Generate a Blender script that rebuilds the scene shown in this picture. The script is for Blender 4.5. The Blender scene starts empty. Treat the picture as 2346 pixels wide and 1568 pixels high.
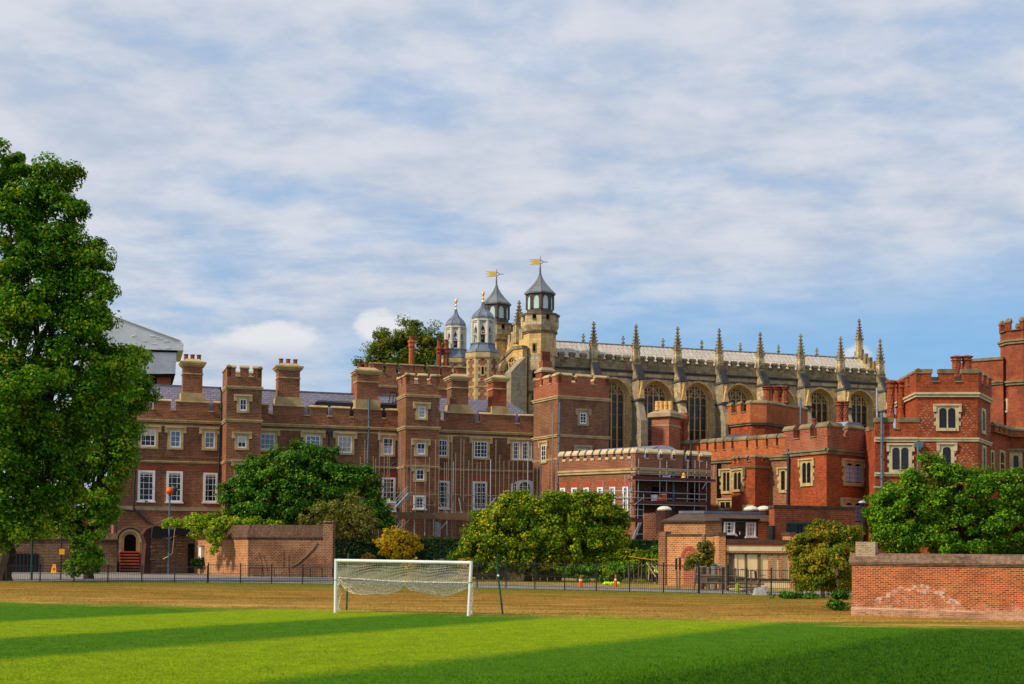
import bpy, math, random
import numpy as np
from mathutils import Matrix, Vector
random.seed(7); rng = np.random.default_rng(11)
S = bpy.context.scene
COL = S.collection
# ---------------------------------------------------------------- camera
FPX, CX, CY, HC = 3000.0, 1173.0, 1135.0, 2.99      # focal length and principal point in units of a 2346 px wide picture
PIT, ROL = math.atan(0.041), math.radians(0.45)
cd = bpy.data.cameras.new('Camera'); cam = bpy.data.objects.new('Camera', cd); COL.objects.link(cam)
cd.sensor_width = 36; cd.lens = FPX/2346*36; cd.shift_y = (CY-784)/2346; cd.clip_start = 0.5; cd.clip_end = 6000
MC = Matrix.Rotation(math.pi/2+PIT, 4, 'X') @ Matrix.Rotation(ROL, 4, 'Z')
cam.matrix_world = Matrix.Translation((0, 0, HC)) @ MC
S.camera = cam
MCn = np.array(MC.to_3x3())
# ---------------------------------------------------------------- sky and sun
SUN_EL, SUN_AZ = math.radians(38), math.radians(-115)        # azimuth from +Y towards +X
S.view_settings.view_transform = 'Standard'; S.view_settings.look = 'None'
S.view_settings.exposure = 0.0; S.view_settings.gamma = 1.0
world = bpy.data.worlds.new('World'); S.world = world; world.use_nodes = True
def build_world():
    nt = world.node_tree; N = nt.nodes; L = nt.links; N.clear()
    def nd(t, **k):
        n = N.new(t)
        for a, b in k.items(): setattr(n, a, b)
        return n
    def mth(op, a, b=None, c=None, clamp=False):
        n = nd('ShaderNodeMath', operation=op, use_clamp=clamp)
        for i, v in enumerate((a, b, c)):
            if v is None: continue
            if isinstance(v, (int, float)): n.inputs[i].default_value = v
            else: L.new(v, n.inputs[i])
        return n.outputs[0]
    def ss(v, a, b):
        n = nd('ShaderNodeMapRange', interpolation_type='SMOOTHSTEP'); L.new(v, n.inputs[0])
        n.inputs[1].default_value = a; n.inputs[2].default_value = b; return n.outputs[0]
    def mix(f, a, b):
        n = nd('ShaderNodeMix', data_type='RGBA')
        for i, v in ((0, f), (6, a), (7, b)):
            if isinstance(v, (int, float)): n.inputs[i].default_value = v
            elif isinstance(v, tuple): n.inputs[i].default_value = v+(1,)
            else: L.new(v, n.inputs[i])
        return n.outputs[2]
    sky = nd('ShaderNodeTexSky', sky_type='NISHITA', sun_disc=False)
    sky.sun_elevation = SUN_EL; sky.sun_rotation = SUN_AZ; sky.air_density = 1.0; sky.dust_density = 0.3; sky.ozone_density = 2.5
    tc = nd('ShaderNodeTexCoord'); sp = nd('ShaderNodeSeparateXYZ'); L.new(tc.outputs['Generated'], sp.inputs[0])
    x, y, z = sp.outputs
    zz = mth('ADD', mth('MAXIMUM', z, 0.0), 0.12)
    U = mth('DIVIDE', x, zz); V = mth('DIVIDE', y, zz)
    cb = nd('ShaderNodeCombineXYZ'); L.new(mth('MULTIPLY', U, 0.9), cb.inputs[0]); L.new(mth('MULTIPLY', V, 1.0), cb.inputs[1])
    rot = nd('ShaderNodeMapping'); rot.inputs['Rotation'].default_value = (0, 0, 0.12); L.new(cb.outputs[0], rot.inputs[0])
    n1 = nd('ShaderNodeTexNoise'); n1.inputs['Scale'].default_value = 1.7; n1.inputs['Detail'].default_value = 9; n1.inputs['Roughness'].default_value = 0.55
    n1.inputs['Distortion'].default_value = 0.25; L.new(rot.outputs[0], n1.inputs[0])
    n2 = nd('ShaderNodeTexNoise'); n2.inputs['Scale'].default_value = 5.0; n2.inputs['Detail'].default_value = 6; n2.inputs['Roughness'].default_value = 0.6
    L.new(rot.outputs[0], n2.inputs[0])
    n3 = nd('ShaderNodeTexNoise'); n3.inputs['Scale'].default_value = 0.55; n3.inputs['Detail'].default_value = 3
    L.new(rot.outputs[0], n3.inputs[0])
    az = mth('DIVIDE', x, mth('MAXIMUM', y, 0.05)); el = mth('DIVIDE', z, mth('MAXIMUM', y, 0.05))
    d = mth('ADD', mth('MULTIPLY', n1.outputs[0], 0.56), mth('ADD', mth('MULTIPLY', n2.outputs[0], 0.28), mth('MULTIPLY', n3.outputs[0], 0.25)))
    cover = ss(d, 0.36, 0.58)                               # the high sheet of cloud
    sheet = ss(mth('ADD', el, mth('MULTIPLY', az, -0.12)), 0.118, 0.215)   # its lower edge, higher to the right
    sheet = mth('MAXIMUM', sheet, ss(mth('MULTIPLY', az, -1.0), 0.02, 0.22))
    cover = mth('MULTIPLY', mth('ADD', mth('MULTIPLY', cover, 0.58), 0.40), mth('ADD', mth('MULTIPLY', sheet, 0.88), 0.08))
    shade = ss(n2.outputs[0], 0.3, 0.7)
    ccol = mix(shade, (0.51, 0.575, 0.69), (0.72, 0.735, 0.79))
    # low heaped clouds on the horizon, left and centre
    def heap(a0, e0, w, h):
        da = mth('DIVIDE', mth('SUBTRACT', az, a0), w); de = mth('DIVIDE', mth('SUBTRACT', el, e0), h)
        r = mth('SQRT', mth('ADD', mth('MULTIPLY', da, da), mth('MULTIPLY', de, de)))
        r = mth('ADD', r, mth('MULTIPLY', mth('SUBTRACT', nh.outputs[0], 0.5), 1.5))
        return ss(r, 1.0, 0.45)
    cb2 = nd('ShaderNodeCombineXYZ'); L.new(az, cb2.inputs[0]); L.new(mth('MULTIPLY', el, 1.6), cb2.inputs[1])
    nh = nd('ShaderNodeTexNoise'); nh.inputs['Scale'].default_value = 32; nh.inputs['Detail'].default_value = 8; nh.inputs['Roughness'].default_value = 0.6
    L.new(cb2.outputs[0], nh.inputs[0])
    hp = mth('MAXIMUM', heap(-0.185, 0.158, 0.048, 0.018), mth('MAXIMUM', heap(-0.10, 0.168, 0.028, 0.016), heap(0.265, 0.150, 0.016, 0.010)))
    hcol = mix(ss(el, 0.135, 0.165), (0.50, 0.56, 0.70), (0.86, 0.85, 0.86))
    blue = mix(ss(el, 0.0, 0.40), (0.25, 0.51, 0.80), (0.14, 0.43, 0.85))
    skyc = nd('ShaderNodeVectorMath', operation='SCALE'); L.new(sky.outputs[0], skyc.inputs[0]); skyc.inputs[3].default_value = 0.10
    base = mix(0.85, skyc.outputs[0], blue)
    c = mix(cover, base, ccol); c = mix(mth('MULTIPLY', hp, 0.8), c, hcol)
    bg = nd('ShaderNodeBackground'); L.new(c, bg.inputs[0]); bg.inputs[1].default_value = 1.0
    out = nd('ShaderNodeOutputWorld'); L.new(bg.outputs[0], out.inputs[0])
build_world()
sl = bpy.data.lights.new('sun', 'SUN'); sl.energy = 4.3; sl.angle = math.radians(2.5); sl.color = (1.0, 0.87, 0.64)
so = bpy.data.objects.new('sun', sl); COL.objects.link(so)
sd = Vector((math.sin(SUN_AZ)*math.cos(SUN_EL), math.cos(SUN_AZ)*math.cos(SUN_EL), math.sin(SUN_EL)))
so.rotation_euler = sd.to_track_quat('Z', 'Y').to_euler()
S.cycles.max_bounces = 6; S.cycles.diffuse_bounces = 3; S.cycles.glossy_bounces = 3
# ---------------------------------------------------------------- picture point -> place in the world
def ray(p):
    v = MCn @ np.array(((p[0]-CX)/FPX, -(p[1]-CY)/FPX, -1.0)); return v
def W(p, D):
    d = ray(p); return np.array((d[0]/d[1]*D, D, HC+d[2]/d[1]*D))
def G(p, z=0.0):
    d = ray(p); t = (z-HC)/d[2]; return np.array((d[0]*t, d[1]*t, z))
def crop(x0, y0, k): return lambda x, y: ((x0+x*k)/1.64535, (y0+y*k)/1.64535)
c1 = crop(400, 1150, .3507); c2 = crop(0, 1600, .41445); c3 = crop(600, 1600, .41451); c4 = crop(950, 1300, .38272)
d1 = crop(1300, 950, .41451); d2 = crop(1350, 1350, .44643); d3 = crop(1600, 950, .31884); d4 = crop(2050, 1200, .3507); d5 = crop(2700, 1200, .3507)
e1 = crop(3250, 1150, .44656); e2 = crop(2050, 1650, .38272); e3 = crop(2500, 1500, .34101); e4 = crop(2450, 1850, .34101)
e5 = crop(3100, 1700, .44653); e6 = crop(1150, 2000, .36232); f2 = crop(0, 1900, .5); f3 = crop(1400, 1820, .34101); f4 = crop(2600, 1950, .29838)
dp = lambda x, y: (x, y)
PXM = lambda px, D: px*D/FPX                       # a width in the picture as metres at distance D
class Fac:
    """a vertical plane seen in plan; s runs along it, n points out of it to the camera's side"""
    def __init__(self, A, B):
        A = np.array(A[:2], float); B = np.array(B[:2], float); self.A = A; self.e = (B-A)/np.linalg.norm(B-A); self.len = np.linalg.norm(B-A)
        n = np.array((self.e[1], -self.e[0])); self.n = n if n @ (-A) > 0 else -n
    def P(self, s, n, z):
        q = self.A+self.e*s+self.n*n; return (q[0], q[1], z)
    def hit(self, p, off=0.0):
        d = ray(p); A = self.A+self.n*off
        t = (A @ self.n)/(d[:2] @ self.n); q = d[:2]*t
        return (q-A) @ self.e, HC+d[2]*t
    def s(self, p, off=0.0): return self.hit(p, off)[0]
    def z(self, p, off=0.0): return self.hit(p, off)[1]
def fac_px(p1, p2, D1):
    """plane through a level line seen from p1 to p2, p1 at distance D1"""
    a = ray(p1); b = ray(p2); D2 = D1*(a[2]/a[1])/(b[2]/b[1]); return Fac(W(p1, D1), W(p2, D2))
def fac_D(x1, D1, x2, D2): return Fac(W((x1, 1250), D1), W((x2, 1250), D2))
# ---------------------------------------------------------------- objects
def tag(o, label=None, cat=None, group=None, kind=None):
    if label: o['label'] = label
    if cat: o['category'] = cat
    if group: o['group'] = group
    if kind: o['kind'] = kind
    return o
def thing(name, label, cat, loc, group=None):
    o = bpy.data.objects.new(name, None); COL.objects.link(o); o.location = tuple(float(v) for v in loc); o.empty_display_size = 0.5
    return tag(o, label, cat, group)
def org_of(p):
    v = Vector((0, 0, 0))
    while p is not None: v = v+p.location; p = p.parent
    return v
def uv_mesh(me):
    n = len(me.loops)
    if n == 0: return
    uv = me.uv_layers.new(name='UVMap')
    co = np.empty(len(me.vertices)*3); me.vertices.foreach_get('co', co); co = co.reshape(-1, 3)
    vi = np.empty(n, int); me.loops.foreach_get('vertex_index', vi)
    nf = len(me.polygons); nr = np.empty(nf*3); me.polygons.foreach_get('normal', nr); nr = nr.reshape(-1, 3)
    lt = np.empty(nf, int); me.polygons.foreach_get('loop_total', lt)
    fn = np.repeat(nr, lt, axis=0); p = co[vi]
    h = np.hypot(fn[:, 0], fn[:, 1]); flat = np.abs(fn[:, 2]) > 0.85
    hh = np.where(h < 1e-6, 1, h); tx = -fn[:, 1]/hh; ty = fn[:, 0]/hh
    u = np.where(flat, p[:, 0], p[:, 0]*tx+p[:, 1]*ty); v = np.where(flat, p[:, 1], p[:, 2]/np.maximum(np.sqrt(1-fn[:, 2]**2), .35))
    uv.data.foreach_set('uv', np.stack([u, v], 1).ravel())
class MB:
    def __init__(self): self.v = []; self.f = []
    def add(self, vs, fs):
        b = len(self.v); self.v += [tuple(float(c) for c in q) for q in vs]; self.f += [tuple(b+i for i in f) for f in fs]; return self
    def hexa(self, q): # 4 bottom then 4 top
        return self.add(q, [(3, 2, 1, 0), (4, 5, 6, 7), (0, 1, 5, 4), (1, 2, 6, 5), (2, 3, 7, 6), (3, 0, 4, 7)])
    def box(self, F, s0, s1, n0, n1, z0, z1):
        P = F.P
        return self.hexa([P(s0, n0, z0), P(s1, n0, z0), P(s1, n1, z0), P(s0, n1, z0), P(s0, n0, z1), P(s1, n0, z1), P(s1, n1, z1), P(s0, n1, z1)])
    def wbox(self, x0, x1, y0, y1, z0, z1):
        return self.hexa([(x0, y0, z0), (x1, y0, z0), (x1, y1, z0), (x0, y1, z0), (x0, y0, z1), (x1, y0, z1), (x1, y1, z1), (x0, y1, z1)])
    def prism(self, pts, z0, z1, pts2=None):
        """plan polygon extruded up; pts2 = plan at the top"""
        n = len(pts); t = pts2 or pts
        return self.add([(p[0], p[1], z0) for p in pts]+[(p[0], p[1], z1) for p in t],
                        [tuple(range(n-1, -1, -1)), tuple(range(n, 2*n))]+[(i, (i+1) % n, n+(i+1) % n, n+i) for i in range(n)])
    def slab(self, F, sz, n0, n1):
        """outline in the facade plane (list of (s,z)), thick from n0 to n1"""
        n = len(sz)
        return self.add([F.P(s, n0, z) for s, z in sz]+[F.P(s, n1, z) for s, z in sz],
                        [tuple(range(n-1, -1, -1)), tuple(range(n, 2*n))]+[(i, (i+1) % n, n+(i+1) % n, n+i) for i in range(n)])
    def tube(self, a, b, r, k=6, r2=None):
        a = np.array(a, float); b = np.array(b, float); d = b-a; L = np.linalg.norm(d)
        if L < 1e-6: return self
        d /= L; u = np.cross(d, (0, 0, 1) if abs(d[2]) < .9 else (1, 0, 0)); u /= np.linalg.norm(u); w = np.cross(d, u); r2 = r if r2 is None else r2
        A = [a+(u*math.cos(t)+w*math.sin(t))*r for t in np.arange(k)*2*math.pi/k]; B = [b+(u*math.cos(t)+w*math.sin(t))*r2 for t in np.arange(k)*2*math.pi/k]
        return self.add(A+B, [(i, (i+1) % k, k+(i+1) % k, k+i) for i in range(k)]+[tuple(range(k-1, -1, -1)), tuple(range(k, 2*k))])
    def path(self, pts, r, k=6):
        for i in range(len(pts)-1): self.tube(pts[i], pts[i+1], r, k)
        return self
    def lathe(self, c, prof, k=16, rot=0.0):
        """prof: list of (radius, z)"""
        vs = []; fs = []; m = len(prof)
        for r, z in prof:
            for i in range(k):
                t = rot+i*2*math.pi/k; vs.append((c[0]+max(r, .001)*math.cos(t), c[1]+max(r, .001)*math.sin(t), z))
        for j in range(m-1):
            for i in range(k): fs.append((j*k+i, j*k+(i+1) % k, (j+1)*k+(i+1) % k, (j+1)*k+i))
        fs += [tuple(range(k-1, -1, -1)), tuple((m-1)*k+i for i in range(k))]
        return self.add(vs, fs)
    def build(self, name, mat, parent=None, smooth=False, origin=None):
        o0 = org_of(parent) if parent is not None else Vector((0, 0, 0))
        loc = Vector((0, 0, 0))
        if parent is None and origin is not None: loc = Vector(tuple(float(v) for v in origin)); o0 = loc
        me = bpy.data.meshes.new(name); me.from_pydata([(v[0]-o0.x, v[1]-o0.y, v[2]-o0.z) for v in self.v], [], self.f); me.update()
        uv_mesh(me); me.materials.append(mat)
        if smooth: me.polygons.foreach_set('use_smooth', [True]*len(me.polygons))
        o = bpy.data.objects.new(name, me); COL.objects.link(o); o.location = loc
        if parent is not None: o.parent = parent
        return o
# ---------------------------------------------------------------- materials
def lin(r, g, b):
    f = lambda c: (c/255/12.92 if c/255 <= .04045 else ((c/255+.055)/1.055)**2.4); return (f(r), f(g), f(b))
class NT:
    def __init__(self, name):
        self.m = bpy.data.materials.new(name); self.m.use_nodes = True; self.t = self.m.node_tree; self.N = self.t.nodes; self.L = self.t.links
        self.b = self.N['Principled BSDF']
    def nd(self, t, ins=None, **k):
        n = self.N.new(t)
        for a, b in k.items(): setattr(n, a, b)
        for a, b in (ins or {}).items(): self.put(b, n.inputs[a])
        return n
    def put(self, v, sock):
        if isinstance(v, bpy.types.NodeSocket): self.L.new(v, sock)
        elif isinstance(v, tuple) and len(v) == 3 and sock.type == 'RGBA': sock.default_value = v+(1,)
        else: sock.default_value = v
    def mix(self, f, a, b, bt='MIX'):
        n = self.nd('ShaderNodeMix', data_type='RGBA', blend_type=bt); self.put(f, n.inputs[0]); self.put(a, n.inputs[6]); self.put(b, n.inputs[7]); return n.outputs[2]
    def ss(self, v, a, b, c=0.0, d=1.0):
        return self.nd('ShaderNodeMapRange', {0: v, 1: a, 2: b, 3: c, 4: d}, interpolation_type='SMOOTHSTEP').outputs[0]
    def math(self, op, a, b=0.0): return self.nd('ShaderNodeMath', {0: a, 1: b}, operation=op).outputs[0]
    def noise(self, vec, scale, detail=4, rough=.55): return self.nd('ShaderNodeTexNoise', {'Vector': vec, 'Scale': scale, 'Detail': detail, 'Roughness': rough}).outputs[0]
    def uv(self): return self.nd('ShaderNodeTexCoord').outputs['UV']
    def obj(self): return self.nd('ShaderNodeTexCoord').outputs['Object']
    def geo(self): return self.nd('ShaderNodeNewGeometry')
    def mapv(self, v, sc): return self.nd('ShaderNodeMapping', {0: v, 'Scale': sc}).outputs[0]
    def bump(self, h, s=.3, d=.03): self.L.new(self.nd('ShaderNodeBump', {'Height': h, 'Strength': s, 'Distance': d}).outputs[0], self.b.inputs['Normal'])
    def out(self, col, rough=.85, spec=.3, metal=0.0):
        self.put(col, self.b.inputs['Base Color']); self.put(rough, self.b.inputs['Roughness']); self.b.inputs['Specular IOR Level'].default_value = spec
        self.b.inputs['Metallic'].default_value = metal; return self.m
def m_brick(name, a, b, mortar, bw=.40, bh=.18, dark=(.022, .012, .010), darkamt=.5, pale=0.0, sc=1.0, ms=.022):
    t = NT(name); uv = t.uv()
    br = t.nd('ShaderNodeTexBrick', {'Vector': uv, 'Color1': a, 'Color2': b, 'Mortar': mortar, 'Scale': 1.0, 'Mortar Size': ms, 'Mortar Smooth': .4, 'Bias': 0.0, 'Brick Width': bw, 'Row Height': bh})
    c = br.outputs['Color']
    n1 = t.noise(uv, .22*sc, 7, .68); n2 = t.noise(t.mapv(uv, (1, 2.2, 1)), 2.6*sc, 5, .7); n3 = t.noise(t.mapv(uv, (1.3, 5.5, 1)), 2.2*sc, 3, .8)
    c = t.mix(t.ss(n1, .44, .62, 0, darkamt*.9), c, dark); n6 = t.noise(t.mapv(uv, (2.4, .22, 1)), 1.0*sc, 5, .7); c = t.mix(t.ss(n6, .52, .7, 0, darkamt*.7), c, dark)
    c = t.mix(t.ss(n2, .50, .72, 0, darkamt), c, dark)
    c = t.mix(t.ss(n3, .50, .64, 0, .55), c, tuple(min(1, x*1.9+.012) for x in b))
    n5 = t.noise(t.mapv(uv, (1.0, 6.7, 1)), 3.1*sc, 2, .9); c = t.mix(t.ss(n5, .53, .66, 0, .55), c, tuple(x*.38 for x in b))
    if pale: c = t.mix(t.ss(n1, .55, .35, 0, pale), c, tuple(min(1, x*.9+.05) for x in mortar))
    t.bump(br.outputs['Fac'], .35, -.02)
    return t.out(c, .92, .15)
def m_stone(name, a, b, dark, bw=.9, bh=.4, darkamt=.6, streak=.5):
    t = NT(name); uv = t.uv()
    br = t.nd('ShaderNodeTexBrick', {'Vector': uv, 'Color1': a, 'Color2': b, 'Mortar': dark, 'Scale': 1.0, 'Mortar Size': .012, 'Mortar Smooth': .5, 'Bias': 0.0, 'Brick Width': bw, 'Row Height': bh})
    n1 = t.noise(uv, .35, 6, .65); n2 = t.noise(t.mapv(uv, (2.6, .35, 1)), 1.2, 5, .7); n3 = t.noise(uv, 3.5, 5, .75)
    c = t.mix(t.ss(n1, .45, .7, 0, darkamt), br.outputs['Color'], dark)
    c = t.mix(t.ss(n2, .5, .72, 0, streak), c, tuple(x*.55 for x in dark))
    c = t.mix(t.ss(n3, .45, .75, 0, .45), c, tuple(min(1, x*1.25) for x in a))
    t.bump(n3, .4, .03)
    return t.out(c, .93, .12)
def m_plain(name, a, rough=.6, var=.25, sc=2.0, spec=.4, metal=0.0, b=None):
    t = NT(name); n = t.noise(t.obj(), sc, 5, .65)
    c = t.mix(t.ss(n, .35, .7, 0, 1), a, b or tuple(x*(1-var) for x in a)); return t.out(c, rough, spec, metal)
def m_leaf(name, cols, yellow=None, yamt=.2, psc=.25, trans=.35):
    """cols: dark, mid, light leaf colours; picked leaf by leaf, and in patches"""
    t = NT(name); g = t.geo(); ri = g.outputs['Random Per Island']; n = t.noise(t.obj(), psc, 3, .6)
    v = t.math('ADD', t.math('MULTIPLY', ri, .65), t.math('MULTIPLY', n, .7))
    c = t.mix(t.ss(v, .35, .75), cols[0], cols[1]); c = t.mix(t.ss(v, .7, 1.1), c, cols[2])
    if yellow:
        n2 = t.noise(t.obj(), psc*2.3, 3, .6); w = t.math('ADD', t.math('MULTIPLY', t.nd('ShaderNodeTexWhiteNoise', {'W': ri}, noise_dimensions='1D').outputs[0], .5), n2)
        c = t.mix(t.ss(w, 1.05-yamt, 1.15-yamt*.5), c, yellow)
    t.out(c, .7, .12)
    tr = t.nd('ShaderNodeBsdfTranslucent', {'Color': t.mix(.5, c, (.30, .44, .03), 'MIX')}); mx = t.nd('ShaderNodeMixShader', {0: trans+.04, 1: t.b.outputs[0], 2: tr.outputs[0]})
    t.L.new(mx.outputs[0], t.N['Material Output'].inputs[0]); return t.m
M = {}
M['brown'] = m_brick('brown_brick', lin(162, 88, 56), lin(112, 60, 40), lin(166, 138, 110), darkamt=.38, ms=.03)
M['brown2'] = m_brick('dark_brown_brick', lin(146, 88, 58), lin(104, 62, 44), lin(156, 132, 106), darkamt=.45, ms=.03)
M['red'] = m_brick('red_brick', lin(172, 80, 48), lin(128, 56, 36), lin(166, 122, 92), darkamt=.5)
M['orange'] = m_brick('orange_brick', lin(200, 104, 54), lin(160, 76, 40), lin(184, 140, 100), darkamt=.4)
M['crimson'] = m_brick('deep_red_brick', lin(182, 78, 38), lin(128, 52, 30), lin(160, 112, 80), darkamt=.45, ms=.018)
M['pink'] = m_brick('weathered_brick', lin(170, 84, 54), lin(134, 58, 40), lin(186, 150, 120), darkamt=.3, pale=.15)
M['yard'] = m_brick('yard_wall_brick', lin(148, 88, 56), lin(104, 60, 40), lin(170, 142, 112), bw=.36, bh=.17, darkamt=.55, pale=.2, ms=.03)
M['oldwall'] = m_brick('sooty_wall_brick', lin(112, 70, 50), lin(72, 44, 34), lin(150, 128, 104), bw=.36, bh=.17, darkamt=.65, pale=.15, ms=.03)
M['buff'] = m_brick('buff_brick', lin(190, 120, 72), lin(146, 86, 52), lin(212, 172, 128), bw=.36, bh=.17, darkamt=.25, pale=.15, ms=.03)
M['lintel'] = m_plain('red_rubbed_brick', lin(168, 78, 52), .9, .2, 3)
M['dark_brick_cap'] = m_plain('brick_on_edge_coping', lin(92, 66, 52), .95, .5, 1.5)
M['cream'] = m_plain('cream_limestone', lin(194, 168, 120), .9, .35, .9)
M['cream2'] = m_plain('pale_limestone', lin(204, 186, 150), .9, .3, .9)
M['grime'] = m_plain('weathered_stone_coping', lin(140, 122, 92), .95, .5, .8)
M['brownred'] = m_brick('brown_red_brick', lin(156, 84, 58), lin(118, 58, 42), lin(176, 146, 118), darkamt=.35, ms=.028)
M['darkbrick'] = m_brick('very_dark_brick', lin(86, 50, 42), lin(60, 36, 32), lin(84, 66, 58), darkamt=.5)
M['band'] = m_plain('grey_stone_band', lin(172, 150, 118), .9, .3, .8)
M['chapel'] = m_stone('chapel_stone', lin(212, 190, 148), lin(160, 142, 112), lin(88, 82, 70), darkamt=.7, streak=.7)
M['chapel_old'] = m_stone('sooty_chapel_stone', lin(164, 146, 108), lin(128, 112, 84), lin(52, 48, 42), bw=.8, darkamt=.75, streak=.65)
M['chapel_gold'] = m_stone('golden_chapel_stone', lin(222, 188, 126), lin(190, 154, 98), lin(124, 112, 92), darkamt=.6, streak=.5)
M['rubble'] = m_stone('grey_rubble_stone', lin(140, 130, 112), lin(172, 156, 128), lin(84, 80, 72), bw=.5, bh=.28, darkamt=.5, streak=.35)
M['slate_dark'] = m_plain('dark_stone_weathering', lin(84, 82, 84), .8, .4, 1.0)
M['white'] = m_plain('white_paint', (.80, .80, .80), .45, .08, 2)
M['offwhite'] = m_plain('cream_paint', lin(238, 212, 164), .5, .15, 1.5)
M['lantern'] = m_plain('lantern_paint', lin(206, 200, 186), .6, .15, 1.2)
M['lead'] = m_plain('lead_sheet', lin(88, 98, 114), .55, .4, .7, .5, 0.0, lin(120, 130, 146))
M['leadgrey'] = m_plain('grey_lead_spire', lin(118, 120, 126), .55, .35, .8, .5, 0.0, lin(84, 88, 94))
M['bronze'] = m_plain('weathered_timber', lin(92, 80, 72), .8, .4, 1.2)
M['gold'] = m_plain('gilding', (.95, .58, .10), .28, .1, 3, .5, .6)
M['dkglass'] = m_plain('dark_window_glass', (.010, .011, .015), .12, .5, 1.1, .35)
M['chglass'] = m_plain('leaded_chapel_glass', (.014, .018, .026), .25, .6, 2.0, .5)
M['blueglass'] = m_plain('painted_sky_reflection_glass', lin(96, 130, 156), .12, .45, 2.2, .5)  # blue of the reflected sky painted into the base colour
M['paleglass'] = m_plain('pale_glazing', lin(190, 214, 216), .15, .15, 2, .5)
M['curtain'] = m_plain('net_curtain', lin(176, 172, 168), .8, .35, 6)
M['lilac'] = m_plain('lilac_curtain', lin(176, 178, 210), .8, .3, 5)
M['blind'] = m_plain('roller_blind', lin(196, 192, 172), .8, .15, 3)
M['void'] = m_plain('dark_opening', (.006, .005, .005), .9, .2, 2, .1)
M['pipe'] = m_plain('black_iron_pipe', lin(46, 50, 58), .5, .3, 3)
M['pipegrey'] = m_plain('grey_blue_pipe', lin(92, 110, 130), .5, .3, 3)
M['terracotta'] = m_plain('terracotta_pot', lin(136, 70, 52), .85, .35, 4)
M['potcream'] = m_plain('buff_chimney_pot', lin(226, 176, 104), .8, .2, 4)
M['galv'] = m_plain('galvanised_tube', lin(170, 178, 184), .4, .25, 4, .5, .3)
M['galvold'] = m_plain('dull_scaffold_tube', lin(140, 128, 116), .55, .3, 4)
M['redclip'] = m_plain('red_tube_coupler', lin(176, 52, 44), .6, .2, 4)
M['board'] = m_plain('scaffold_board', lin(132, 98, 74), .85, .35, 1.5)
M['redboard'] = m_plain('red_brown_board', lin(104, 50, 42), .8, .3, 1.5)
M['iron'] = m_plain('black_iron', lin(38, 38, 42), .55, .3, 3)
M['green_paint'] = m_plain('green_post_paint', lin(14, 74, 52), .45, .2, 3)
M['goal'] = m_plain('white_goal_paint', (.78, .78, .76), .38, .12, 1.5)
M['net'] = m_plain('net_cord', lin(226, 216, 196), .8, .1, 2)
M['oldwood'] = m_plain('weathered_wood', lin(124, 106, 90), .9, .45, 1.6)
M['bark'] = m_plain('bark', lin(84, 66, 50), .95, .45, 2.5)
M['barkd'] = m_plain('dark_bark', lin(58, 46, 36), .95, .45, 2.5)
M['rubber'] = m_plain('matt_black', lin(30, 28, 28), .8, .2, 2)
M['cone'] = m_plain('orange_plastic', lin(226, 84, 26), .45, .1, 2)
M['yellow'] = m_plain('yellow_plastic', lin(244, 170, 14), .5, .1, 2)
M['hivis'] = m_plain('hi_vis_cloth', lin(196, 240, 30), .7, .15, 5)
M['skin'] = m_plain('skin', lin(196, 142, 112), .6, .1, 5)
M['navy'] = m_plain('dark_cloth', lin(36, 40, 58), .85, .2, 5)
M['stepred'] = m_plain('red_tiled_step', lin(196, 92, 70), .85, .25, 2)
M['sheet'] = m_plain('white_plastic_sheeting', lin(222, 224, 228), .42, .22, .35, .5)
M['dome'] = m_plain('rooflight_plastic', lin(216, 206, 186), .4, .1, 2)
M['bluezinc'] = m_plain('pale_blue_zinc', lin(128, 156, 190), .5, .25, 1)
M['soil'] = m_plain('bare_soil', lin(96, 78, 54), .95, .3, 1)
def m_slate(name, a, b, row=.42, seam=.0):
    t = NT(name); uv = t.uv()
    br = t.nd('ShaderNodeTexBrick', {'Vector': uv, 'Color1': a, 'Color2': b, 'Mortar': tuple(x*.45 for x in a), 'Scale': 1.0, 'Mortar Size': .05, 'Mortar Smooth': .3, 'Bias': 0.0, 'Brick Width': .7, 'Row Height': row})
    n = t.noise(uv, .5, 5, .6); c = t.mix(t.ss(n, .4, .7, 0, .35), br.outputs['Color'], tuple(x*.6 for x in a)); t.bump(br.outputs['Fac'], .5, -.03)
    return t.out(c, .6, .4)
M['slate'] = m_slate('lilac_slate', lin(134, 128, 148), lin(112, 108, 130))
M['tile'] = m_slate('brown_clay_tile', lin(104, 80, 64), lin(78, 60, 50), .25)
M['leadroof'] = m_slate('pale_lead_roof', lin(196, 186, 174), lin(182, 172, 160), 1.6)
# ---------------------------------------------------------------- building kit
def inset_poly(pts, d):
    """shrink (d>0) a convex plan polygon"""
    n = len(pts); c = np.mean([p[:2] for p in pts], 0); out = []
    for i in range(n):
        a, b, e = np.array(pts[i-1][:2], float), np.array(pts[i][:2], float), np.array(pts[(i+1) % n][:2], float)
        def off(p, q):
            t = (q-p)/np.linalg.norm(q-p); m = np.array((t[1], -t[0])); m = m if m @ (c-p) > 0 else -m; return p+m*d, t
        p1, t1 = off(a, b); p2, t2 = off(b, e); k = t1[0]*t2[1]-t1[1]*t2[0]
        if abs(k) < 1e-5: out.append(tuple(p2)); continue
        r = p2-p1; u = (r[0]*t2[1]-r[1]*t2[0])/k; out.append(tuple(p1+t1*u))
    return out
def rectF(F, s0, s1, n0, n1): return [F.P(s0, n0, 0)[:2], F.P(s1, n0, 0)[:2], F.P(s1, n1, 0)[:2], F.P(s0, n1, 0)[:2]]
def octo(c, r, rot=0.0, k=8): return [(c[0]+r*math.cos(rot+i*2*math.pi/k), c[1]+r*math.sin(rot+i*2*math.pi/k)) for i in range(k)]
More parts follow.
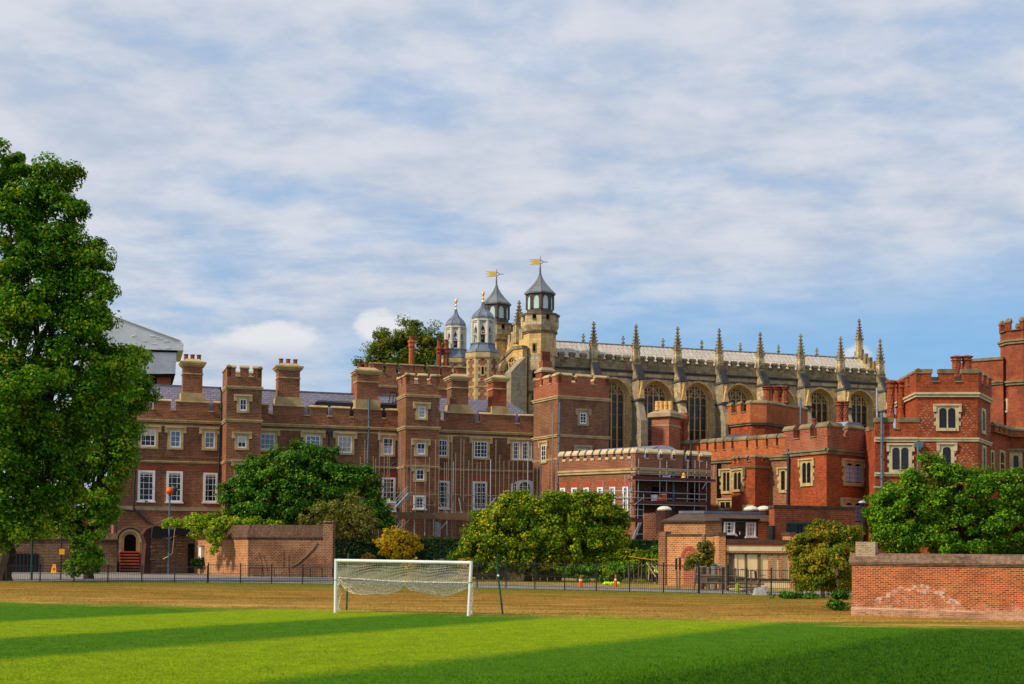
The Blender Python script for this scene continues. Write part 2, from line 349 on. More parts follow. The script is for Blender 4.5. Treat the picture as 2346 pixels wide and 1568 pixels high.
def merlon(mw, mc, a, b, th, z0, z1, cope=.22, over=.1, nin=None, pitched=True):
    """one merlon from plan point a to b, thickness th inwards (nin = inward unit normal)"""
    a = np.array(a, float); b = np.array(b, float); t = (b-a)/np.linalg.norm(b-a)
    q = [a, b, b+nin*th, a+nin*th]
    mw.hexa([(p[0], p[1], z0) for p in q]+[(p[0], p[1], z1-cope) for p in q])
    o = [a-t*over-nin*over, b+t*over-nin*over, b+t*over+nin*(th+over), a-t*over+nin*(th+over)]
    if pitched:
        mid = [a-t*over+nin*th*.45, b+t*over+nin*th*.45]
        mc.add([(p[0], p[1], z1-cope) for p in o]+[(p[0], p[1], z1-cope*.55) for p in o]+[(mid[0][0], mid[0][1], z1+cope*.35), (mid[1][0], mid[1][1], z1+cope*.35)],
               [(3, 2, 1, 0), (0, 1, 5, 4), (2, 3, 7, 6), (4, 5, 9, 8), (6, 7, 8, 9), (1, 2, 6, 9, 5), (3, 0, 4, 8, 7)])
    else: mc.hexa([(p[0], p[1], z1-cope) for p in o]+[(p[0], p[1], z1) for p in o])
def cren_edge(mw, mc, a, b, inside, zs, zt, gaps, gapw, th=.5, corner=.0, cope=.22, lead=None, pitched=True, sill=.14):
    """merlons and gaps along the plan edge a-b; zs sill of the gaps, zt top"""
    a = np.array(a[:2], float); b = np.array(b[:2], float); L = np.linalg.norm(b-a); t = (b-a)/L; n = np.array((t[1], -t[0])); n = n if n @ (np.array(inside[:2])-a) > 0 else -n
    mwid = (L-gaps*gapw)/(gaps+1); x = 0.0; sp = []
    for i in range(gaps+1): sp.append((x, x+mwid)); x += mwid+gapw
    for (p, q) in sp: merlon(mw, mc, a+t*p, a+t*q, th, zs, zt, cope, .1, n, pitched)
    for i in range(gaps):
        p, q = sp[i][1], sp[i+1][0]; o = [a+t*p-n*.12, a+t*q-n*.12, a+t*q+n*(th+.02), a+t*p+n*(th+.02)]
        mc.hexa([(v[0], v[1], zs+.005) for v in o]+[(v[0], v[1], zs+sill) for v in o])
def cren_poly(mw, mc, pts, zs, zt, gaps, gapw, th=.5, **k):
    c = np.mean(pts, 0)
    for i in range(len(pts)):
        g = gaps[i] if isinstance(gaps, (list, tuple)) else gaps
        if g < 0: continue
        cren_edge(mw, mc, pts[i], pts[(i+1) % len(pts)], c, zs, zt, g, gapw, th, **k)
def cren_px(mw, mc, F, off, spans, cf, zs, zt, th=.5, cope=.22, ends=True, pitched=True):
    """merlons at measured places along a facade: spans = (x0,x1) in crop cf, zs/zt heights"""
    n = -F.n; sp = []
    for (a, b, y) in spans:
        s0, s1 = F.s(cf(a, y), off), F.s(cf(b, y), off); sp.append((s0, s1))
        A = np.array(F.P(s0, off, 0)[:2]); B = np.array(F.P(s1, off, 0)[:2]); merlon(mw, mc, A, B, th, zs, zt, cope, .1, n, pitched)
    for i in range(len(sp)-1):
        mc.box(F, sp[i][1], sp[i+1][0], off-th-.02, off+.12, zs+.005, zs+.15)
    return sp
def band(mb, F, s0, s1, n, z, h=.3, proj=.14, drip=True):
    mb.box(F, s0, s1, n-.02, n+proj, z-h/2, z+h/2)
    if drip: mb.box(F, s0, s1, n-.02, n+proj*1.7, z+h*.1, z+h/2+.03)
def ringband(mb, pts, z, h=.3, proj=.14):
    mb.prism(inset_poly(pts, -proj), z-h/2, z+h*.1); mb.prism(inset_poly(pts, -proj*1.7), z+h*.1+.004, z+h/2+.03)
GL = {'d': 'dkglass', 'b': 'blueglass', 'p': 'paleglass'}
def sash(F, off, s0, s1, z0, z1, par, cols=2, rows=3, glass='d', fw=.12, bar=.055, blind=None, stone='cream', hood=True, sur=.3, lintel=None, sill=True, mid=False, arch=False, name='window', ears=.55):
    """a window proud of the wall: stone surround with hood, white frame, glass, glazing bars"""
    b = MB()
    if sur:
        for a0, a1 in ((s0-sur, s0), (s1, s1+sur)): b.box(F, a0, a1, off-.1, off+.12, z0-sur*.8, z1+sur)
        b.box(F, s0, s1, off-.1, off+.118, z1, z1+sur); b.box(F, s0, s1, off-.1, off+.16, z0-sur*.8, z0)
        if hood:
            b.box(F, s0-sur-ears*.6, s1+sur+ears*.6, off-.1, off+.24, z1+sur+.003, z1+sur+.22)
            for a0, a1 in ((s0-sur-ears*.6, s0-sur-.003), (s1+sur+.003, s1+sur+ears*.6)): b.box(F, a0, a1, off-.1, off+.2, z1-sur*.9, z1+sur)
        w = b.build(name, M[stone], par)
    else:
        for a0, a1 in ((s0-.04, s0+fw), (s1-fw, s1+.04)): b.box(F, a0, a1, off-.1, off+.12, z0, z1)
        b.box(F, s0+fw, s1-fw, off-.1, off+.118, z1-fw, z1); b.box(F, s0-.16, s1+.16, off-.1, off+.2, z0-.16, z0)
        w = b.build(name, M['white'], par)
        if lintel:
            l = MB(); l.slab(F, [(s0-.1, z1+.02), (s1+.1, z1+.02), (s1+.4, z1+lintel), (s0-.4, z1+lintel)], off-.1, off+.03); l.build('lintel', M['lintel'], w)
    p = MB(); p.box(F, s0+.02, s1-.02, off-.05, off+.02, z0+.02, z1-.02); p.build('pane', M[GL.get(glass, glass)], w)
    if blind:
        kind, fr = blind; q = MB()
        if kind == 'blind': q.box(F, s0+fw, s1-fw, off, off+.03, z1-(z1-z0)*fr, z1-fw*.5); q.build('blind', M['blind'], w)
        elif kind == 'low': q.box(F, s0+fw, s1-fw, off, off+.03, z0+fw*.5, z0+(z1-z0)*fr); q.build('curtain', M['lilac'], w)
        elif kind == 'sides':
            for a0, a1 in ((s0+fw, s0+fw+(s1-s0)*fr), (s1-fw-(s1-s0)*fr, s1-fw)): q.box(F, a0, a1, off, off+.03, z0+fw*.5, z1-fw*.5)
            q.build('curtain', M['curtain'], w)
        else: q.box(F, s0+fw, s1-fw, off, off+.03, z0+fw*.5, z1-fw*.5); q.build('curtain', M['curtain'], w)
    g = MB(); f2_ = fw if sur else fw*.6
    for a0, a1 in ((s0, s0+f2_), (s1-f2_, s1)): g.box(F, a0, a1, off, off+.085, z0, z1)
    g.box(F, s0+f2_, s1-f2_, off, off+.083, z1-f2_, z1); g.box(F, s0+f2_, s1-f2_, off, off+.095, z0, z0+f2_*1.3)
    for i in range(1, cols):
        x = s0+(s1-s0)*i/cols; t = bar*(1.6 if mid and i*2 == cols else 1); g.box(F, x-t/2, x+t/2, off, off+.065, z0+f2_, z1-f2_)
    for i in range(1, rows):
        z = z0+(z1-z0)*i/rows; g.box(F, s0+f2_, s1-f2_, off, off+.058, z-bar/2, z+bar/2)
    g.build('glazing_bars', M['white'], w)
    return w
def sash_px(F, off, p0, p1, par, **k):
    s0, z1 = F.hit(p0, off); s1, z0 = F.hit(p1, off)
    return sash(F, off, s0, s1, z0, z1, par, **k)
def mullioned(F, off, p0, p1, par, lights=2, stone='cream', sur=.34, hood=True, glass='dkglass', arched=True, transom=None, curtain=None, quoin=True, name='window', lead=True):
    s0, z1 = F.hit(p0, off); s1, z0 = F.hit(p1, off); b = MB()
    for a0, a1 in ((s0-sur, s0), (s1, s1+sur)): b.box(F, a0, a1, off-.1, off+.13, z0-sur, z1+sur*.8)
    b.box(F, s0, s1, off-.1, off+.128, z1, z1+sur*.8); b.box(F, s0, s1, off-.1, off+.19, z0-sur, z0)
    if quoin:
        z = z0-sur*.5; i = 0
        while z < z1:
            if i % 2:
                b.box(F, s0-sur-.22, s0-sur-.002, off-.1, off+.1, z, z+.45); b.box(F, s1+sur+.002, s1+sur+.22, off-.1, off+.1, z, z+.45)
            z += .45; i += 1
    if hood:
        e = .3; b.box(F, s0-sur-e, s1+sur+e, off-.1, off+.28, z1+sur*.8+.003, z1+sur*.8+.2)
        for a0, a1 in ((s0-sur-e, s0-sur-.003), (s1+sur+.003, s1+sur+e)): b.box(F, a0, a1, off-.1, off+.24, z1-.45, z1+sur*.8)
    w = b.build(name, M[stone], par)
    p = MB(); p.box(F, s0+.01, s1-.01, off-.05, off+.02, z0+.01, z1-.01); p.build('pane', M[glass], w)
    if curtain:
        q = MB(); q.box(F, s0+.1, s1-.1, off, off+.03, z0+.1, z1-.25); q.build('curtain', M[curtain], w)
    g = MB(); lw = (s1-s0)/lights; mw = .13
    for i in range(1, lights): g.box(F, s0+lw*i-mw/2, s0+lw*i+mw/2, off, off+.12, z0, z1)
    if transom: g.box(F, s0, s1, off, off+.11, z0+(z1-z0)*transom-.07, z0+(z1-z0)*transom+.07)
    if arched:
        for i in range(lights):
            a, c = s0+lw*i+(mw/2 if i else 0), s0+lw*(i+1)-(mw/2 if i < lights-1 else 0); m = (a+c)/2; r = (c-a)/2; h = r*.8
            arc = [(m-r*math.cos(t), z1-h+h*math.sin(t)) for t in np.linspace(0, math.pi/2, 6)]
            g.slab(F, arc+[(a, z1)], off, off+.1)
            arc = [(m+r*math.cos(t), z1-h+h*math.sin(t)) for t in np.linspace(math.pi/2, 0, 6)]
            g.slab(F, arc+[(c, z1)], off, off+.1)
    g.build('mullion', M[stone], w)
    if lead:
        g = MB(); n = max(2, int((z1-z0)/.55))
        for i in range(1, n): z = z0+(z1-z0)*i/n; g.box(F, s0+.02, s1-.02, off+.02, off+.045, z-.018, z+.018)
        for i in range(lights): x = s0+lw*(i+.5); g.box(F, x-.018, x+.018, off+.02, off+.046, z0+.02, z1-.05)
        g.build('leading', M['pipe'], w)
    return w
def chimney(F, off, p0, p1, par, depth, mat='brown', pots=3, base=True, stone='cream', capover=.28, potmat='terracotta'):
    """stack between picture points (top left of the shaft under its cap, bottom right)"""
    s0, z1 = F.hit(p0, off); s1, z0 = F.hit(p1, off); b = MB()
    b.box(F, s0, s1, off-depth, off, z0, z1); ch = b.build('chimney', M[mat], par)
    c = MB(); zc = z1
    for k, (o, h) in enumerate(((.12, .16), (capover, .2), (capover+.12, .2))): c.box(F, s0-o, s1+o, off-depth-o, off+o, zc, zc+h-.004); zc += h
    a = rectF(F, s0-.1, s1+.1, off-depth-.1, off+.1); c.prism(a, zc, zc+.38, inset_poly(a, .45)); zc += .38
    c.box(F, s0-.09, s1+.09, off-depth-.09, off+.09, z1-.95, z1-.8)
    if base: c.box(F, s0-.22, s1+.22, off-depth-.1, off+.2, z0-.05, z0+1.0)
    c.build('cap', M[stone], ch)
    for i in range(pots):
        s = s0+(s1-s0)*(i+.5)/pots; q = F.P(s, off-depth/2, 0); t = MB(); t.lathe(q, [(.26, zc-.15), (.24, zc+.45), (.3, zc+.5), (.3, zc+.6), (.2, zc+.6)], 10); t.build('chimney_pot', M[potmat], ch)
    return ch
def stack_oct(c, r, z0, z1, par, mat, twist=0.0, top='terracotta'):
    """tudor octagonal or twisted brick stack with moulded base and cap"""
    h = z1-z0; b = MB(); pr = [(r*1.25, z0), (r*1.25, z0+h*.08), (r, z0+h*.14)]
    k = 8; rings = 14; vs = []; fs = []
    b.lathe(c, pr, 8, .39)
    for j in range(rings+1):
        z = z0+h*.14+(h*.62)*j/rings; rr = r*(1+.07*(j % 2) if twist else 1)
        for i in range(k): t = .39+i*2*math.pi/k+twist*j/rings; vs.append((c[0]+rr*math.cos(t), c[1]+rr*math.sin(t), z))
    for j in range(rings):
        for i in range(k): fs.append((j*k+i, j*k+(i+1) % k, (j+1)*k+(i+1) % k, (j+1)*k+i))
    b.add(vs, fs)
    za = z0+h*.76; b.lathe(c, [(r, za), (r*1.35, za+h*.05), (r*1.35, za+h*.07), (r*1.1, za+h*.08), (r*1.1, za+h*.12), (r*1.5, za+h*.17), (r*1.5, za+h*.21), (r*.7, z1)], 8, .39)
    return b.build('chimney', M[mat], par)
def pipe_px(F, off, pts, par, r=.09, mat='pipe', name='drainpipe'):
    b = MB(); q = []
    for p in pts: s, z = F.hit(p, off+.15); q.append(F.P(s, off+.15, z))
    b.path(q, r, 6)
    a, c = q[0], q[-1]
    L = abs(a[2]-c[2])
    for i in range(1, int(L/2.5)+1):
        z = max(a[2], c[2])-i*2.5
        if z > min(a[2], c[2]): b.lathe((a[0]+(c[0]-a[0])*(a[2]-z)/(a[2]-c[2]+1e-9), a[1]+(c[1]-a[1])*(a[2]-z)/(a[2]-c[2]+1e-9)), [(r*1.5, z-.06), (r*1.5, z+.06)], 6)
    return b.build(name, M[mat], par)
# ================================================================ A: the long brown brick range on the left
A = fac_px(c1(430, 1240), d2(1590, 650), 152.0)
zcourse = A.z(c1(430, 1240)); zlow = A.z(c2(1240, 335)); zband = A.z(c2(1300, 760))
ztop = A.z(c1(600, 1015), 0); zsill = A.z(c1(725, 1138), 0)
sL, sR = A.s(dp(262, 1100)), A.s(dp(1252, 1000))
def build_left_range():
    T = thing('brick_range', 'long three-storey brown brick range with stone window surrounds and slate roof behind the trees', 'building', (*A.P((sL+sR)/2, -4, 0)[:2], 0))
    w = MB(); w.box(A, sL, sR, -11, 0, -.5, zsill); wall = w.build('wall', M['brown'], T)
    u = MB(); u.box(A, sL+.02, sR, -.1, .035, zlow, zcourse); u.build('upper_storey', M['brown2'], T)
    # stone courses
    c = MB(); band(c, A, sL-.1, sR, .035, zcourse, .32, .16); c.box(A, sL-.05, sR, -.02, .1, zcourse-.62, zcourse-.45)
    band(c, A, sL-.1, sR, .03, zlow, .24, .14); c.build('string_course', M['cream'], T)
    c = MB(); c.box(A, sL-.06, sR, -.02, .1, zband-.28, zband+.2); c.build('stone_band', M['band'], T)
    c = MB(); c.box(A, sL-.05, sR, -.02, .09, zlow+.55, zlow+.75); c.build('brick_course', M['brown2'], T)
    # battlements
    mw, mc = MB(), MB()
    cren_px(mw, mc, A, 0, [(330, 468, 1015), (518, 697, 1020), (755, 1105, 1035), (1158, 1300, 1045)], c1, zsill, ztop)
    cren_px(mw, mc, A, 0, [(40, 163, 590), (212, 515, 600), (562, 740, 612), (788, 962, 620), (1002, 1280, 632), (1320, 1500, 640)], c4, zsill, ztop)
    cren_px(mw, mc, A, 0, [(640, 697, 450), (735, 990, 460), (1030, 1325, 470), (1365, 1495, 485), (1533, 1640, 490)], d2, zsill, ztop)
    mw.build('battlement', M['brown'], T); mc.build('coping', M['cream'], T)
    # towers
    for (cf, xl, xr, yt, ysill, ystr, L) in ((c1, 1300, 1672, 650, 772, 885, 4.6), (d2, 405, 686, 130, 222, 318, 4.2)):
        s0, s1 = A.s(cf(xl, ystr), L), A.s(cf(xr, ystr), L)
        zt, zs_, zst = A.z(cf(xl+30, yt), L), A.z(cf(xl+90, ysill), L), A.z(cf(xl+10, ystr), L)
        pts = rectF(A, s0, s1, -.6, L); b = MB(); b.prism(pts, -.5, zs_); tw = b.build('tower', M['brown'], T)
        b = MB(); pu = rectF(A, s0-.03, s1+.03, -.6, L+.03); b.prism(pu, zcourse, zst); b.build('dark_brick_stage', M['brown2'], tw)
        m1, m2 = MB(), MB(); cren_poly(m1, m2, pts, zs_, zt, [2, 1, 2, 1], (s1-s0)*.14, .45, cope=.26)
        ln = MB(); ln.box(A, s0+.55, s1-.55, -.08, .0, zs_-.3, zt-.32); ln.build('parapet_lining', M['cream2'], tw); m1.build('battlement', M['brown'], tw); m2.build('coping', M['cream'], tw)
        st = MB(); ringband(st, pts, zst, .3, .12); ringband(st, pts, zcourse-.1, .3, .12); ringband(st, pts, zlow-.05, .22, .1); st.build('string_course', M['cream'], tw)
        A.towers = getattr(A, 'towers', [])+[(L, s0, s1)]
    L1, L2 = 4.6, 4.2
    k2 = dict(cols=2, rows=3)
    sash_px(A, .035, c1(372, 1338), c1(530, 1525), T, cols=3, rows=3, glass='d', blind=('blind', .35))
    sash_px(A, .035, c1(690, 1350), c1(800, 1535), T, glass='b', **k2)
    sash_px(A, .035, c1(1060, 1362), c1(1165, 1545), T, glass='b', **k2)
    sash_px(A, L1+.03, c1(1435, 1010), c1(1510, 1140), T, cols=2, rows=2)
    sash_px(A, L1, c1(1412, 1412), c1(1505, 1540), T, cols=2, rows=2, blind=('blind', .5))
    sash_px(A, L1, c3(705, 360), c3(790, 480), T, cols=2, rows=3)
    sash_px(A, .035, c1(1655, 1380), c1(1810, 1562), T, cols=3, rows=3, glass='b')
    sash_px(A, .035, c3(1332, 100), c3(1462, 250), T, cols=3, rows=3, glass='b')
    sash_px(A, .035, c3(1625, 108), c3(1750, 262), T, cols=3, rows=3, blind=('full', 1))
    sash_px(A, .035, c4(1290, 918), c4(1385, 1085), T, cols=2, rows=3, blind=('low', .55))
    sash_px(A, L2+.03, c4(1637, 608), c4(1707, 727), T, cols=2, rows=3, blind=('sides', .3))
    sash_px(A, L2, c4(1622, 968), c4(1705, 1083), T, cols=2, rows=2, blind=('low', .5))
    sash_px(A, L2, c4(1615, 1227), c4(1693, 1335), T, cols=2, rows=2)
    sash_px(A, .035, d2(660, 690), d2(752, 832), T, cols=4, rows=3, mid=True)
    sash_px(A, .035, d2(978, 703), d2(1090, 845), T, cols=4, rows=4, mid=True)
    # triple light window under one hood
    s0, z1 = A.hit(d2(1305, 712), .035); s1, z0 = A.hit(d2(1515, 858), .035); b = MB(); q = .3
    for x0, x1 in ((1362, 1383), (1437, 1460)): b.box(A, A.s(d2(x0, 780), .035), A.s(d2(x1, 780), .035), -.1, .15, z0, z1)
    for a0, a1 in ((s0-q, s0), (s1, s1+q)): b.box(A, a0, a1, -.1, .15, z0-q, z1+q)
    b.box(A, s0, s1, -.1, .148, z1, z1+q); b.box(A, s0, s1, -.1, .2, z0-q, z0); b.box(A, s0-.75, s1+.75, -.1, .27, z1+q+.003, z1+q+.24)
    for a0, a1 in ((s0-.75, s0-.33), (s1+.33, s1+.75)): b.box(A, a0, a1, -.1, .23, z1-.2, z1+q)
    tw = b.build('triple_window', M['cream'], T)
    for x0, x1 in ((1305, 1362), (1383, 1437), (1460, 1515)):
        a, bb = A.s(d2(x0, 780), .035), A.s(d2(x1, 780), .035); sash(A, .035, a, bb, z0, z1, tw, cols=3, rows=4, sur=0, fw=.1, sill=False, blind=('sides', .1) if x0 > 1400 else None, name='sash_light')
    # tall lower windows with red lintels
    for (cf, p0, p1, cc, rr, l, off) in ((c2, (1258, 418), (1403, 700), 3, 5, .55, 0), (c2, (1518, 425), (1655, 708), 3, 5, .55, 0), (c3, (405, 440), (527, 710), 3, 5, .55, 0), (d2, (200, 1008), (310, 1215), 3, 5, .65, 0),
                                         (d2, (655, 1035), (765, 1272), 3, 5, .65, 0), (d2, (970, 1042), (1083, 1280), 3, 5, .65, 0), (d2, (470, 1160), (567, 1275), 4, 4, None, L2)):
        sash_px(A, off, cf(*p0), cf(*p1), T, cols=cc, rows=rr, sur=0, fw=.24, lintel=l, blind=('blind', .14) if cf is c2 or cf is c3 else None)
    # venetian window: three arched lights in a white frame
    s0, z1 = A.hit(d2(1290, 1030)); s1, z0 = A.hit(d2(1528, 1165)); b = MB(); h = z1-z0
    top = [(s0, z1-.5), (s0, z0), (s1, z0), (s1, z1-.5)]+[(s1-(s1-s0)*t, z1-.5+.55*math.sin(math.pi*t)) for t in np.linspace(.08, .92, 9)]
    b.slab(A, top, -.1, .1); vw = b.build('venetian_window', M['white'], T)
    for x0, x1 in ((1304, 1330), (1362, 1448), (1478, 1510)):
        a, c = A.s(d2(x0, 1100)), A.s(d2(x1, 1100)); m = (a+c)/2; r = (c-a)/2; zt_ = z1-.35-r*.75
        o = [(a, z0+.25), (c, z0+.25)]+[(m+r*math.cos(t), zt_+r*.9*math.sin(t)) for t in np.linspace(0, math.pi, 9)]
        g = MB(); g.slab(A, o, .05, .125); p = g.build('pane', M['dkglass'], vw); g = MB(); n = 4 if x1-x0 > 60 else 2
        for i in range(1, n): x = a+(c-a)*i/n; g.box(A, x-.03, x+.03, .1, .16, z0+.25, zt_+r*.6)
        for i in range(1, 4): z = z0+.25+(zt_-z0-.2)*i/3; g.box(A, a, c, .1, .155, z-.03, z+.03)
        g.build('glazing_bars', M['white'], vw)
    # chimneys in the wall plane
    chimney(A, -.15, c1(830, 655), c1(1032, 1040), T, 2.2); chimney(A, -.15, c4(262, 250), c4(468, 602), T, 2.2)
    chimney(A, -.15, c4(1038, 290), c4(1243, 628), T, 2.2, pots=3); chimney(A, -.15, d2(790, 190), d2(930, 465), T, 2.2, 'brown2', 1); chimney(A, -.15, d2(1140, 200), d2(1252, 478), T, 2.2, 'red', 2)
    chimney(A, -7.5, c1(200, 625), c1(335, 1000), T, 2.2, pots=1, base=False)
    # roof slopes
    for (pa, pb, cf, nm) in (((300, 858), (1240, 885), c1, 0), ((60, 443), (1500, 512), c4, 0)):
        s0, s1 = A.s(cf(*pa), -5), A.s(cf(*pb), -5); zr = (A.z(cf(*pa), -5)+A.z(cf(*pb), -5))/2; b = MB()
        b.add([A.P(s0, -.9, zsill-.6), A.P(s1, -.9, zsill-.6), A.P(s1, -5, zr), A.P(s0, -5, zr), A.P(s0, -10, zsill-.6), A.P(s1, -10, zsill-.6)], [(0, 1, 2, 3), (3, 2, 5, 4), (0, 3, 4), (1, 5, 2), (0, 4, 5, 1)])
        r = b.build('roof', M['slate'], T); b = MB(); b.box(A, s0, s1, -5.15, -4.85, zr-.1, zr+.1); b.build('ridge', M['lead'], r)
    s0, s1, s2 = A.s(d2(670, 338), -5), A.s(d2(1255, 385), -5), A.s(d2(1420, 472), -1); zr = A.z(d2(700, 338), -5); b = MB()
    b.add([A.P(s0, -.9, zsill-.6), A.P(s2+4, -.9, zsill-.6), A.P(s1, -5, zr), A.P(s0, -5, zr), A.P(s0, -10, zsill-.6), A.P(s2+4, -10, zsill-.6)], [(0, 1, 2, 3), (3, 2, 5, 4), (0, 3, 4), (1, 5, 2), (0, 4, 5, 1)])
    r = b.build('roof', M['slate'], T)
    # dark dormers with their little windows behind the battlements
    for (x0, x1, y0) in ((662, 1032, 566), (1240, 1436, 590)):
        s0, z1 = A.hit(c4(x0, y0), -1.6); s1 = A.s(c4(x1, y0), -1.6); b = MB(); b.box(A, s0, s1, -4, -1.6, zsill-.4, z1); dm = b.build('dormer', M['slate_dark'], T)
        b = MB(); b.box(A, s0-.2, s1+.2, -4.1, -1.4, z1, z1+.22); b.build('dormer_roof', M['leadgrey'], dm)
    sash_px(A, -1.5, c4(752, 615), c4(780, 700), T, cols=2, rows=4, sur=0, fw=.06, name='dormer_window')
    sash_px(A, -1.3, c1(462, 1045), c1(505, 1118), T, cols=2, rows=2, sur=0, fw=.08, name='dormer_window', glass='b')
    # roof ladder
    b = MB()
    for (a, c) in (((1345, 590), (1365, 465)), ((1382, 588), (1400, 468)), ((1405, 620), (1425, 475)), ((1365, 465), (1428, 475)), ((1345, 585), (1420, 565)), ((1320, 600), (1430, 560))):
        P = [A.P(*((lambda h: (h[0], -2, h[1]))(A.hit(c4(*q), -2)))) for q in (a, c)]; b.tube(P[0], P[1], .05, 5)
    b.build('roof_ladder', M['iron'], T)
    # pipes
    pipe_px(A, .1, [c1(1226, 890), c1(1240, 940), c1(1238, 1200), c3(550, 100), c3(535, 600)], T, .1)
    pipe_px(A, 0, [c2(1240, 110), c2(1232, 320), c2(1215, 765), c2(1360, 905)], T, .12); pipe_px(A, 0, [c2(1075, 100), c2(1062, 560), c2(1045, 1340)], T, .11)
    pipe_px(A, 0, [c2(1110, 775), c2(1215, 785)], T, .08); pipe_px(A, 0, [c2(1232, 318), c2(1300, 303)], T, .09, 'pipegrey')
    pipe_px(A, 0, [c4(1152, 530), c4(1150, 830), c4(1136, 1300)], T, .12, 'pipegrey'); pipe_px(A, .1, [c4(1440, 480), c4(1455, 520), c4(1440, 830), c4(1428, 1400)], T, .1)
    pipe_px(A, 0, [c4(762, 860), c4(760, 990)], T, .1); pipe_px(A, 0, [c4(1165, 1275), c4(1330, 1222), c4(1420, 1150)], T, .08)
    pipe_px(A, 0, [d2(1582, 500), d2(1585, 700), d2(1575, 1170)], T, .12); pipe_px(A, 0, [d2(1640, 700), d2(1632, 1170)], T, .12, 'pipegrey')
    b = MB(); s, z = A.hit(c4(762, 845)); b.box(A, s-.4, s+.4, 0, .35, z-.25, z+.15); b.box(A, s-.2, s+.2, 0, .3, z-.55, z-.25); b.build('rainwater_head', M['pipe'], T)
    # door, arch, steps
    s0, s1 = A.s(f2(935, 300)), A.s(f2(1025, 300)); m = (s0+s1)/2; r = (s1-s0)/2; zb = A.z(f2(980, 358)); zt = A.z(f2(980, 226))-r
    arc = lambda rr: [(m+rr*math.cos(t), zt+rr*.95*math.sin(t)) for t in np.linspace(0, math.pi, 13)]
    d = MB(); d.slab(A, [(s0, zb), (s1, zb)]+arc(r), -.1, .06); dr = d.build('door', M['void'], T)
    for (ri, ro, n1, mt) in ((r, r+.28, .2, 'cream'), (r+.28, r+.62, .42, 'cream'), (r+.75, r+1.0, .55, 'grime')):
        b = MB(); I, O = arc(ri+.003), arc(ro)
        for i in range(12): b.slab(A, [I[i], O[i], O[i+1], I[i+1]], -.1, n1)
        if mt == 'cream':
            b.box(A, m-ro, m-ri-.003, -.1, n1, zb-.3, zt); b.box(A, m+ri+.003, m+ro, -.1, n1, zb-.3, zt)
        else:
            b.box(A, m-ro-.6, m-ri, -.1, n1, zt-.35, zt-.02); b.box(A, m+ri, m+ro+.6, -.1, n1, zt-.35, zt-.02)
        b.build('door_arch', M[mt], dr)
    s0, s1, zb2 = A.s(f2(905, 450), 3), A.s(f2(1050, 450), 3), 0.0; n = 7; zt2 = A.z(f2(980, 358)); b = MB(); tr = MB()
    for i in range(n): b.box(A, s0, s1, 0, 4.2-i*.42, zb2+(zt2-zb2)*i/n+.001*i, zb2+(zt2-zb2)*(i+1)/n-.13); tr.box(A, s0-.02, s1+.02, -.0, 4.25-i*.42, zb2+(zt2-zb2)*(i+1)/n-.13, zb2+(zt2-zb2)*(i+1)/n-.002)
    b.build('stair_risers', M['barkd'], T); tr.build('stair_treads', M['stepred'], T)
    for s in (s0-.15, s1+.15):
        b = MB(); b.path([A.P(s, 4.2, 0), A.P(s, 4.2, 1.1), A.P(s, .3, zt2+1.1), A.P(s, .3, zt2)], .04, 5); b.path([A.P(s, 2.2, 0), A.P(s, 2.2, zt2/2+1.1)], .035, 5); b.build('handrail', M['iron'], T)
    b = MB(); s, z = A.hit(f2(898, 290)); b.box(A, s-.45, s+.45, 0, .06, z-.35, z+.35); b.build('notice_board', M['navy'], T)
    s0, s1 = A.s(f2(768, 450), 2.5), A.s(f2(858, 450), 2.5); b = MB(); b.box(A, s0, s1, 0, 2.5, 0, A.z(f2(800, 412), 2.5)); b.build('cellar_porch', M['brown'], T)
    b = MB(); b.box(A, s0+1.1, s1-.3, 2.4, 2.53, .2, 2.4); b.build('cellar_door', M['void'], T)
build_left_range()
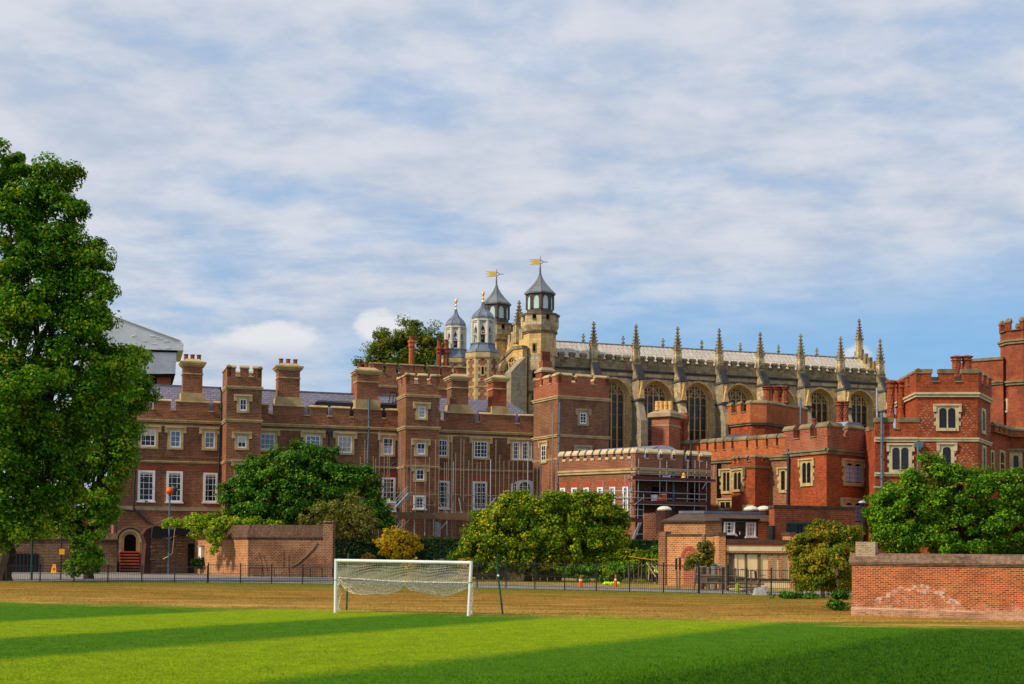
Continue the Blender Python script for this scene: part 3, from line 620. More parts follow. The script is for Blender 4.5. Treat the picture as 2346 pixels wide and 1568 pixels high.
# ================================================================ T3: the big square tower at the end of the range
def build_square_tower():
    F = fac_px(d4(155, 590), d4(712, 632), 160.5); s1 = F.s(d4(700, 900)); s0 = 0.0
    side = Fac(F.P(0, 0, 0), F.P(0, -6.5, 0)); zt, zs = F.z(d4(155, 588)), F.z(d4(330, 705)); zst, zc = F.z(d4(160, 848)), F.z(d4(160, 1262))
    T = thing('square_tower', 'broad square brown brick battlemented tower with one small white window beside the chapel', 'tower', (*F.P(s1/2, -3, 0)[:2], 0))
    pts = rectF(F, s0, s1, -6.5, 0); b = MB(); b.prism(pts, -.5, zs); b.build('wall', M['brown'], T)
    b = MB(); b.prism(rectF(F, s0-.02, s1+.02, -6.52, .02), zc, zst); b.build('dark_brick_stage', M['brown2'], T)
    b = MB(); b.prism(rectF(F, s0-.03, s1+.03, -6.53, .03), zst, zs-.01); b.build('parapet', M['pink'], T)
    mw, mc = MB(), MB(); ln = MB(); ln.box(F, s0+.55, s1-.55, -5.95, -5.9, zs-.3, zt-.35); ln.build('parapet_lining', M['cream2'], T); cren_poly(mw, mc, pts, zs, zt, [2, 2, 2, 2], .78, .5, cope=.3); mw.build('battlement', M['pink'], T); mc.build('coping', M['cream'], T)
    st = MB(); ringband(st, pts, zst, .36, .14); ringband(st, pts, zc, .3, .14); ringband(st, pts, zc-2.9, .2, .08); st.build('string_course', M['cream'], T)
    sash_px(F, .02, d4(383, 1018), d4(455, 1138), T, cols=2, rows=3, stone='band')
    sash_px(F, .02, d4(365, 1408), d4(465, 1480), T, cols=2, rows=2, stone='band')
    pipe_px(F, 0, [d4(170, 905), d4(162, 1460), d2(1680, 1160)], T, .14, 'pipegrey'); pipe_px(F, .8, [d2(1648, 455), d2(1640, 820), d2(1632, 1170)], T, .07, 'galvold')
    sash(side, .02, 3.0, 4.2, F.z(d4(60, 1520)), F.z(d4(60, 1340)), T, cols=2, rows=3)
    # little stack with clustered pots on the left of the roof
    b = MB(); s0, z1 = F.hit(d3(1385, 1420), -4.4); s1 = F.s(d3(1545, 1420), -4.4); z0 = zs-.5; b.box(F, s0, s1, -6.0, -4.4, z0, z1); ch = b.build('chimney', M['red'], T)
    b = MB(); a = rectF(F, s0-.15, s1+.15, -6.15, -4.25); b.prism(a, z1, z1+.25); b.prism(inset_poly(a, .1), z1+.25, z1+.75, inset_poly(a, .5)); b.build('cap', M['band'], ch)
    b = MB(); b.prism(inset_poly(a, .45), z1+.7, z1+1.5); b.build('pot_base', M['pink'], ch)
    for i in range(4): q = F.P(s0+.45+(s1-s0-.9)*i/3, -5.2, 0); t = MB(); t.lathe(q, [(.17, z1+1.45), (.14, z1+2.6), (.18, z1+2.75)], 8); t.build('chimney_pot', M['terracotta'], ch)
    return F
T3F = build_square_tower()
# ================================================================ the chapel
C = fac_px(d4(300, 544), d5(1700, 710), 196.5)
def pinnacle(c, z0, zs, zt, w, par, mat='chapel', name='pinnacle', rows=6, e=None):
    """square shaft z0..zs and crocketed spirelet zs..zt ending in a cross-shaped finial; c plan point"""
    e = C.e if e is None else e; n = np.array((e[1], -e[0]))
    def sq(h): return [tuple(c+e*a*h+n*b*h) for a, b in ((-1, -1), (1, -1), (1, 1), (-1, 1))]
    b = MB(); h = w/2; b.prism(sq(h), z0, zs)
    for i, (a, bb) in enumerate(((-1, -1), (1, -1), (1, 1), (-1, 1))):
        p = np.array(c)+e*a*h*.8+n*bb*h*.8; b.prism([tuple(p+e*x*h*.35+n*y*h*.35) for x, y in ((-1, -1), (1, -1), (1, 1), (-1, 1))], z0, zs-.2)
    b.prism(sq(h*1.25), zs, zs+.14, sq(h*1.3)); o = b.build(name, M[mat], par)
    s = MB(); H = zt-zs; s.prism(sq(h*.95), zs+.14, zs+H*.80, sq(h*.16))
    for j in range(rows):
        t = (j+.35)/rows*.8; r = h*(.95-.79*t/.8)*1.08; z = zs+H*t
        for a, bb in ((-1, -1), (1, -1), (1, 1), (-1, 1)):
            p = np.array(c)+e*a*r+n*bb*r; k = .15*(1-.35*t)
            s.hexa([(*(p+e*x*k+n*y*k), z) for x, y in ((-1, -1), (1, -1), (1, 1), (-1, 1))]+[(*(p+e*(x*.6+a*.5)*k+n*(y*.6+bb*.5)*k), z+.22) for x, y in ((-1, -1), (1, -1), (1, 1), (-1, 1))])
    zf = zs+H*.80
    for (z, r, hh) in ((zf, .17, .18), (zf+H*.07, .34, .17), (zf+H*.07+.16, .14, H*.06), (zf+H*.15, .16, H*.05)):
        s.prism([tuple(np.array(c)+e*x*r+n*y*r) for x, y in ((-1, 0), (0, -1), (1, 0), (0, 1))], z, z+hh)
    s.prism([tuple(np.array(c)+e*x*.07+n*y*.07) for x, y in ((-1, -1), (1, -1), (1, 1), (-1, 1))], zf, zt)
    s.build('crocketed_spirelet', M['chapel_old'], o)
    return o
def arch_curve(m, hw, zs, rise, n=14, p=1.75, q=.56): return [(m+hw*t, zs+rise*(1-abs(t)**p)**q) for t in np.sin(np.linspace(-math.pi/2, math.pi/2, n))]
def arch_wall(mb, F, s0, s1, z0, z1, m, hw, zb, zs, rise, n=0.0):
    """front face of a wall with one arched opening"""
    cv = arch_curve(m, hw, zs, rise); P = lambda s, z: F.P(s, n, z)
    mb.add([P(s0, z0), P(m-hw, z0), P(m-hw, z1), P(s0, z1)], [(0, 1, 2, 3)]); mb.add([P(m+hw, z0), P(s1, z0), P(s1, z1), P(m+hw, z1)], [(0, 1, 2, 3)])
    mb.add([P(m-hw, z0), P(m+hw, z0), P(m+hw, zb), P(m-hw, zb)], [(0, 1, 2, 3)])
    for (a, b) in zip(cv[:-1], cv[1:]): mb.add([P(*a), P(*b), P(b[0], z1), P(a[0], z1)], [(0, 1, 2, 3)])
def arch_window(F, m, hw, zb, zs, rise, par, lights=4, depth=1.25, inset=.66, n=0.0, mat='chapel_gold', transoms=(.45,), gl='chglass'):
    prof = [(0, .0), (.02, -.12), (.14, -.2), (.16, -.42), (.32, -.55), (.34, -.8), (inset-.06, -.95), (inset, -depth)]
    b = MB(); rings = []
    for (i, d) in prof:
        cv = arch_curve(m, hw-i, zs, rise*(1-i/hw*.8)); rings.append([(m-hw+i, zb+i*.8)]+cv+[(m+hw-i, zb+i*.8)])
    for k in range(len(prof)-1):
        A_, B_ = rings[k], rings[k+1]; N = len(A_)
        for j in range(N): q = (j+1) % N; b.add([F.P(A_[j][0], n+prof[k][1], A_[j][1]), F.P(A_[q][0], n+prof[k][1], A_[q][1]), F.P(B_[q][0], n+prof[k+1][1], B_[q][1]), F.P(B_[j][0], n+prof[k+1][1], B_[j][1])], [(0, 1, 2, 3)])
    # hood mould
    for (i0, i1, n1, hm) in ((-.22, .0, .2, 1),):
        I = arch_curve(m, hw, zs, rise); O = arch_curve(m, hw+.25, zs, rise+.28)
        for j in range(len(I)-1): b.slab(F, [I[j], O[j], O[j+1], I[j+1]], n-.02, n+.16)
    w = b.build('arched_window', M[mat], par)
    i = inset-.02; cv = arch_curve(m, hw-i, zs, rise*(1-i/hw*.8)); g = MB(); g.slab(F, [(m-hw+i, zb+i*.8)]+cv+[(m+hw-i, zb+i*.8)], n-depth-.1, n-depth+.02); g.build('glass', M[gl], w)
    t = MB(); W_ = 2*(hw-inset); x0 = m-hw+inset; lw = W_/lights; r2 = rise*(1-inset/hw*.8); zsub = zs-.1
    top = lambda x: zs+r2*max(0, 1-min(1, abs((x-m)/(hw-inset)))**1.75)**.56
    D = n-depth
    for k in range(1, lights): x = x0+lw*k; t.box(F, x-.1, x+.1, D, D+.2, zb+inset*.8, top(x)-.02)
    for k in range(lights*2):
        x = x0+lw*(k+.5)/1 if False else x0+lw*k/2+lw/2*0
        if k % 2: t.box(F, x-.05, x+.05, D, D+.14, zsub+lw*.45, top(x)-.02)
    for k in range(lights):          # little arches at the head of each light and a row above
        a = x0+lw*k; mm = a+lw/2
        pts = [(mm+lw/2*c_, zsub+lw*.55*s_) for c_, s_ in [(math.cos(u), math.sin(u)) for u in np.linspace(0, math.pi, 8)]]
        for q in range(7):
            if top(pts[q][0]) > pts[q][1]: t.slab(F, [pts[q], (pts[q][0], pts[q][1]+.14), (pts[q+1][0], pts[q+1][1]+.14), pts[q+1]], D, D+.17)
    for sgn in (-1, 1):              # two crossing sub-arches
        c0 = m+sgn*W_*.18; R = W_*.42
        pts = [(c0+R*math.cos(u), zsub+r2*.86*math.sin(u)) for u in np.linspace(.02, math.pi-.02, 17)]
        for q in range(16):
            a, c = pts[q], pts[q+1]
            if abs(a[0]-m) < W_/2 and top(a[0])+.05 > a[1]: t.slab(F, [(a[0]-.06, a[1]), (a[0]+.07, a[1]), (c[0]+.07, c[1]), (c[0]-.06, c[1])] if abs(c[0]-a[0]) < abs(c[1]-a[1]) else [(a[0], a[1]-.07), (c[0], c[1]-.07), (c[0], c[1]+.07), (a[0], a[1]+.07)], D, D+.18)
    for f in transoms:
        z = zb+(zs-zb)*f; t.box(F, x0, x0+W_, D, D+.19, z-.1, z+.1)
        for k in range(lights):
            mm = x0+lw*(k+.5); pts = [(mm+lw/2*math.cos(u), z-lw*.5+lw*.42*math.sin(u)) for u in np.linspace(0, math.pi, 7)]
            for q in range(6): t.slab(F, [pts[q], pts[q+1], (pts[q+1][0], pts[q+1][1]+.12), (pts[q][0], pts[q][1]+.12)], D, D+.15)
    t.box(F, x0, x0+W_, D, D+.12, zsub+r2*.52, zsub+r2*.52+.08)
    for f in np.arange(.06, 1, .1): z = zb+(zs-zb)*f; t.box(F, x0, x0+W_, D, D+.04, z-.02, z+.02)
    t.build('tracery', M[mat], w)
    return w
def build_chapel():
    T = thing('chapel', 'long gothic stone chapel with pinnacled buttresses, arched windows and pale lead roof', 'chapel', (*C.P(25, -6, 0)[:2], 0))
    pin = [d4(535, 300), d4(990, 325), d4(1437, 350), d4(1885, 375), d5(472, 410), d5(908, 430), d5(1337, 455), d5(1762, 485)]
    ps = [C.s(p, .3) for p in pin]; sp = (ps[-1]-ps[0])/7
    print('pinnacle s', [round(v, 2) for v in ps])
    s0 = ps[0]-sp-.6; sE = ps[-1]+.6
    zcor = C.z(d4(300, 544)); zs2 = C.z(d4(780, 630)); zsill = C.z(d4(320, 430)); zt = C.z(d4(370, 392))+.22; zcor = (zcor+C.z(d5(1640, 700)))/2
    hw = C.s(d4(1370, 900))-(ps[1]+ps[2])/2; zspr = C.z(d4(1360, 862)); rise = C.z(d4(1200, 665))-zspr-.1
    zb = 7.0; b = MB()
    xs = [s0]+ps+[sE]
    for i in range(len(xs)-2):
        a, c = xs[i], xs[i+1]; m = (a+c)/2 if i else ps[0]-sp/2
        arch_wall(b, C, a, c, -.5, zcor, m, hw, zb, zspr, rise)
    b.box(C, xs[-2], sE, -1.5, 0, -.5, zcor); b.box(C, s0, sE, -14, -1.45, -.5, zcor-.2); b.build('wall', M['chapel'], T)
    p = MB(); p.box(C, s0, sE, -1.4, .02, zcor, zsill); p.build('parapet', M['chapel_old'], T)
    p = MB(); band(p, C, s0, sE, .0, zcor, .34, .2); p.box(C, s0, sE, -.1, .14, zs2-.1, zs2+.12); p.build('string_course', M['slate_dark'], T)
    mw, mc = MB(), MB()
    for i in range(len(xs)-1):
        a, c = xs[i]+(.55 if i else 0), xs[i+1]-(.55 if i < len(xs)-2 else 0)
        if c-a < 2: continue
        w = sp*.112; n = 4; gp = ((c-a)-n*w)/n
        for k in range(n):
            x = a+gp*(k+.5)+w*k; A0, B0 = np.array(C.P(x, .02, 0)[:2]), np.array(C.P(x+w, .02, 0)[:2]); merlon(mw, mc, A0, B0, .55, zsill, zt, .35, .12, -C.n, True)
            mc.add([C.P(x-gp, .2, zsill), C.P(x, .2, zsill), C.P(x, -.4, zsill+.22), C.P(x-gp, -.4, zsill+.22), C.P(x-gp, -.4, zsill), C.P(x, -.4, zsill)], [(0, 1, 2, 3), (3, 2, 5, 4), (0, 3, 4), (1, 5, 2)])
    mw.build('battlement', M['chapel_old'], T); mc.build('coping', M['chapel_old'], T)
    for i in range(len(xs)-2): arch_window(C, (xs[i]+xs[i+1])/2 if i else ps[0]-sp/2, hw, zb, zspr, rise, T)
    # buttresses
    ztop = C.z(d4(985, 470), .5); zl = C.z(d4(1075, 638), 2.2); zstage = C.z(d4(1075, 880), 2.4)
    hb = PXM(11.5, 200)*.62
    for i, s in enumerate(ps):
        g = MB(); pr = [(0, -.5), (3.5, -.5), (3.5, zstage-3.2), (2.3, zstage-.4), (2.3, zl), (.5, ztop), (0, ztop)]
        for a, c in ((s-hb, s+hb),):
            n = len(pr); g.add([C.P(a, q[0]+.01, q[1]) for q in pr]+[C.P(c, q[0]+.01, q[1]) for q in pr], [tuple(range(n)), tuple(range(2*n-1, n-1, -1))]+[(k, n+k, n+(k+1) % n, (k+1) % n) for k in range(n)])
        bt = g.build('buttress', M['rubble'] if i % 2 else M['chapel'], T)
        g = MB()                                                    # stepped weathering on the slope, drip moulds
        for k in range(6):
            t0, t1 = k/6, (k+1)/6; g.box(C, s-hb-.08, s+hb+.08, .5+1.8*(1-t1)*1.0-.1, .5+1.8*(1-t0)+.12, zl+(ztop-zl)*t0, zl+(ztop-zl)*t1*.97+.03)
        g.box(C, s-hb-.16, s+hb+.16, 0, 2.62, zl-.35, zl-.02); g.box(C, s-hb-.2, s+hb+.2, 0, 2.7, zstage-.1, zstage+.14)
        g.build('weathering', M['slate_dark'], bt)
        g = MB(); g.slab(C, [(s-hb*.95, zstage+.2), (s+hb*.95, zstage+.2), (s, zstage+2.7)], 2.3, 2.85); g.box(C, s-.18, s+.18, 2.3, 2.6, zstage+2.2, zl-.5); g.box(C, s-hb-.02, s-hb+.18, 2.3, 2.42, zstage+.3, zl-.4); g.box(C, s+hb-.18, s+hb+.02, 2.3, 2.42, zstage+.3, zl-.4)
        g.build('gablet', M['chapel_gold'], bt)
        g = MB(); g.box(C, s-.2, s+.2, 2.3, 2.35, zstage+2.9, zl-.7); g.build('niche', M['void'], bt)
        g = MB(); g.box(C, s-hb-.05, s+hb+.05, -.2, .95, zcor, ztop+.1); g.slab(C, [(s-hb-.1, ztop+.05), (s+hb+.1, ztop+.05), (s, ztop+.75)], -.1, 1.0); g.build('buttress_cap', M['chapel_old'], bt)
        zp = C.z(pin[i], .3); tops = (d4(535, 38), d4(990, 66), d4(1437, 92), d4(1885, 112), d5(472, 152), d5(908, 168), d5(1337, 198), d5(1762, 222))[i]
        pinnacle(np.array(C.P(s, .3, 0)[:2]), ztop-.3, zp, C.z(tops, .3), PXM(13.2, 200)*.98, T)
    # far side pinnacles showing over the ridge
    for cf, x, y in ((d4, 425, 168), (d4, 852, 192), (d4, 1280, 216), (d4, 1697, 236), (d5, 258, 264), (d5, 668, 286), (d5, 1080, 320)):
        s, z = C.hit(cf(x, y), -12.5); pinnacle(np.array(C.P(s, -12.5, 0)[:2]), zsill-1, z-4.3, z, .9, T)
    # roof
    nr = -6.2; za, zb_ = C.z(d4(400, 266), nr), C.z(d5(1380, 430), nr); zr = (za+zb_)/2; sa, sb = s0-1, C.s(d5(1480, 430), nr)+3.2; zl_ = zsill-.8
    b = MB(); b.add([C.P(sa, -.6, zl_), C.P(sb, -.6, zl_), C.P(sb, nr, zr), C.P(sa, nr, zr), C.P(sa, -12, zl_), C.P(sb, -12, zl_)], [(0, 1, 2, 3), (3, 2, 5, 4), (0, 3, 4), (1, 5, 2)])
    r = b.build('roof', M['leadroof'], T); b = MB(); n = int((sb-sa)/.86)
    for i in range(n): s = sa+.86*i; b.tube(C.P(s, -.6, zl_+.03), C.P(s, nr, zr+.03), .06, 5)
    b.build('lead_roll', M['leadroof'], r); b = MB(); b.tube(C.P(sa, nr, zr+.05), C.P(sb, nr, zr+.05), .14, 6); b.build('ridge', M['leadgrey'], r)
    # east gable with its stepped battlements and tall apex pinnacle
    sg = sE-.3; zg = zr+.3; b = MB()
    sec = lambda q: [C.P(q, .3, zsill-.6), C.P(q, nr, zg), C.P(q, -12.8, zsill-.6)]
    b.add(sec(sg-.5)+sec(sg+.3), [(0, 1, 2), (5, 4, 3), (0, 3, 4, 1), (1, 4, 5, 2), (2, 5, 3, 0)]); gb = b.build('gable', M['chapel'], T); b = MB()
    for k in range(5):
        for side in (0, 1):
            t = (k+.35)/5.2; t2 = t+.11; n0, n1 = (.3+(nr-.3)*t, .3+(nr-.3)*t2) if side == 0 else (-12.8+(nr+12.8)*t, -12.8+(nr+12.8)*t2); z = zsill-.6+(zg-zsill+.6)*(t+t2)/2
            b.box(C, sg-.35, sg+.15, min(n0, n1), max(n0, n1), z-.8, z+1.6)
    b.build('battlement', M['chapel_old'], gb)
    pinnacle(np.array(C.P(sg-.1, nr, 0)[:2]), zg-1, C.z(d5(1482, 240), nr), C.z(d5(1486, 5), nr), .78, T)
    c = C.P(sE+2.5, -6, 0); b = MB(); zc_ = C.z(d5(1800, 590), -6); b.lathe(c, [(2.2, 0), (2.2, zc_-2.6), (2.1, zc_-1.4), (1.5, zc_-.4), (.1, zc_)], 16); b.build('stair_turret', M['lead'], T, smooth=True)
    # west end: gable wall between two tall octagonal turrets
    zc = C.z(d4(150, 480))
    cb = W(dp(1237, 700), 196.0); cf_ = W(dp(1137, 700), 205.5)
    def turret(c, D, cf, cx, yb, ydr, yeave, ytip, yvane, yst, R, part):
        z = lambda y: W(cf(cx, y), D)[2]
        o = octo(c, R, .06); b = MB(); b.prism(o, -.5, z(yst)); tw = b.build('turret', M['chapel_gold'], part)
        o2 = octo(c, R*1.17, .06); b = MB(); b.prism(o, z(yst), z(yst)+.9, o2); b.prism(o2, z(yst)+.9, z(yb)-.0); b.build('parapet', M['chapel'], tw)
        b = MB(); ringband(b, o, z(yst), .35, .16); ringband(b, o2, z(yst)+2.6, .25, .12); ringband(b, o, z(yst+712), .35, .16); b.build('string_course', M['grime'], tw)
        mw, mc = MB(), MB(); cren_poly(mw, mc, o2, z(yb), z(yb)+1.0, 1, .62, .35, cope=.2); mw.build('battlement', M['chapel'], tw); mc.build('coping', M['grime'], tw)
        q_ = octo(c, R+.03, .06); b = MB(); b.prism(q_, -.5, z(yst+265)); b.build('lower_stage', M['chapel'], tw)
        # slit windows in the front face
        for k in range(3):
            zz = z(yst+195+302*k); a, q = o[5], o[6]
            Fo = Fac(a, q); mm = Fo.len*.45
            w_ = MB(); w_.box(Fo, mm-.34, mm+.34, -.1, .06, zz-.75, zz+.75); w_ = w_.build('slit_window', M['grime'], tw); g = MB(); g.box(Fo, mm-.19, mm+.19, 0, .08, zz-.55, zz+.55); g.build('slit', M['void'], w_)
        r = R*.80; ze, zd = z(yeave), z(ydr); dr = MB(); dr.prism(octo(c, r, .06), z(yb)-1, zd)
        P8 = octo(c, r, .06); lan = dr.build('lantern_base', M['bronze'], tw); dr = MB()
        za_ = zd; zb2 = ze
        for i in range(8):
            p = P8[i]; dr.lathe(p, [(.2, za_), (.2, zb2)], 6)
            Fo = Fac(P8[i], P8[(i+1) % 8]); L = Fo.len; h = zb2-za_
            for a_, b_ in ((0, L*.2), (L*.8, L)): dr.box(Fo, a_, b_, -.12, .1, za_, zb2)
            cv = [(L/2+L*.3*math.cos(u), zb2-1.15+.75*math.sin(u)) for u in np.linspace(math.pi, 0, 9)]
            for a_, b_ in zip(cv[:-1], cv[1:]): dr.slab(Fo, [a_, b_, (b_[0], zb2+.2), (a_[0], zb2+.2)], -.12, .1)
        lt = dr.build('lantern', M['bronze'], tw)
        g = MB()
        for i in range(8):
            Fo = Fac(P8[i], P8[(i+1) % 8]); g.box(Fo, .15, Fo.len-.15, -.04, .0, za_, zb2-.3)
        g.build('lantern_glazing', M['paleglass'], lt)
        zt_ = z(ytip); H = zt_-ze; s = MB()
        s.prism(octo(c, r*1.2, .06), ze-.12, ze+.06); prof = [(r*1.22, ze+.06)]+[(r*1.2*((1-t)**1.75*.94+.06*(1-t)+.035), ze+.06+H*t) for t in np.linspace(.06, 1, 9)]
        s.lathe(c, prof, 8, .06); sr = s.build('spire', M['leadgrey'], tw)
        q = MB()
        for i in range(8):
            u = .06+i*math.pi/4; q.path([(c[0]+a*math.cos(u), c[1]+a*math.sin(u), zz) for a, zz in prof], .05, 4)
        q.build('lead_ridge', M['lead'], sr)
        v = MB(); zv = z(yvane); v.tube((c[0], c[1], zt_), (c[0], c[1], zv), .06, 6)
        for k in range(5): zz = zt_+(zv-zt_)*(.08+.09*k); v.lathe(c, [(.05, zz-.12), (.2-.02*k, zz), (.05, zz+.12)], 8)
        vr = v.build('vane_rod', M['leadgrey'], tw)
        zz = zt_+(zv-zt_)*.66; Fv = Fac((c[0], c[1]), (c[0]+1, c[1])); v = MB()
        v.slab(Fv, [(-.05, zz+.42), (-.05, zz-.42), (-1.75, zz-.45), (-.95, zz-.12), (-1.95, zz+.05), (-.9, zz+.12), (-1.75, zz+.45)], -.03, .03); v.build('forked_gold_flag', M['gold'], vr)
        v = MB(); v.path([(c[0], c[1], zz+.35), (c[0]+.4, c[1], zz+.1), (c[0]+.4, c[1], zz-.1), (c[0], c[1], zz-.35)], .05, 5); v.tube((c[0]+.4, c[1], zz), (c[0]+1.1, c[1], zz), .05, 5); v.build('vane_pointer', M['iron'], vr)
        return tw
    turret(cb, 196.0, d3, 1360, 838, 690, 502, 242, 58, 965, 2.45, T)
    turret(cf_, 205.5, d3, 850, 950, 802, 630, 378, 205, 1070, 2.45, T)
    Gf = Fac(cf_, cb); L = Gf.len
    # wide gable below, with its arched window, between the turrets
    zl2 = 16; ze = W(d3(930, 1180), 203)[2]; za2 = W(d3(1075, 985), 200)[2]; s_ap = L*.45
    b = MB(); b.slab(Gf, [(0, -.5), (L, -.5), (L, ze), (s_ap, za2), (0, ze)], -1.2, -.3); gw = b.build('west_gable', M['chapel_gold'], T); b = MB()
    for k in range(6):
        t = (k+.3)/6; t2 = t+.1; x0_, x1_ = s_ap*t, s_ap*t2; zz = ze+(za2-ze)*(t+t2)/2; b.box(Gf, x0_, x1_, -1.2, -.25, zz-.3, zz+1.35)
        if k < 3: t = (k+.3)/3; x0_, x1_ = L-(L-s_ap)*t, L-(L-s_ap)*(t+.2); zz = ze+(za2-ze)*(t+.1); b.box(Gf, x1_, x0_, -1.2, -.25, zz-.3, zz+1.35)
    b.build('battlement', M['chapel'], gw)
    pinnacle(np.array(Gf.P(s_ap, -.7, 0)[:2]), za2-1, W(d3(1075, 840), 200)[2], W(d3(1075, 550), 200)[2], 1.25, T)
    # antechapel gable in front
    F2 = Fac(W(dp(1140, 1000), 199), W(dp(1196, 1000), 193.5)); L2 = F2.len; z1_ = W(d3(880, 1330), 199)[2]; z2_ = W(d3(1030, 1150), 195)[2]
    zs_ = W(d3(900, 1560), 199)[2]; b = MB(); b.slab(F2, [(0, -.5), (L2, -.5), (L2, z1_+1.6), (L2*.62, z2_), (0, z1_)], -.8, 0); ag = b.build('porch_gable', M['chapel_gold'], T)
    b = MB(); b.slab(F2, [(0, z1_), (L2*.62, z2_), (L2, z1_+1.6), (L2, z1_+2.1), (L2*.62, z2_+.5), (0, z1_+.5)], -.9, .15); b.build('gable_coping', M['grime'], ag)
    arch_window(F2, L2*.62, L2*.36, 8, z1_-2.4, 3.0, T, lights=3, depth=-.1, inset=.3, n=.05)
    # big diagonal buttress of grey rubble by the turret
    b = MB(); F3 = Fac(W(dp(1170, 1000), 190.0), W(dp(1203, 1000), 190.8)); zt3, zb3 = W(d3(1150, 1240), 191)[2], W(d3(1020, 1430), 191)[2]
    b.hexa([F3.P(0, -3, -.5), F3.P(F3.len, -3, -.5), F3.P(F3.len, 0, -.5), F3.P(0, 0, -.5), F3.P(0, -3, zb3), F3.P(F3.len, -3, zt3), F3.P(F3.len, 0, zt3), F3.P(0, 0, zb3)]); b.build('corner_buttress', M['rubble'], T)
build_chapel()
# ================================================================ gate tower turrets with the white bell lanterns, and the red brick block beside them
def bell_turret(cx, D, cf, xa, ys, zfloor, label, extra):
    """ys: rows of the crop for lower string, skirt top, lantern foot, lantern eave, dome tip, finial tip"""
    c = W(cf(xa, 1000), D)[:2]; z = lambda y: W(cf(xa, y), D)[2]
    T = thing('bell_turret', label, 'turret', (c[0], c[1], 0), 'gate tower turrets with white lanterns')
    R, Rl = extra['R'], extra['Rl']; rot = .42
    b = MB(); o = octo(c, R, rot); b.prism(o, -.5, z(ys[0])); tw = b.build('turret', M['brown'], T)
    q = MB()
    for i in range(8):                     # stone quoins, alternating long and short
        p = np.array(o[i]); zz = z(ys[0])-14; k = 0
        for j, s in ((0, -1), (1, 1)):
            r = np.array(o[(i+(1 if s > 0 else -1)) % 8]); u = (r-p)/np.linalg.norm(r-p); F = Fac(p, r)
            zz = z(ys[0])-14; k = 0
            while zz < z(ys[0])-.1: q.box(F, 0.0, .62 if k % 2 else .34, -.05, .05+.002*j, zz, zz+.5-.02); zz += .5; k += 1
    q.build('quoins', M['cream'], tw)
    F = Fac(o[4], o[5]); F5 = max(((Fac(o[i], o[(i+1) % 8])) for i in range(8) if (o[i][1]+o[(i+1) % 8][1])/2 < c[1]-.5), key=lambda f: f.n @ np.array((-.25, -1)))
    w = MB(); m = F5.len/2; zz = z(ys[0])-1.95; w.box(F5, m-.32, m+.32, 0, .07, zz-.75, zz+.7); w = w.build('slit_window', M['cream'], tw); g = MB(); g.box(F5, m-.15, m+.15, 0, .1, zz-.5, zz+.5); g.build('slit', M['void'], w)
    b = MB(); ringband(b, o, z(ys[0])-.1, .3, .14); b.prism(inset_poly(o, -.2), z(ys[0])+.1, z(ys[0])+.6); ringband(b, o, z(ys[0])-4.25, .2, .08); b.build('string_course', M['cream'], tw)
    s = MB(); pr = [(R*1.04, z(ys[0])+.7), (R*.99, z(ys[0])+1.1), (R*.86, z(ys[1])-1.0), (Rl*1.12, z(ys[1])), (Rl*1.16, z(ys[1])+.25), (Rl*1.05, z(ys[2])-.05), (Rl*1.1, z(ys[2]))]
    s.lathe(c, pr, 8, rot); sk = s.build('lead_skirt', M['lead'], T); s = MB()
    for i in range(8): u = rot+i*math.pi/4; s.path([(c[0]+a*math.cos(u), c[1]+a*math.sin(u), q_) for a, q_ in pr], .07, 5)
    s.build('lead_roll', M['lead'], sk)
    z0, z1 = z(ys[2]), z(ys[3]); H = z1-z0; P8 = octo(c, Rl, rot); l = MB(); ht = MB()
    zo0, zo1 = z0+.05, z0+H*.56
    for i in range(8):
        Fo = Fac(P8[i], P8[(i+1) % 8]); L = Fo.len; l.lathe(P8[i], [(.2, z0), (.2, z1-.6)], 6)
        m = L/2; ow = L*.24
        l.box(Fo, 0, m-ow, -.3, -.02, zo0, zo1); l.box(Fo, m+ow, L, -.3, -.02, zo0, zo1)
        cv = [(m-ow, zo1-.5), (m-ow*.8, zo1-.05), (m-ow*.25, zo1+.25), (m, zo1+.7), (m+ow*.25, zo1+.25), (m+ow*.8, zo1-.05), (m+ow, zo1-.5)]
        for a_, b_ in zip(cv[:-1], cv[1:]): l.slab(Fo, [a_, b_, (b_[0], zo1+.72), (a_[0], zo1+.72)], -.3, -.02)
        l.box(Fo, 0, m-ow, -.3, -.02, zo1, zo1+.72); l.box(Fo, m+ow, L, -.3, -.02, zo1, zo1+.72); l.box(Fo, 0, L, -.3, -.02, zo1+.725, z1-.5)
        l.box(Fo, -.05, L+.05, -.2, .09, zo1+.85, zo1+.97); l.box(Fo, -.1, L+.1, -.2, .2, z1-.62, z1-.42); l.box(Fo, 0, L, -.2, .06, zo0+H*.30, zo0+H*.30+.1)
        zq = zo1+1.0+(z1-.6-zo1-1.0)*.5
        for dx, dz in ((.13, 0), (-.13, 0), (0, .13), (0, -.13)): ht.slab(Fo, [(m+dx+.14*math.cos(u), zq+dz+.14*math.sin(u)) for u in np.linspace(0, 2*math.pi, 9)[:-1]], -.02, .012+.001*abs(dx*10)+.002*(dz > 0))
        l.box(Fo, L*.5-.32, L*.5+.32, -.25, .02, z1-.42, z1); l.box(Fo, 0, L, -.25, -.03, z1-.42, z1-.25)
    ln = l.build('lantern', M['lantern'], T); ht.build('quatrefoil_hole', M['void'], ln)
    bl = MB(); zb = zo1-.2; bl.lathe(c, [(.62, zb-1.5), (.5, zb-1.3), (.36, zb-.7), (.3, zb-.3), (.1, zb-.2)], 14); bl.tube((c[0], c[1], zb-.2), (c[0], c[1], z1-.6), .06); bl.build('bell', M['iron'], T, smooth=True)
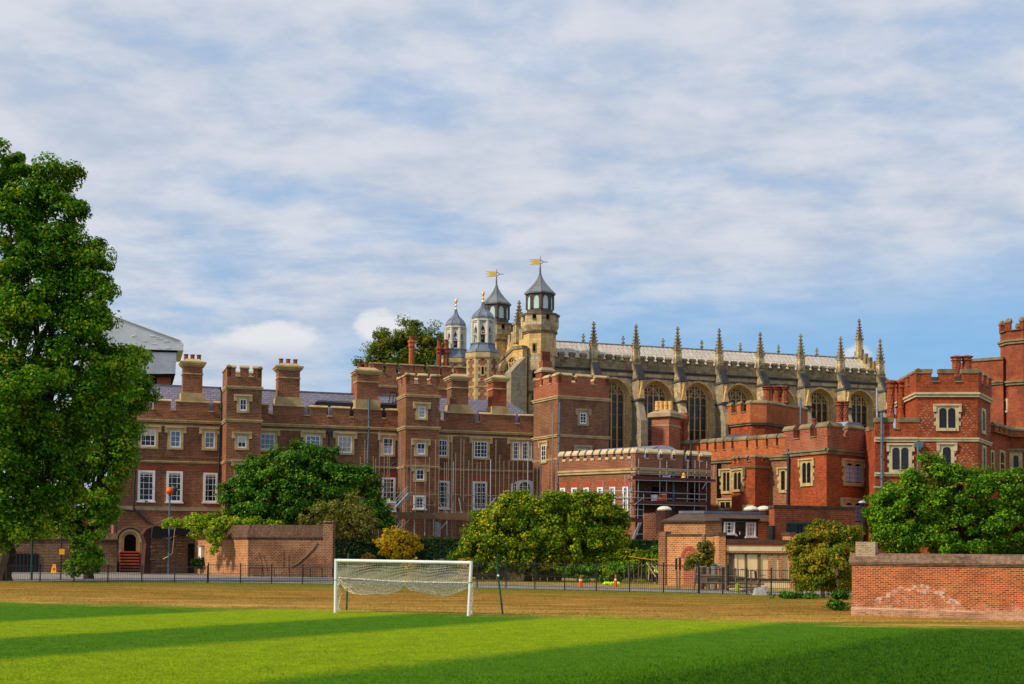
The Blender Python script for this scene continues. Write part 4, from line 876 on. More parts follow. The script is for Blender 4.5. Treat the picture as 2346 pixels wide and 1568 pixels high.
    zt = z(ys[4]); H = zt-z1; d = MB(); pr = [(Rl*1.06, z1-.25), (Rl*1.06, z1), (Rl*1.0, z1+.12), (Rl*.95, z1+H*.1), (Rl*.82, z1+H*.22), (Rl*.6, z1+H*.36), (Rl*.38, z1+H*.5), (Rl*.22, z1+H*.66), (Rl*.13, z1+H*.84), (.16, zt)]
    d.lathe(c, pr, 8, rot); dm = d.build('dome', M['lead'], T); d = MB()
    for i in range(8): u = rot+i*math.pi/4; d.path([(c[0]+a*math.cos(u), c[1]+a*math.sin(u), q_) for a, q_ in pr[2:]], .06, 5)
    d.build('dome_rib', M['lead'], dm)
    zf = z(ys[5]); h = zf-zt; f = MB(); f.lathe(c, [(.16, zt-.1), (.2, zt+h*.04), (.09, zt+h*.1), (.08, zt+h*.24), (.2, zt+h*.29), (.2, zt+h*.32), (.07, zt+h*.38), (.07, zt+h*.5), (.17, zt+h*.62), (.2, zt+h*.72), (.1, zt+h*.84), (.03, zf)], 12)
    for k in range(4): u = k*math.pi/2+.3; f.tube((c[0]+.17*math.cos(u), c[1]+.17*math.sin(u), zt+h*.7), (c[0]+.24*math.cos(u), c[1]+.36*math.sin(u), zt+h*.95), .05, 5)
    f.build('gilded_finial', M['gold'], T, smooth=True)
bell_turret(0, 183.0, d3, 690, (1265, 1118, 1092, 778, 592, 462), 0, 'nearer of the two quoined brick turrets with white bell lantern and gilded finial', dict(R=PXM(390*.31884/1.64535, 183)/2*1.04, Rl=PXM(262*.31884/1.64535, 183)/2*1.02))
bell_turret(0, 194.0, d3, 369, (1325, 1180, 1160, 862, 682, 548), 0, 'farther of the two brick turrets, its white bell lantern rising beside the distant tree', dict(R=PXM(350*.31884/1.64535, 194)/2*1.04, Rl=PXM(238*.31884/1.64535, 194)/2*1.02))
def build_back_block():
    F = fac_px(d1(305, 1223), d1(860, 1247), 187.0); T = thing('battlemented_block', 'red brown battlemented brick block behind the slate roof, below the distant tree', 'building', (*F.P(8, -4, 0)[:2], 0))
    s0, s1 = F.s(d1(232, 1200)), F.s(d1(1100, 1250)); zt, zs = F.z(d1(290, 1008)), F.z(d1(360, 1108)); zst = F.z(d1(305, 1223))
    b = MB(); pts = rectF(F, s0, s1, -9, 0); b.prism(pts, 10, zs); b.build('wall', M['brown'], T)
    lf = Fac(F.P(s0, 0, 0), W(dp(803.5, 1000), 201)); pl = [lf.P(0, 0, 0)[:2], lf.P(lf.len, 0, 0)[:2], lf.P(lf.len, -5, 0)[:2], lf.P(0, -5, 0)[:2]]
    b = MB(); b.prism(pl, 10, zs); b.build('side_wall', M['red'], T)
    mw, mc = MB(), MB(); cren_px(mw, mc, F, 0, [(232, 345, 1010), (375, 468, 1015), (502, 625, 1022), (632, 718, 1028), (756, 855, 1035), (885, 970, 1040), (1005, 1100, 1045)], d1, zs, zt)
    cren_edge(mw, mc, lf.P(0, 0, 0), lf.P(lf.len, 0, 0), lf.P(5, -5, 0), zs, zt, 4, 1.0, .5)
    mw.build('battlement', M['brown'], T); mc.build('coping', M['grime'], T)
    b = MB(); band(b, F, s0, s1, 0, zst, .3, .12); band(b, lf, 0, lf.len, 0, zst, .3, .12); b.build('string_course', M['cream'], T)
    D = lambda x, y, off: (lambda h: F.P(h[0], off, h[1]))(F.hit(d1(x, y), off))
    for (x, yt, yb, w, m_) in ((607, 800, 1030, 52, 'orange'), (856, 868, 1040, 50, 'red'), (920, 870, 1040, 50, 'red')):
        p = D(x, yt, -2); q = D(x, yb, -2); ch = stack_oct(p[:2], PXM(w*.41451/1.64535, 189)/2, q[2]-1.5, p[2], T, m_)
        t = MB(); zt_ = D(x, 772 if x < 700 else 800, -2)[2]; t.lathe(p[:2], [(.42, p[2]-.1), (.3, p[2]+.2), (.27, zt_-.2), (.36, zt_)] if x > 700 else [(.35, p[2]-.1), (.45, p[2]+.5), (.3, zt_)], 10); t.build('chimney_pot', M['terracotta'], ch)
    b = MB(); s, z = F.hit(d1(958, 1270)); b.box(F, s-.35, s+.35, -.05, .05, z-1.3, z+1.3); b.build('window', M['void'], T)
build_back_block()
# ================================================================ low battlemented wing with the tube scaffold
LF = fac_px(e2(150, 152), e2(900, 112), 159.0)            # side that faces left
LR = fac_px(e2(905, 112), e2(1645, 152), 159.0*1.0); 
LR = Fac(LF.P(LF.len, 0, 0), LR.P(LR.len, 0, 0)) if False else LR
def build_low_wing():
    D1 = 159.0; a = ray(e2(150, 152)); b_ = ray(e2(903, 112)); c_ = ray(e2(1645, 152)); k = D1*a[2]/a[1]
    pa, pb, pc = [W(p, k/(r[2]/r[1])) for p, r in ((e2(150, 152), a), (e2(903, 112), b_), (e2(1645, 152), c_))]
    global LF, LR
    LF, LR = Fac(pa, pb), Fac(pb, pc); zt = pa[2]; zs = LR.z(e2(1010, 212)); zst = LR.z(e2(920, 325))
    T = thing('battlemented_wing', 'low battlemented brown brick wing with red window lintels, wrapped in silver scaffolding', 'building', (*LR.P(3, -6, 0)[:2], 0))
    back = LR.P(LR.len, -14, 0)[:2]; back2 = LF.P(0, -8, 0)[:2]
    pts = [tuple(pa[:2]), tuple(pb[:2]), tuple(pc[:2]), back, back2]; b = MB(); b.prism(pts, -.5, zs); b.build('wall', M['brown'], T)
    b = MB(); b.prism([LF.P(0, .02, 0)[:2], LF.P(LF.len+.02, .02, 0)[:2], LR.P(LR.len, .02, 0)[:2], back, back2], zst, zs-.01); b.build('parapet', M['brownred'], T)
    b = MB(); b.box(LR, .03, LR.len-.02, -.2, .03, -.3, zst); b.build('dark_lower_wall', M['darkbrick'], T)  # front below the string course set in a much darker brick
    mw, mc = MB(), MB(); cren_edge(mw, mc, pa, pb, pc, zs, zt, 10, LF.len*.043, .55, cope=.45, sill=.3)
    cren_px(mw, mc, LR, 0, [(905, 985, 110), (1030, 1118, 115), (1165, 1248, 122), (1295, 1388, 130), (1428, 1515, 138), (1562, 1648, 148)], e2, zs, zt, cope=.45)
    mw.build('battlement', M['brownred'], T); mc.build('coping', M['cream2'], T)
    b = MB(); band(b, LF, 0, LF.len+.1, 0.02, zst, .5, .16); band(b, LR, -.1, LR.len, 0.02, zst, .5, .16); b.build('string_course', M['cream'], T)
    for (x0, y0, x1, y1, l) in ((168, 497, 212, 600, 1), (278, 495, 328, 620, 1), (398, 493, 445, 640, 1), (532, 490, 583, 690, 1), (655, 487, 705, 740, 1), (782, 484, 832, 762, 1)):
        sash_px(LF, 0, e2(x0, y0), e2(x1, y1), T, cols=2, rows=6 if y1 > 650 else 4, sur=0, fw=.18, lintel=.75)
    b = MB(); s0, z0 = LR.hit(e2(940, 440)); s1, z1 = LR.hit(e2(1600, 690)); 
    for (x0, y0, x1, y1) in ((1060, 485, 1160, 640), (1440, 500, 1530, 640)):
        w = MB(); sa, za = LR.hit(e2(x0, y0)); sb, zb = LR.hit(e2(x1, y1)); w.box(LR, sa, sb, -.1, .08, zb, za); w.build('window', M['void'], T)
    pipe_px(LR, 0, [e2(1275, 310), e2(1275, 700)], T, .14, 'pipegrey'); pipe_px(LR, 0, [e2(1386, 90), e2(1386, 360)], T, .1); pipe_px(LR, 0, [e2(1450, 60), e2(1448, 360)], T, .1)
    # grey hipped roof
    zr = LR.z(e2(1105, 82), -6); s, s2 = LR.s(e2(1105, 82), -6), LR.s(e2(1500, 160), -6); b = MB(); zl = zs+.3; p = lambda F, s, n, z: F.P(s, n, z)
    b.add([LF.P(1, -1.2, zl), LF.P(LF.len-1.5, -1.2, zl), LR.P(s, -5, zr), LF.P(1.5, -6, zr-.3)], [(0, 1, 2, 3)])
    b.add([LR.P(1.5, -1.2, zl), LR.P(LR.len-1, -1.2, zl), LR.P(s+1.2, -5, zr), LR.P(s, -5, zr)], [(0, 1, 2, 3)]); b.add([LR.P(LR.len-1, -1.2, zl), LR.P(LR.len-1, -9, zl), LR.P(s+1.2, -5, zr)], [(0, 1, 2)])
    b.add([LR.P(s, -5, zr), LR.P(s+1.2, -5, zr), LR.P(LR.len-1, -9, zl), LF.P(1.5, -6, zr-.3)], [(0, 1, 2, 3)]); b.build('roof', M['slate'], T)
build_low_wing()
def seg(F, off, cf, a, b):
    (s0, z0), (s1, z1) = F.hit(cf(*a), off), F.hit(cf(*b), off); return F.P(s0, off, z0), F.P(s1, off, z1)
def poles(F, off, cf, lst, T, name, mat, r=.055, jit=0.0):
    for it in lst:
        a, b = seg(F, off+(jit*(len(lst) % 3-1) if jit else 0), cf, it[:2], it[2:4]); m = MB(); m.tube(a, b, it[4] if len(it) > 4 else r, 6); m.build(name, M[mat], T)
def build_scaffolds():
    # --- on the low wing
    T = thing('tube_scaffold', 'bright silver tube scaffold with two red board lifts on the low wing', 'scaffolding', (*LR.P(6, 1.2, 0)[:2], 0), 'scaffolding on the brick buildings')
    V = [(868, 205, 858, 800), (935, 205, 922, 960), (1146, 225, 1140, 660), (1212, 235, 1205, 700), (1421, 225, 1412, 640), (1490, 225, 1482, 720), (1535, 232, 1528, 645), (1606, 235, 1598, 720), (1680, 270, 1672, 430), (985, 555, 978, 830)]
    poles(LR, 1.1, e2, V, T, 'standard', 'galv', .045)
    H = [(868, 295, 1685, 328), (868, 355, 1685, 385), (868, 418, 1685, 440), (850, 530, 1600, 560), (850, 590, 1265, 606), (1300, 600, 1600, 612), (870, 655, 1600, 675), (860, 710, 985, 712), (860, 768, 980, 770), (920, 950, 985, 952)]
    poles(LR, 1.25, e2, H, T, 'ledger', 'galv', .042)
    for (x0, y0, x1, y1) in ((868, 402, 1680, 425), (880, 640, 1595, 662), (830, 818, 975, 822)):
        (s0, z0), (s1, _) = LR.hit(e2(x0, y0), 1.0), LR.hit(e2(x1, y1), 1.0); b = MB(); b.box(LR, s0, s1, .1, 1.2, z0-.1, z0); b.box(LR, s0, s1, 1.15, 1.24, z0-.1, z0+.28); b.build('board_deck', M['redboard'], T)
    B = [(715, 700, 835, 600), (888, 665, 978, 592), (1600, 440, 1560, 510), (765, 775, 860, 700)]
    poles(LR, 1.3, e2, B, T, 'brace', 'galv', .05)
    for (x0, x1) in ((872, 940), (890, 960)): poles(LR, 1.6, e2, [(x0, 1000, x1, 838)], T, 'ladder_rail', 'galv', .06)
    b = MB()
    for k in range(10): t = k/10; a, c = seg(LR, 1.6, e2, (872+68*t, 1000-162*t), (890+70*t, 1000-162*t)); b.tube(a, c, .04, 5)
    b.build('ladder_rungs', M['galv'], T)
    b = MB()
    for (x0, y0, x1, y1) in V[:8]:
        for yy in (322, 378, 435, 548, 660):
            if y0 < yy < y1: s, z = LR.hit(e2(x0+(x1-x0)*(yy-y0)/(y1-y0), yy-12), 1.15); q = LR.P(s, 1.15, z); b.lathe(q, [(.1, z-.1), (.1, z+.1)], 6)
    b.build('coupler', M['redclip'], T)
    S_ = thing('tube_scaffold', 'silver scaffold tubes against the narrow windows of the low wing, above the yellow green tree', 'scaffolding', (*LF.P(8, 1, 0)[:2], 0), 'scaffolding on the brick buildings')
    poles(LF, 1.0, e2, [(585, 430, 582, 700), (798, 370, 815, 700), (838, 370, 858, 640), (705, 490, 705, 700), (860, 500, 855, 800)], S_, 'standard', 'galv', .055)
    poles(LF, 1.1, e2, [(585, 528, 850, 524), (585, 588, 850, 590), (690, 708, 860, 712)], S_, 'ledger', 'galv', .05)
    # things on the lifts
    def put(name, label, cat, x, y, fn, mat, off=.7):
        s, z = LR.hit(e2(x, y), off); q = LR.P(s, off, z); o = fn(q).build(name, M[mat], None, origin=q); return tag(o, label, cat)
    put('bucket', 'white bucket standing on the lower board lift of the scaffold', 'bucket', 1085, 640, lambda q: MB().lathe(q, [(.3, q[2]), (.42, q[2]+.85), (.45, q[2]+.9), (.4, q[2]+.9)], 12), 'white')
    o = put('bucket', 'orange bucket with white rim at the right of the lower board lift', 'bucket', 1174, 640, lambda q: MB().lathe(q, [(.3, q[2]), (.38, q[2]+.9), (.4, q[2]+.9)], 12), 'cone')
    b = MB(); q = o.location; b.lathe(q, [(.42, q.z+.9), (.43, q.z+1.0), (.38, q.z+1.0)], 12); b.build('bucket_rim', M['white'], o)
    put('rubble_bag', 'sagging orange bag between the buckets on the lower board lift', 'bag', 1130, 640, lambda q: MB().lathe(q, [(.4, q[2]), (.5, q[2]+.25), (.35, q[2]+.6), (.12, q[2]+.72), (.2, q[2]+.85)], 9), 'cone')
    put('work_lamp', 'small orange and white lamp cone on the upper red board of the scaffold', 'lamp', 1378, 408, lambda q: MB().lathe(q, [(.32, q[2]), (.3, q[2]+.15), (.08, q[2]+.75)], 10), 'potcream')
    put('tarpaulin', 'small blue tarpaulin folded over the upper board lift', 'tarpaulin', 1208, 402, lambda q: MB().wbox(q[0]-.45, q[0]+.45, q[1]-.2, q[1]+.2, q[2], q[2]+.3).tube(q, (q[0]+.5, q[1], q[2]+.35), .09, 6), 'bluezinc')
    # --- in front of the long range
    T = thing('tube_scaffold', 'forest of thin upright scaffold poles in front of the long brick range', 'scaffolding', (*A.P(A.s(d2(700, 1300)), 3, 0)[:2], 0), 'scaffolding on the brick buildings')
    L = [(58, 690), (20, 830), (130, 830), (150, 850), (183, 615), (222, 835), (248, 835), (267, 635), (363, 670), (388, 805), (415, 860), (450, 680), (487, 850), (570, 690), (605, 835), (655, 690), (685, 835), (730, 880), (748, 880), (765, 660), (795, 655), (805, 875), (825, 800), (870, 680), (895, 690), (935, 865), (967, 690), (1005, 880), (1035, 875), (1080, 840), (1120, 855), (1165, 690), (1197, 820), (1232, 870), (1275, 865), (1310, 870), (1350, 700), (1395, 880), (1435, 705), (1480, 860), (1515, 690), (1540, 690), (1560, 870)]
    for i, (x, y) in enumerate(L):
        off = 5.2 if i % 2 else 6.4; (s, z) = A.hit(d2(x, y), off); m = MB(); m.tube(A.P(s, off, z), A.P(s, off, 0), .07 if x in (1120, 1435) else .045, 6); m.build('standard', M['galvold' if x not in (1120, 1435, 805) else 'galv'], T)
    poles(A, 5.3, d2, [(110, 1137, 465, 1140), (470, 1150, 850, 1155), (900, 1160, 1180, 1165), (1180, 1165, 1660, 1172), (380, 1235, 650, 1245), (915, 1245, 1180, 1252), (160, 1450, 960, 1455), (230, 1425, 940, 1432), (280, 1330, 475, 1332), (480, 1345, 960, 1348)], T, 'ledger', 'galvold', .055)
    poles(A, 6.5, d2, [(278, 1330, 400, 1480), (300, 1480, 475, 1330), (700, 1440, 750, 1380), (1140, 1180, 1160, 1250), (850, 1180, 880, 1340), (1110, 1240, 1165, 1180), (380, 1335, 300, 1480), (330, 1335, 370, 1430), (690, 1230, 760, 1320)], T, 'brace', 'galv', .055)
    poles(A, 6.6, d2, [(655, 1380, 655, 1510, .06), (668, 1385, 668, 1510, .06), (680, 1390, 680, 1510, .06), (692, 1395, 690, 1510, .06), (474, 1330, 474, 1500, .06), (637, 1350, 637, 1500, .06), (236, 1400, 236, 1500, .06), (563, 1360, 563, 1500, .05), (750, 1370, 750, 1500, .05)], T, 'standard', 'galv', .06)
    (s0, z0), (s1, _) = A.hit(d2(272, 1308), 6.6), A.hit(d2(965, 1325), 6.6); b = MB(); b.box(A, s0, s1, 5.0, 6.6, z0-.25, z0); b.box(A, s0, s1, 6.55, 6.66, z0-.7, z0+.1); b.build('board_deck', M['board'], T)
    # stair flight
    st = thing('scaffold_stair', 'silver metal stair flight with hand rails on the scaffold beside the tall white window', 'stairs', (*A.P(A.s(d2(350, 1200), 6.8), 6.8, 0)[:2], 0))
    for off in (6.8, 7.6):
        for dy in (0, 32, 58): a, c = seg(A, off, d2, (310, 1265-dy*1.1), (420, 1145-dy*1.1)); m = MB(); m.tube(a, c, .09 if dy == 0 else .035, 6); m.build('stringer' if dy == 0 else 'handrail', M['galv'], st)
        for k in range(4): a, c = seg(A, off, d2, (318+30*k, 1255-33*k), (318+30*k, 1192-33*k)); m = MB(); m.tube(a, c, .035, 6); m.build('baluster', M['galv'], st)
    b = MB()
    for k in range(14): a, c = seg(A, 6.8, d2, (314+7.6*k, 1260-8.4*k), (322+7.6*k, 1260-8.4*k)); s = A.s(d2(314+7.6*k, 1260-8.4*k), 6.8); b.box(A, s, s+.5, 6.8, 7.6, a[2]-.04, a[2])
    b.build('treads', M['galv'], st)
    # sign and person
    (s, z) = A.hit(d2(276, 1256), 6.9); q = A.P(s, 6.9, z); b = MB(); b.box(A, s-.65, s+.65, 6.86, 6.93, z-.62, z+.62); sg = b.build('warning_sign', M['white'], None, origin=q); tag(sg, 'white notice with lines of red print on the scaffold, under the stair flight', 'sign')
    b = MB()
    for i, (y, w) in enumerate(((.36, 1.0), (.18, .9), (-.02, 1.0), (-.2, .6), (-.38, .9))): b.box(A, s-.55*w, s+.55*w, 6.93, 6.94, z+y-.05, z+y+.05)
    b.build('printed_lines', M['redclip'], sg)
build_scaffolds()
# ================================================================ orange middle range, its upper tower, bay and square block
def build_middle():
    T = thing('orange_brick_range', 'orange brick range with long run of battlements, octagonal bay and raised tower', 'building', (*W(dp(1700, 1200), 166)[:2], 0))
    # long battlemented wall facing left
    k = 171.0; a, c = ray(e3(150, 490)), ray(e3(1340, 402)); F = Fac(W(e3(150, 490), k), W(e3(1340, 402), k*(a[2]/a[1])/(c[2]/c[1]))); zt = F.z(e3(150, 490)); zs = F.z(e3(400, 600)); zst = F.z(e3(640, 692)); L = F.len+3
    b = MB(); b.box(F, -6, L, -8, 0, -.5, zst); b.build('wall', M['brown'], T); b = MB(); b.box(F, -6, L, -1, .03, zst, zs); b.build('upper_wall', M['orange'], T)
    mw, mc = MB(), MB(); cren_px(mw, mc, F, .03, [(150, 210, 488), (232, 300, 480), (325, 388, 472), (410, 475, 465), (500, 565, 458), (590, 655, 452), (682, 752, 446), (778, 915, 438), (940, 1025, 425), (1046, 1135, 418), (1158, 1245, 410), (1272, 1390, 402)], e3, zs, zt, cope=.4)
    mw.build('battlement', M['orange'], T); mc.build('coping', M['grime'], T)
    b = MB(); band(b, F, -6, L, .03, zst-.1, .5, .2); b.build('string_course', M['grime'], T)
    mullioned(F, 0, e3(668, 828), e3(740, 1030), T, lights=2); mullioned(F, 0, e3(1308, 810), e3(1352, 1020), T, lights=1)
    b = MB(); s, z = F.hit(e3(618, 935)); b.box(F, s-.35, s+.35, -.05, .05, z-2.6, z+2.6); b.build('slit_window', M['void'], T)
    mullioned(F, 0, e3(640, 1155), e3(745, 1215), T, lights=2, arched=False)
    # raised tower
    D = 177.0; q = [W(e3(745, 300), D*1.02), W(e3(975, 280), D), W(e3(1120, 290), D*1.0), W(e3(1560, 300), D*1.045)]
    base = [tuple(p[:2]) for p in q]+[tuple(W(e3(1500, 300), D*1.1)[:2]), tuple(W(e3(760, 300), D*1.1)[:2])]
    zt = W(e3(975, 38), D)[2]; zs = W(e3(975, 160), D)[2]; zc = W(e3(975, 278), D)[2]; zb = W(e3(975, 420), D)[2]-3
    tp = inset_poly(base, -.45); b = MB(); b.prism(base, zb, zc); tw = b.build('raised_tower', M['crimson'], T); b = MB(); b.prism(tp, zc+.1, zs); b.build('parapet', M['orange'], tw)
    mw, mc = MB(), MB(); cc = np.mean(tp, 0); cren_edge(mw, mc, tp[0], tp[1], cc, zs, zt, 2, 1.1, .6, cope=.35)
    for i in (1, 2, 3, 4, 5): cren_edge(mw, mc, tp[i], tp[(i+1) % 6], cc, zs, zt, 0, .9, .6, cope=.35)
    mw.build('battlement', M['orange'], tw); mc.build('coping', M['grime'], tw); b = MB(); ringband(b, base, zc-.05, .4, .25); b.build('string_course', M['grime'], tw)
    b = MB(); z0 = W(e3(975, 400), D)[2]; lp = [W(e3(590, 460), D*.99), W(e3(930, 455), D*.97), W(e3(975, 400), D*.995), W(e3(750, 402), D*1.01)]
    b.add([tuple(v) for v in lp]+[(v[0], v[1]+.5, v[2]-1.6) for v in lp], [(0, 1, 2, 3), (7, 6, 5, 4), (0, 4, 5, 1), (1, 5, 6, 2), (2, 6, 7, 3), (3, 7, 4, 0)]); b.build('lean_to_roof', M['slate_dark'], T)
    # three stacks on the raised tower, and other stacks
    st = lambda cf, x, yt, yb, w, D, mat, **kw: stack_oct(W(cf(x, yt), D)[:2], PXM(w*(.3507 if cf in (d4, d5) else .34101 if cf is e3 else .44656)/1.64535, D)/2, W(cf(x, yb), D)[2], W(cf(x, yt), D)[2], T, mat, **kw)
    for x in (545, 640, 735): st(d5, x, 730, 920, 80, 181, 'red')
    for x in (1322, 1388): st(d5, x, 890, 1130, 64, 178, 'red', twist=2.2)
    # octagonal bay
    D = 159.5; xs = (757, 875, 1015, 1200, 1278); dd = (1.012, .998, .992, 1.003, 1.02); zc = W(e3(1015, 772), D)[2]
    pts = [tuple(W(e3(x, 900), D*f)[:2]) for x, f in zip(xs, dd)]+[tuple(W(e3(1240, 900), D*1.05)[:2]), tuple(W(e3(780, 900), D*1.05)[:2])]
    zt, zs = W(e3(1015, 645), D)[2], W(e3(1015, 715), D)[2]; b = MB(); b.prism(pts, -.5, zs); by = b.build('octagonal_bay', M['crimson'], T); mw, mc = MB(), MB(); cc = np.mean(pts, 0)
    for i, g in enumerate((2, 1, 1, 1, 1, -1, 1)):
        if g > 0: cren_edge(mw, mc, pts[i], pts[(i+1) % 7], cc, zs, zt, g, .5, .4, cope=.25)
    mw.build('battlement', M['crimson'], by); mc.build('coping', M['grime'], by); b = MB(); ringband(b, pts, zc, .25, .14); b.build('string_course', M['grime'], by)
    bf = Fac(pts[0], pts[1]); s = bf.s; mullioned(bf, 0, e3(788, 830), e3(868, 1010), T, lights=2, sur=.3)
    bf2 = Fac(pts[1], pts[2]); b = MB(); (a0, z0), (a1, z1) = bf2.hit(e3(880, 1185)), bf2.hit(e3(1005, 1225)); b.box(bf2, a0, a1, -.1, .14, z1-2, z0); b.build('window_head', M['cream'], by)
    # square block at the right
    k = 158.0; r0, r1, r2 = ray(e3(1340, 332)), ray(e3(1805, 277)), ray(e3(2346+20, 300)); hh = r0[2]/r0[1]*k
    p0, p1, p2 = W(e3(1355, 332), k), W(e3(1805, 277), hh/(r1[2]/r1[1])), W(e3(2366, 312), hh/(r1[2]/r1[1])*1.045)
    B1, B2 = Fac(p0, p1), Fac(p1, p2); zt = B1.z(e3(1790, 278)); zs = B1.z(e3(1660, 440)); zst = B1.z(e3(1790, 575))
    T2 = thing('square_block', 'square battlemented red brick block, brightly sunlit on its left face', 'building', (*B1.P(B1.len, -3, 0)[:2], 0))
    pts = [tuple(p0[:2]), tuple(p1[:2]), tuple(p2[:2]), B2.P(B2.len, -9, 0)[:2], B1.P(0, -8, 0)[:2]]
    b = MB(); b.prism(pts, -.5, zst); b.build('wall', M['crimson'], T2); pu = [B1.P(-.3, .12, 0)[:2], (p1[0]+.05, p1[1]-.15), B2.P(B2.len, .12, 0)[:2], pts[3], pts[4]]
    b = MB(); b.prism(pu, zst+.1, zs); b.build('parapet', M['pink'], T2)
    mw, mc = MB(), MB(); cren_edge(mw, mc, pu[0], pu[1], pu[3], zs, zt, 2, 1.15, .6, cope=.45)
    cren_px(mw, mc, B2, .12, [(1812, 1985, 280), (2040, 2225, 296), (2275, 2420, 305)], e3, zs, zt, cope=.45)
    mw.build('battlement', M['pink'], T2); mc.build('coping', M['grime'], T2)
    b = MB(); band(b, B1, -.3, B1.len+.1, .0, zst-.15, .6, .2); band(b, B2, -.1, B2.len, .0, zst-.15, .6, .2); b.build('string_course', M['grime'], T2)
    mullioned(B1, 0, e3(1545, 722), e3(1638, 940), T2, lights=2, sur=.38); mullioned(B2, 0, e3(2010, 722), e3(2190, 945), T2, lights=2, sur=.42, curtain='lilac')
    mullioned(B2, 0, e3(2000, 1160), e3(2190, 1375), T2, lights=2, sur=.5, curtain='lilac')
    b = MB(); b.box(B2, -.3, B2.len, 0, .35, B2.z(e3(2050, 1430))-.4, B2.z(e3(2050, 1430))); b.build('plinth', M['grime'], T2)
    pipe_px(B1, .1, [e3(1372, 570), e3(1385, 610), e3(1375, 1180)], T2, .16)
    b = MB(); (sa, za), (sb, zb2) = B2.hit(e3(1985, 255), -2.2), B2.hit(e3(2346, 400), -2.2); o = [(sa, zb2), (sa+.8, za-.25), (sa+1.3, za), (B2.len, za), (B2.len, zb2)]; b.slab(B2, o, -4.5, -2.2); b.build('rooflight', M['bluezinc'], T2)
    t = MB(); q = W(e3(1670, 230), 160.5); t.lathe(q, [(.3, q[2]-3), (.26, q[2]-.3), (.36, q[2]-.25), (.36, q[2])], 10); t.build('chimney_pot', M['terracotta'], T2)
    p = MB(); q = W(e3(1520, 0), 164); q2 = W(e3(1518, 290), 164); p.tube(q, q2, .12); p.build('vent_pipe', M['pipegrey'], T2)
    # stack with cream pots behind the low wing
    Fs = fac_px(d4(1160, 1100), d4(1345, 1090), 168.0); s1 = Fs.s(d4(1345, 1150)); z0 = 2; z1 = Fs.z(d4(1200, 1065)); T3 = thing('chimney_stack', 'red brick chimney stack crowned with seven buff pots, before the chapel windows', 'chimney', (*Fs.P(s1/2, -1, 0)[:2], 0))
    b = MB(); dep = 3.2; b.box(Fs, 0, s1, -dep, 0, z0, z1); b.build('shaft', M['pink'], T3); b = MB(); b.box(Fs, -.4, s1+.4, -dep-.4, .4, z1, z1+.5); a = rectF(Fs, -.35, s1+.35, -dep-.35, .35); b.prism(a, z1+.5, z1+1.0, inset_poly(a, .9)); b.box(Fs, -.06, s1+.06, -dep-.06, .06, z1-1.2, z1-1.0); b.build('cap', M['band'], T3)
    zc_ = z1+1.0
    for i, x in enumerate((1212, 1232, 1252, 1275, 1300, 1328, 1352)):
        q = W(d4(x+8, 1000), 168.0+(i % 2)*1.2); zt_ = W(d4(x, 942-(i*2)), 168.6)[2]; t = MB(); t.lathe(q, [(.34, zc_-.1), (.27, zc_+.9), (.3, zc_+1.0), (.26, zc_+1.1), (.33, zt_-.15), (.33, zt_), (.2, zt_)], 10); t.build('chimney_pot', M['potcream'], T3)
    for x, w in ((1462, 76), (1515, 80)): stack_oct(W(d4(x, 1018), 171)[:2], PXM(w*.3507/1.64535, 171)/2*.8, 6, W(d4(x, 1018), 171)[2], T3, 'red', top=None)
build_middle()
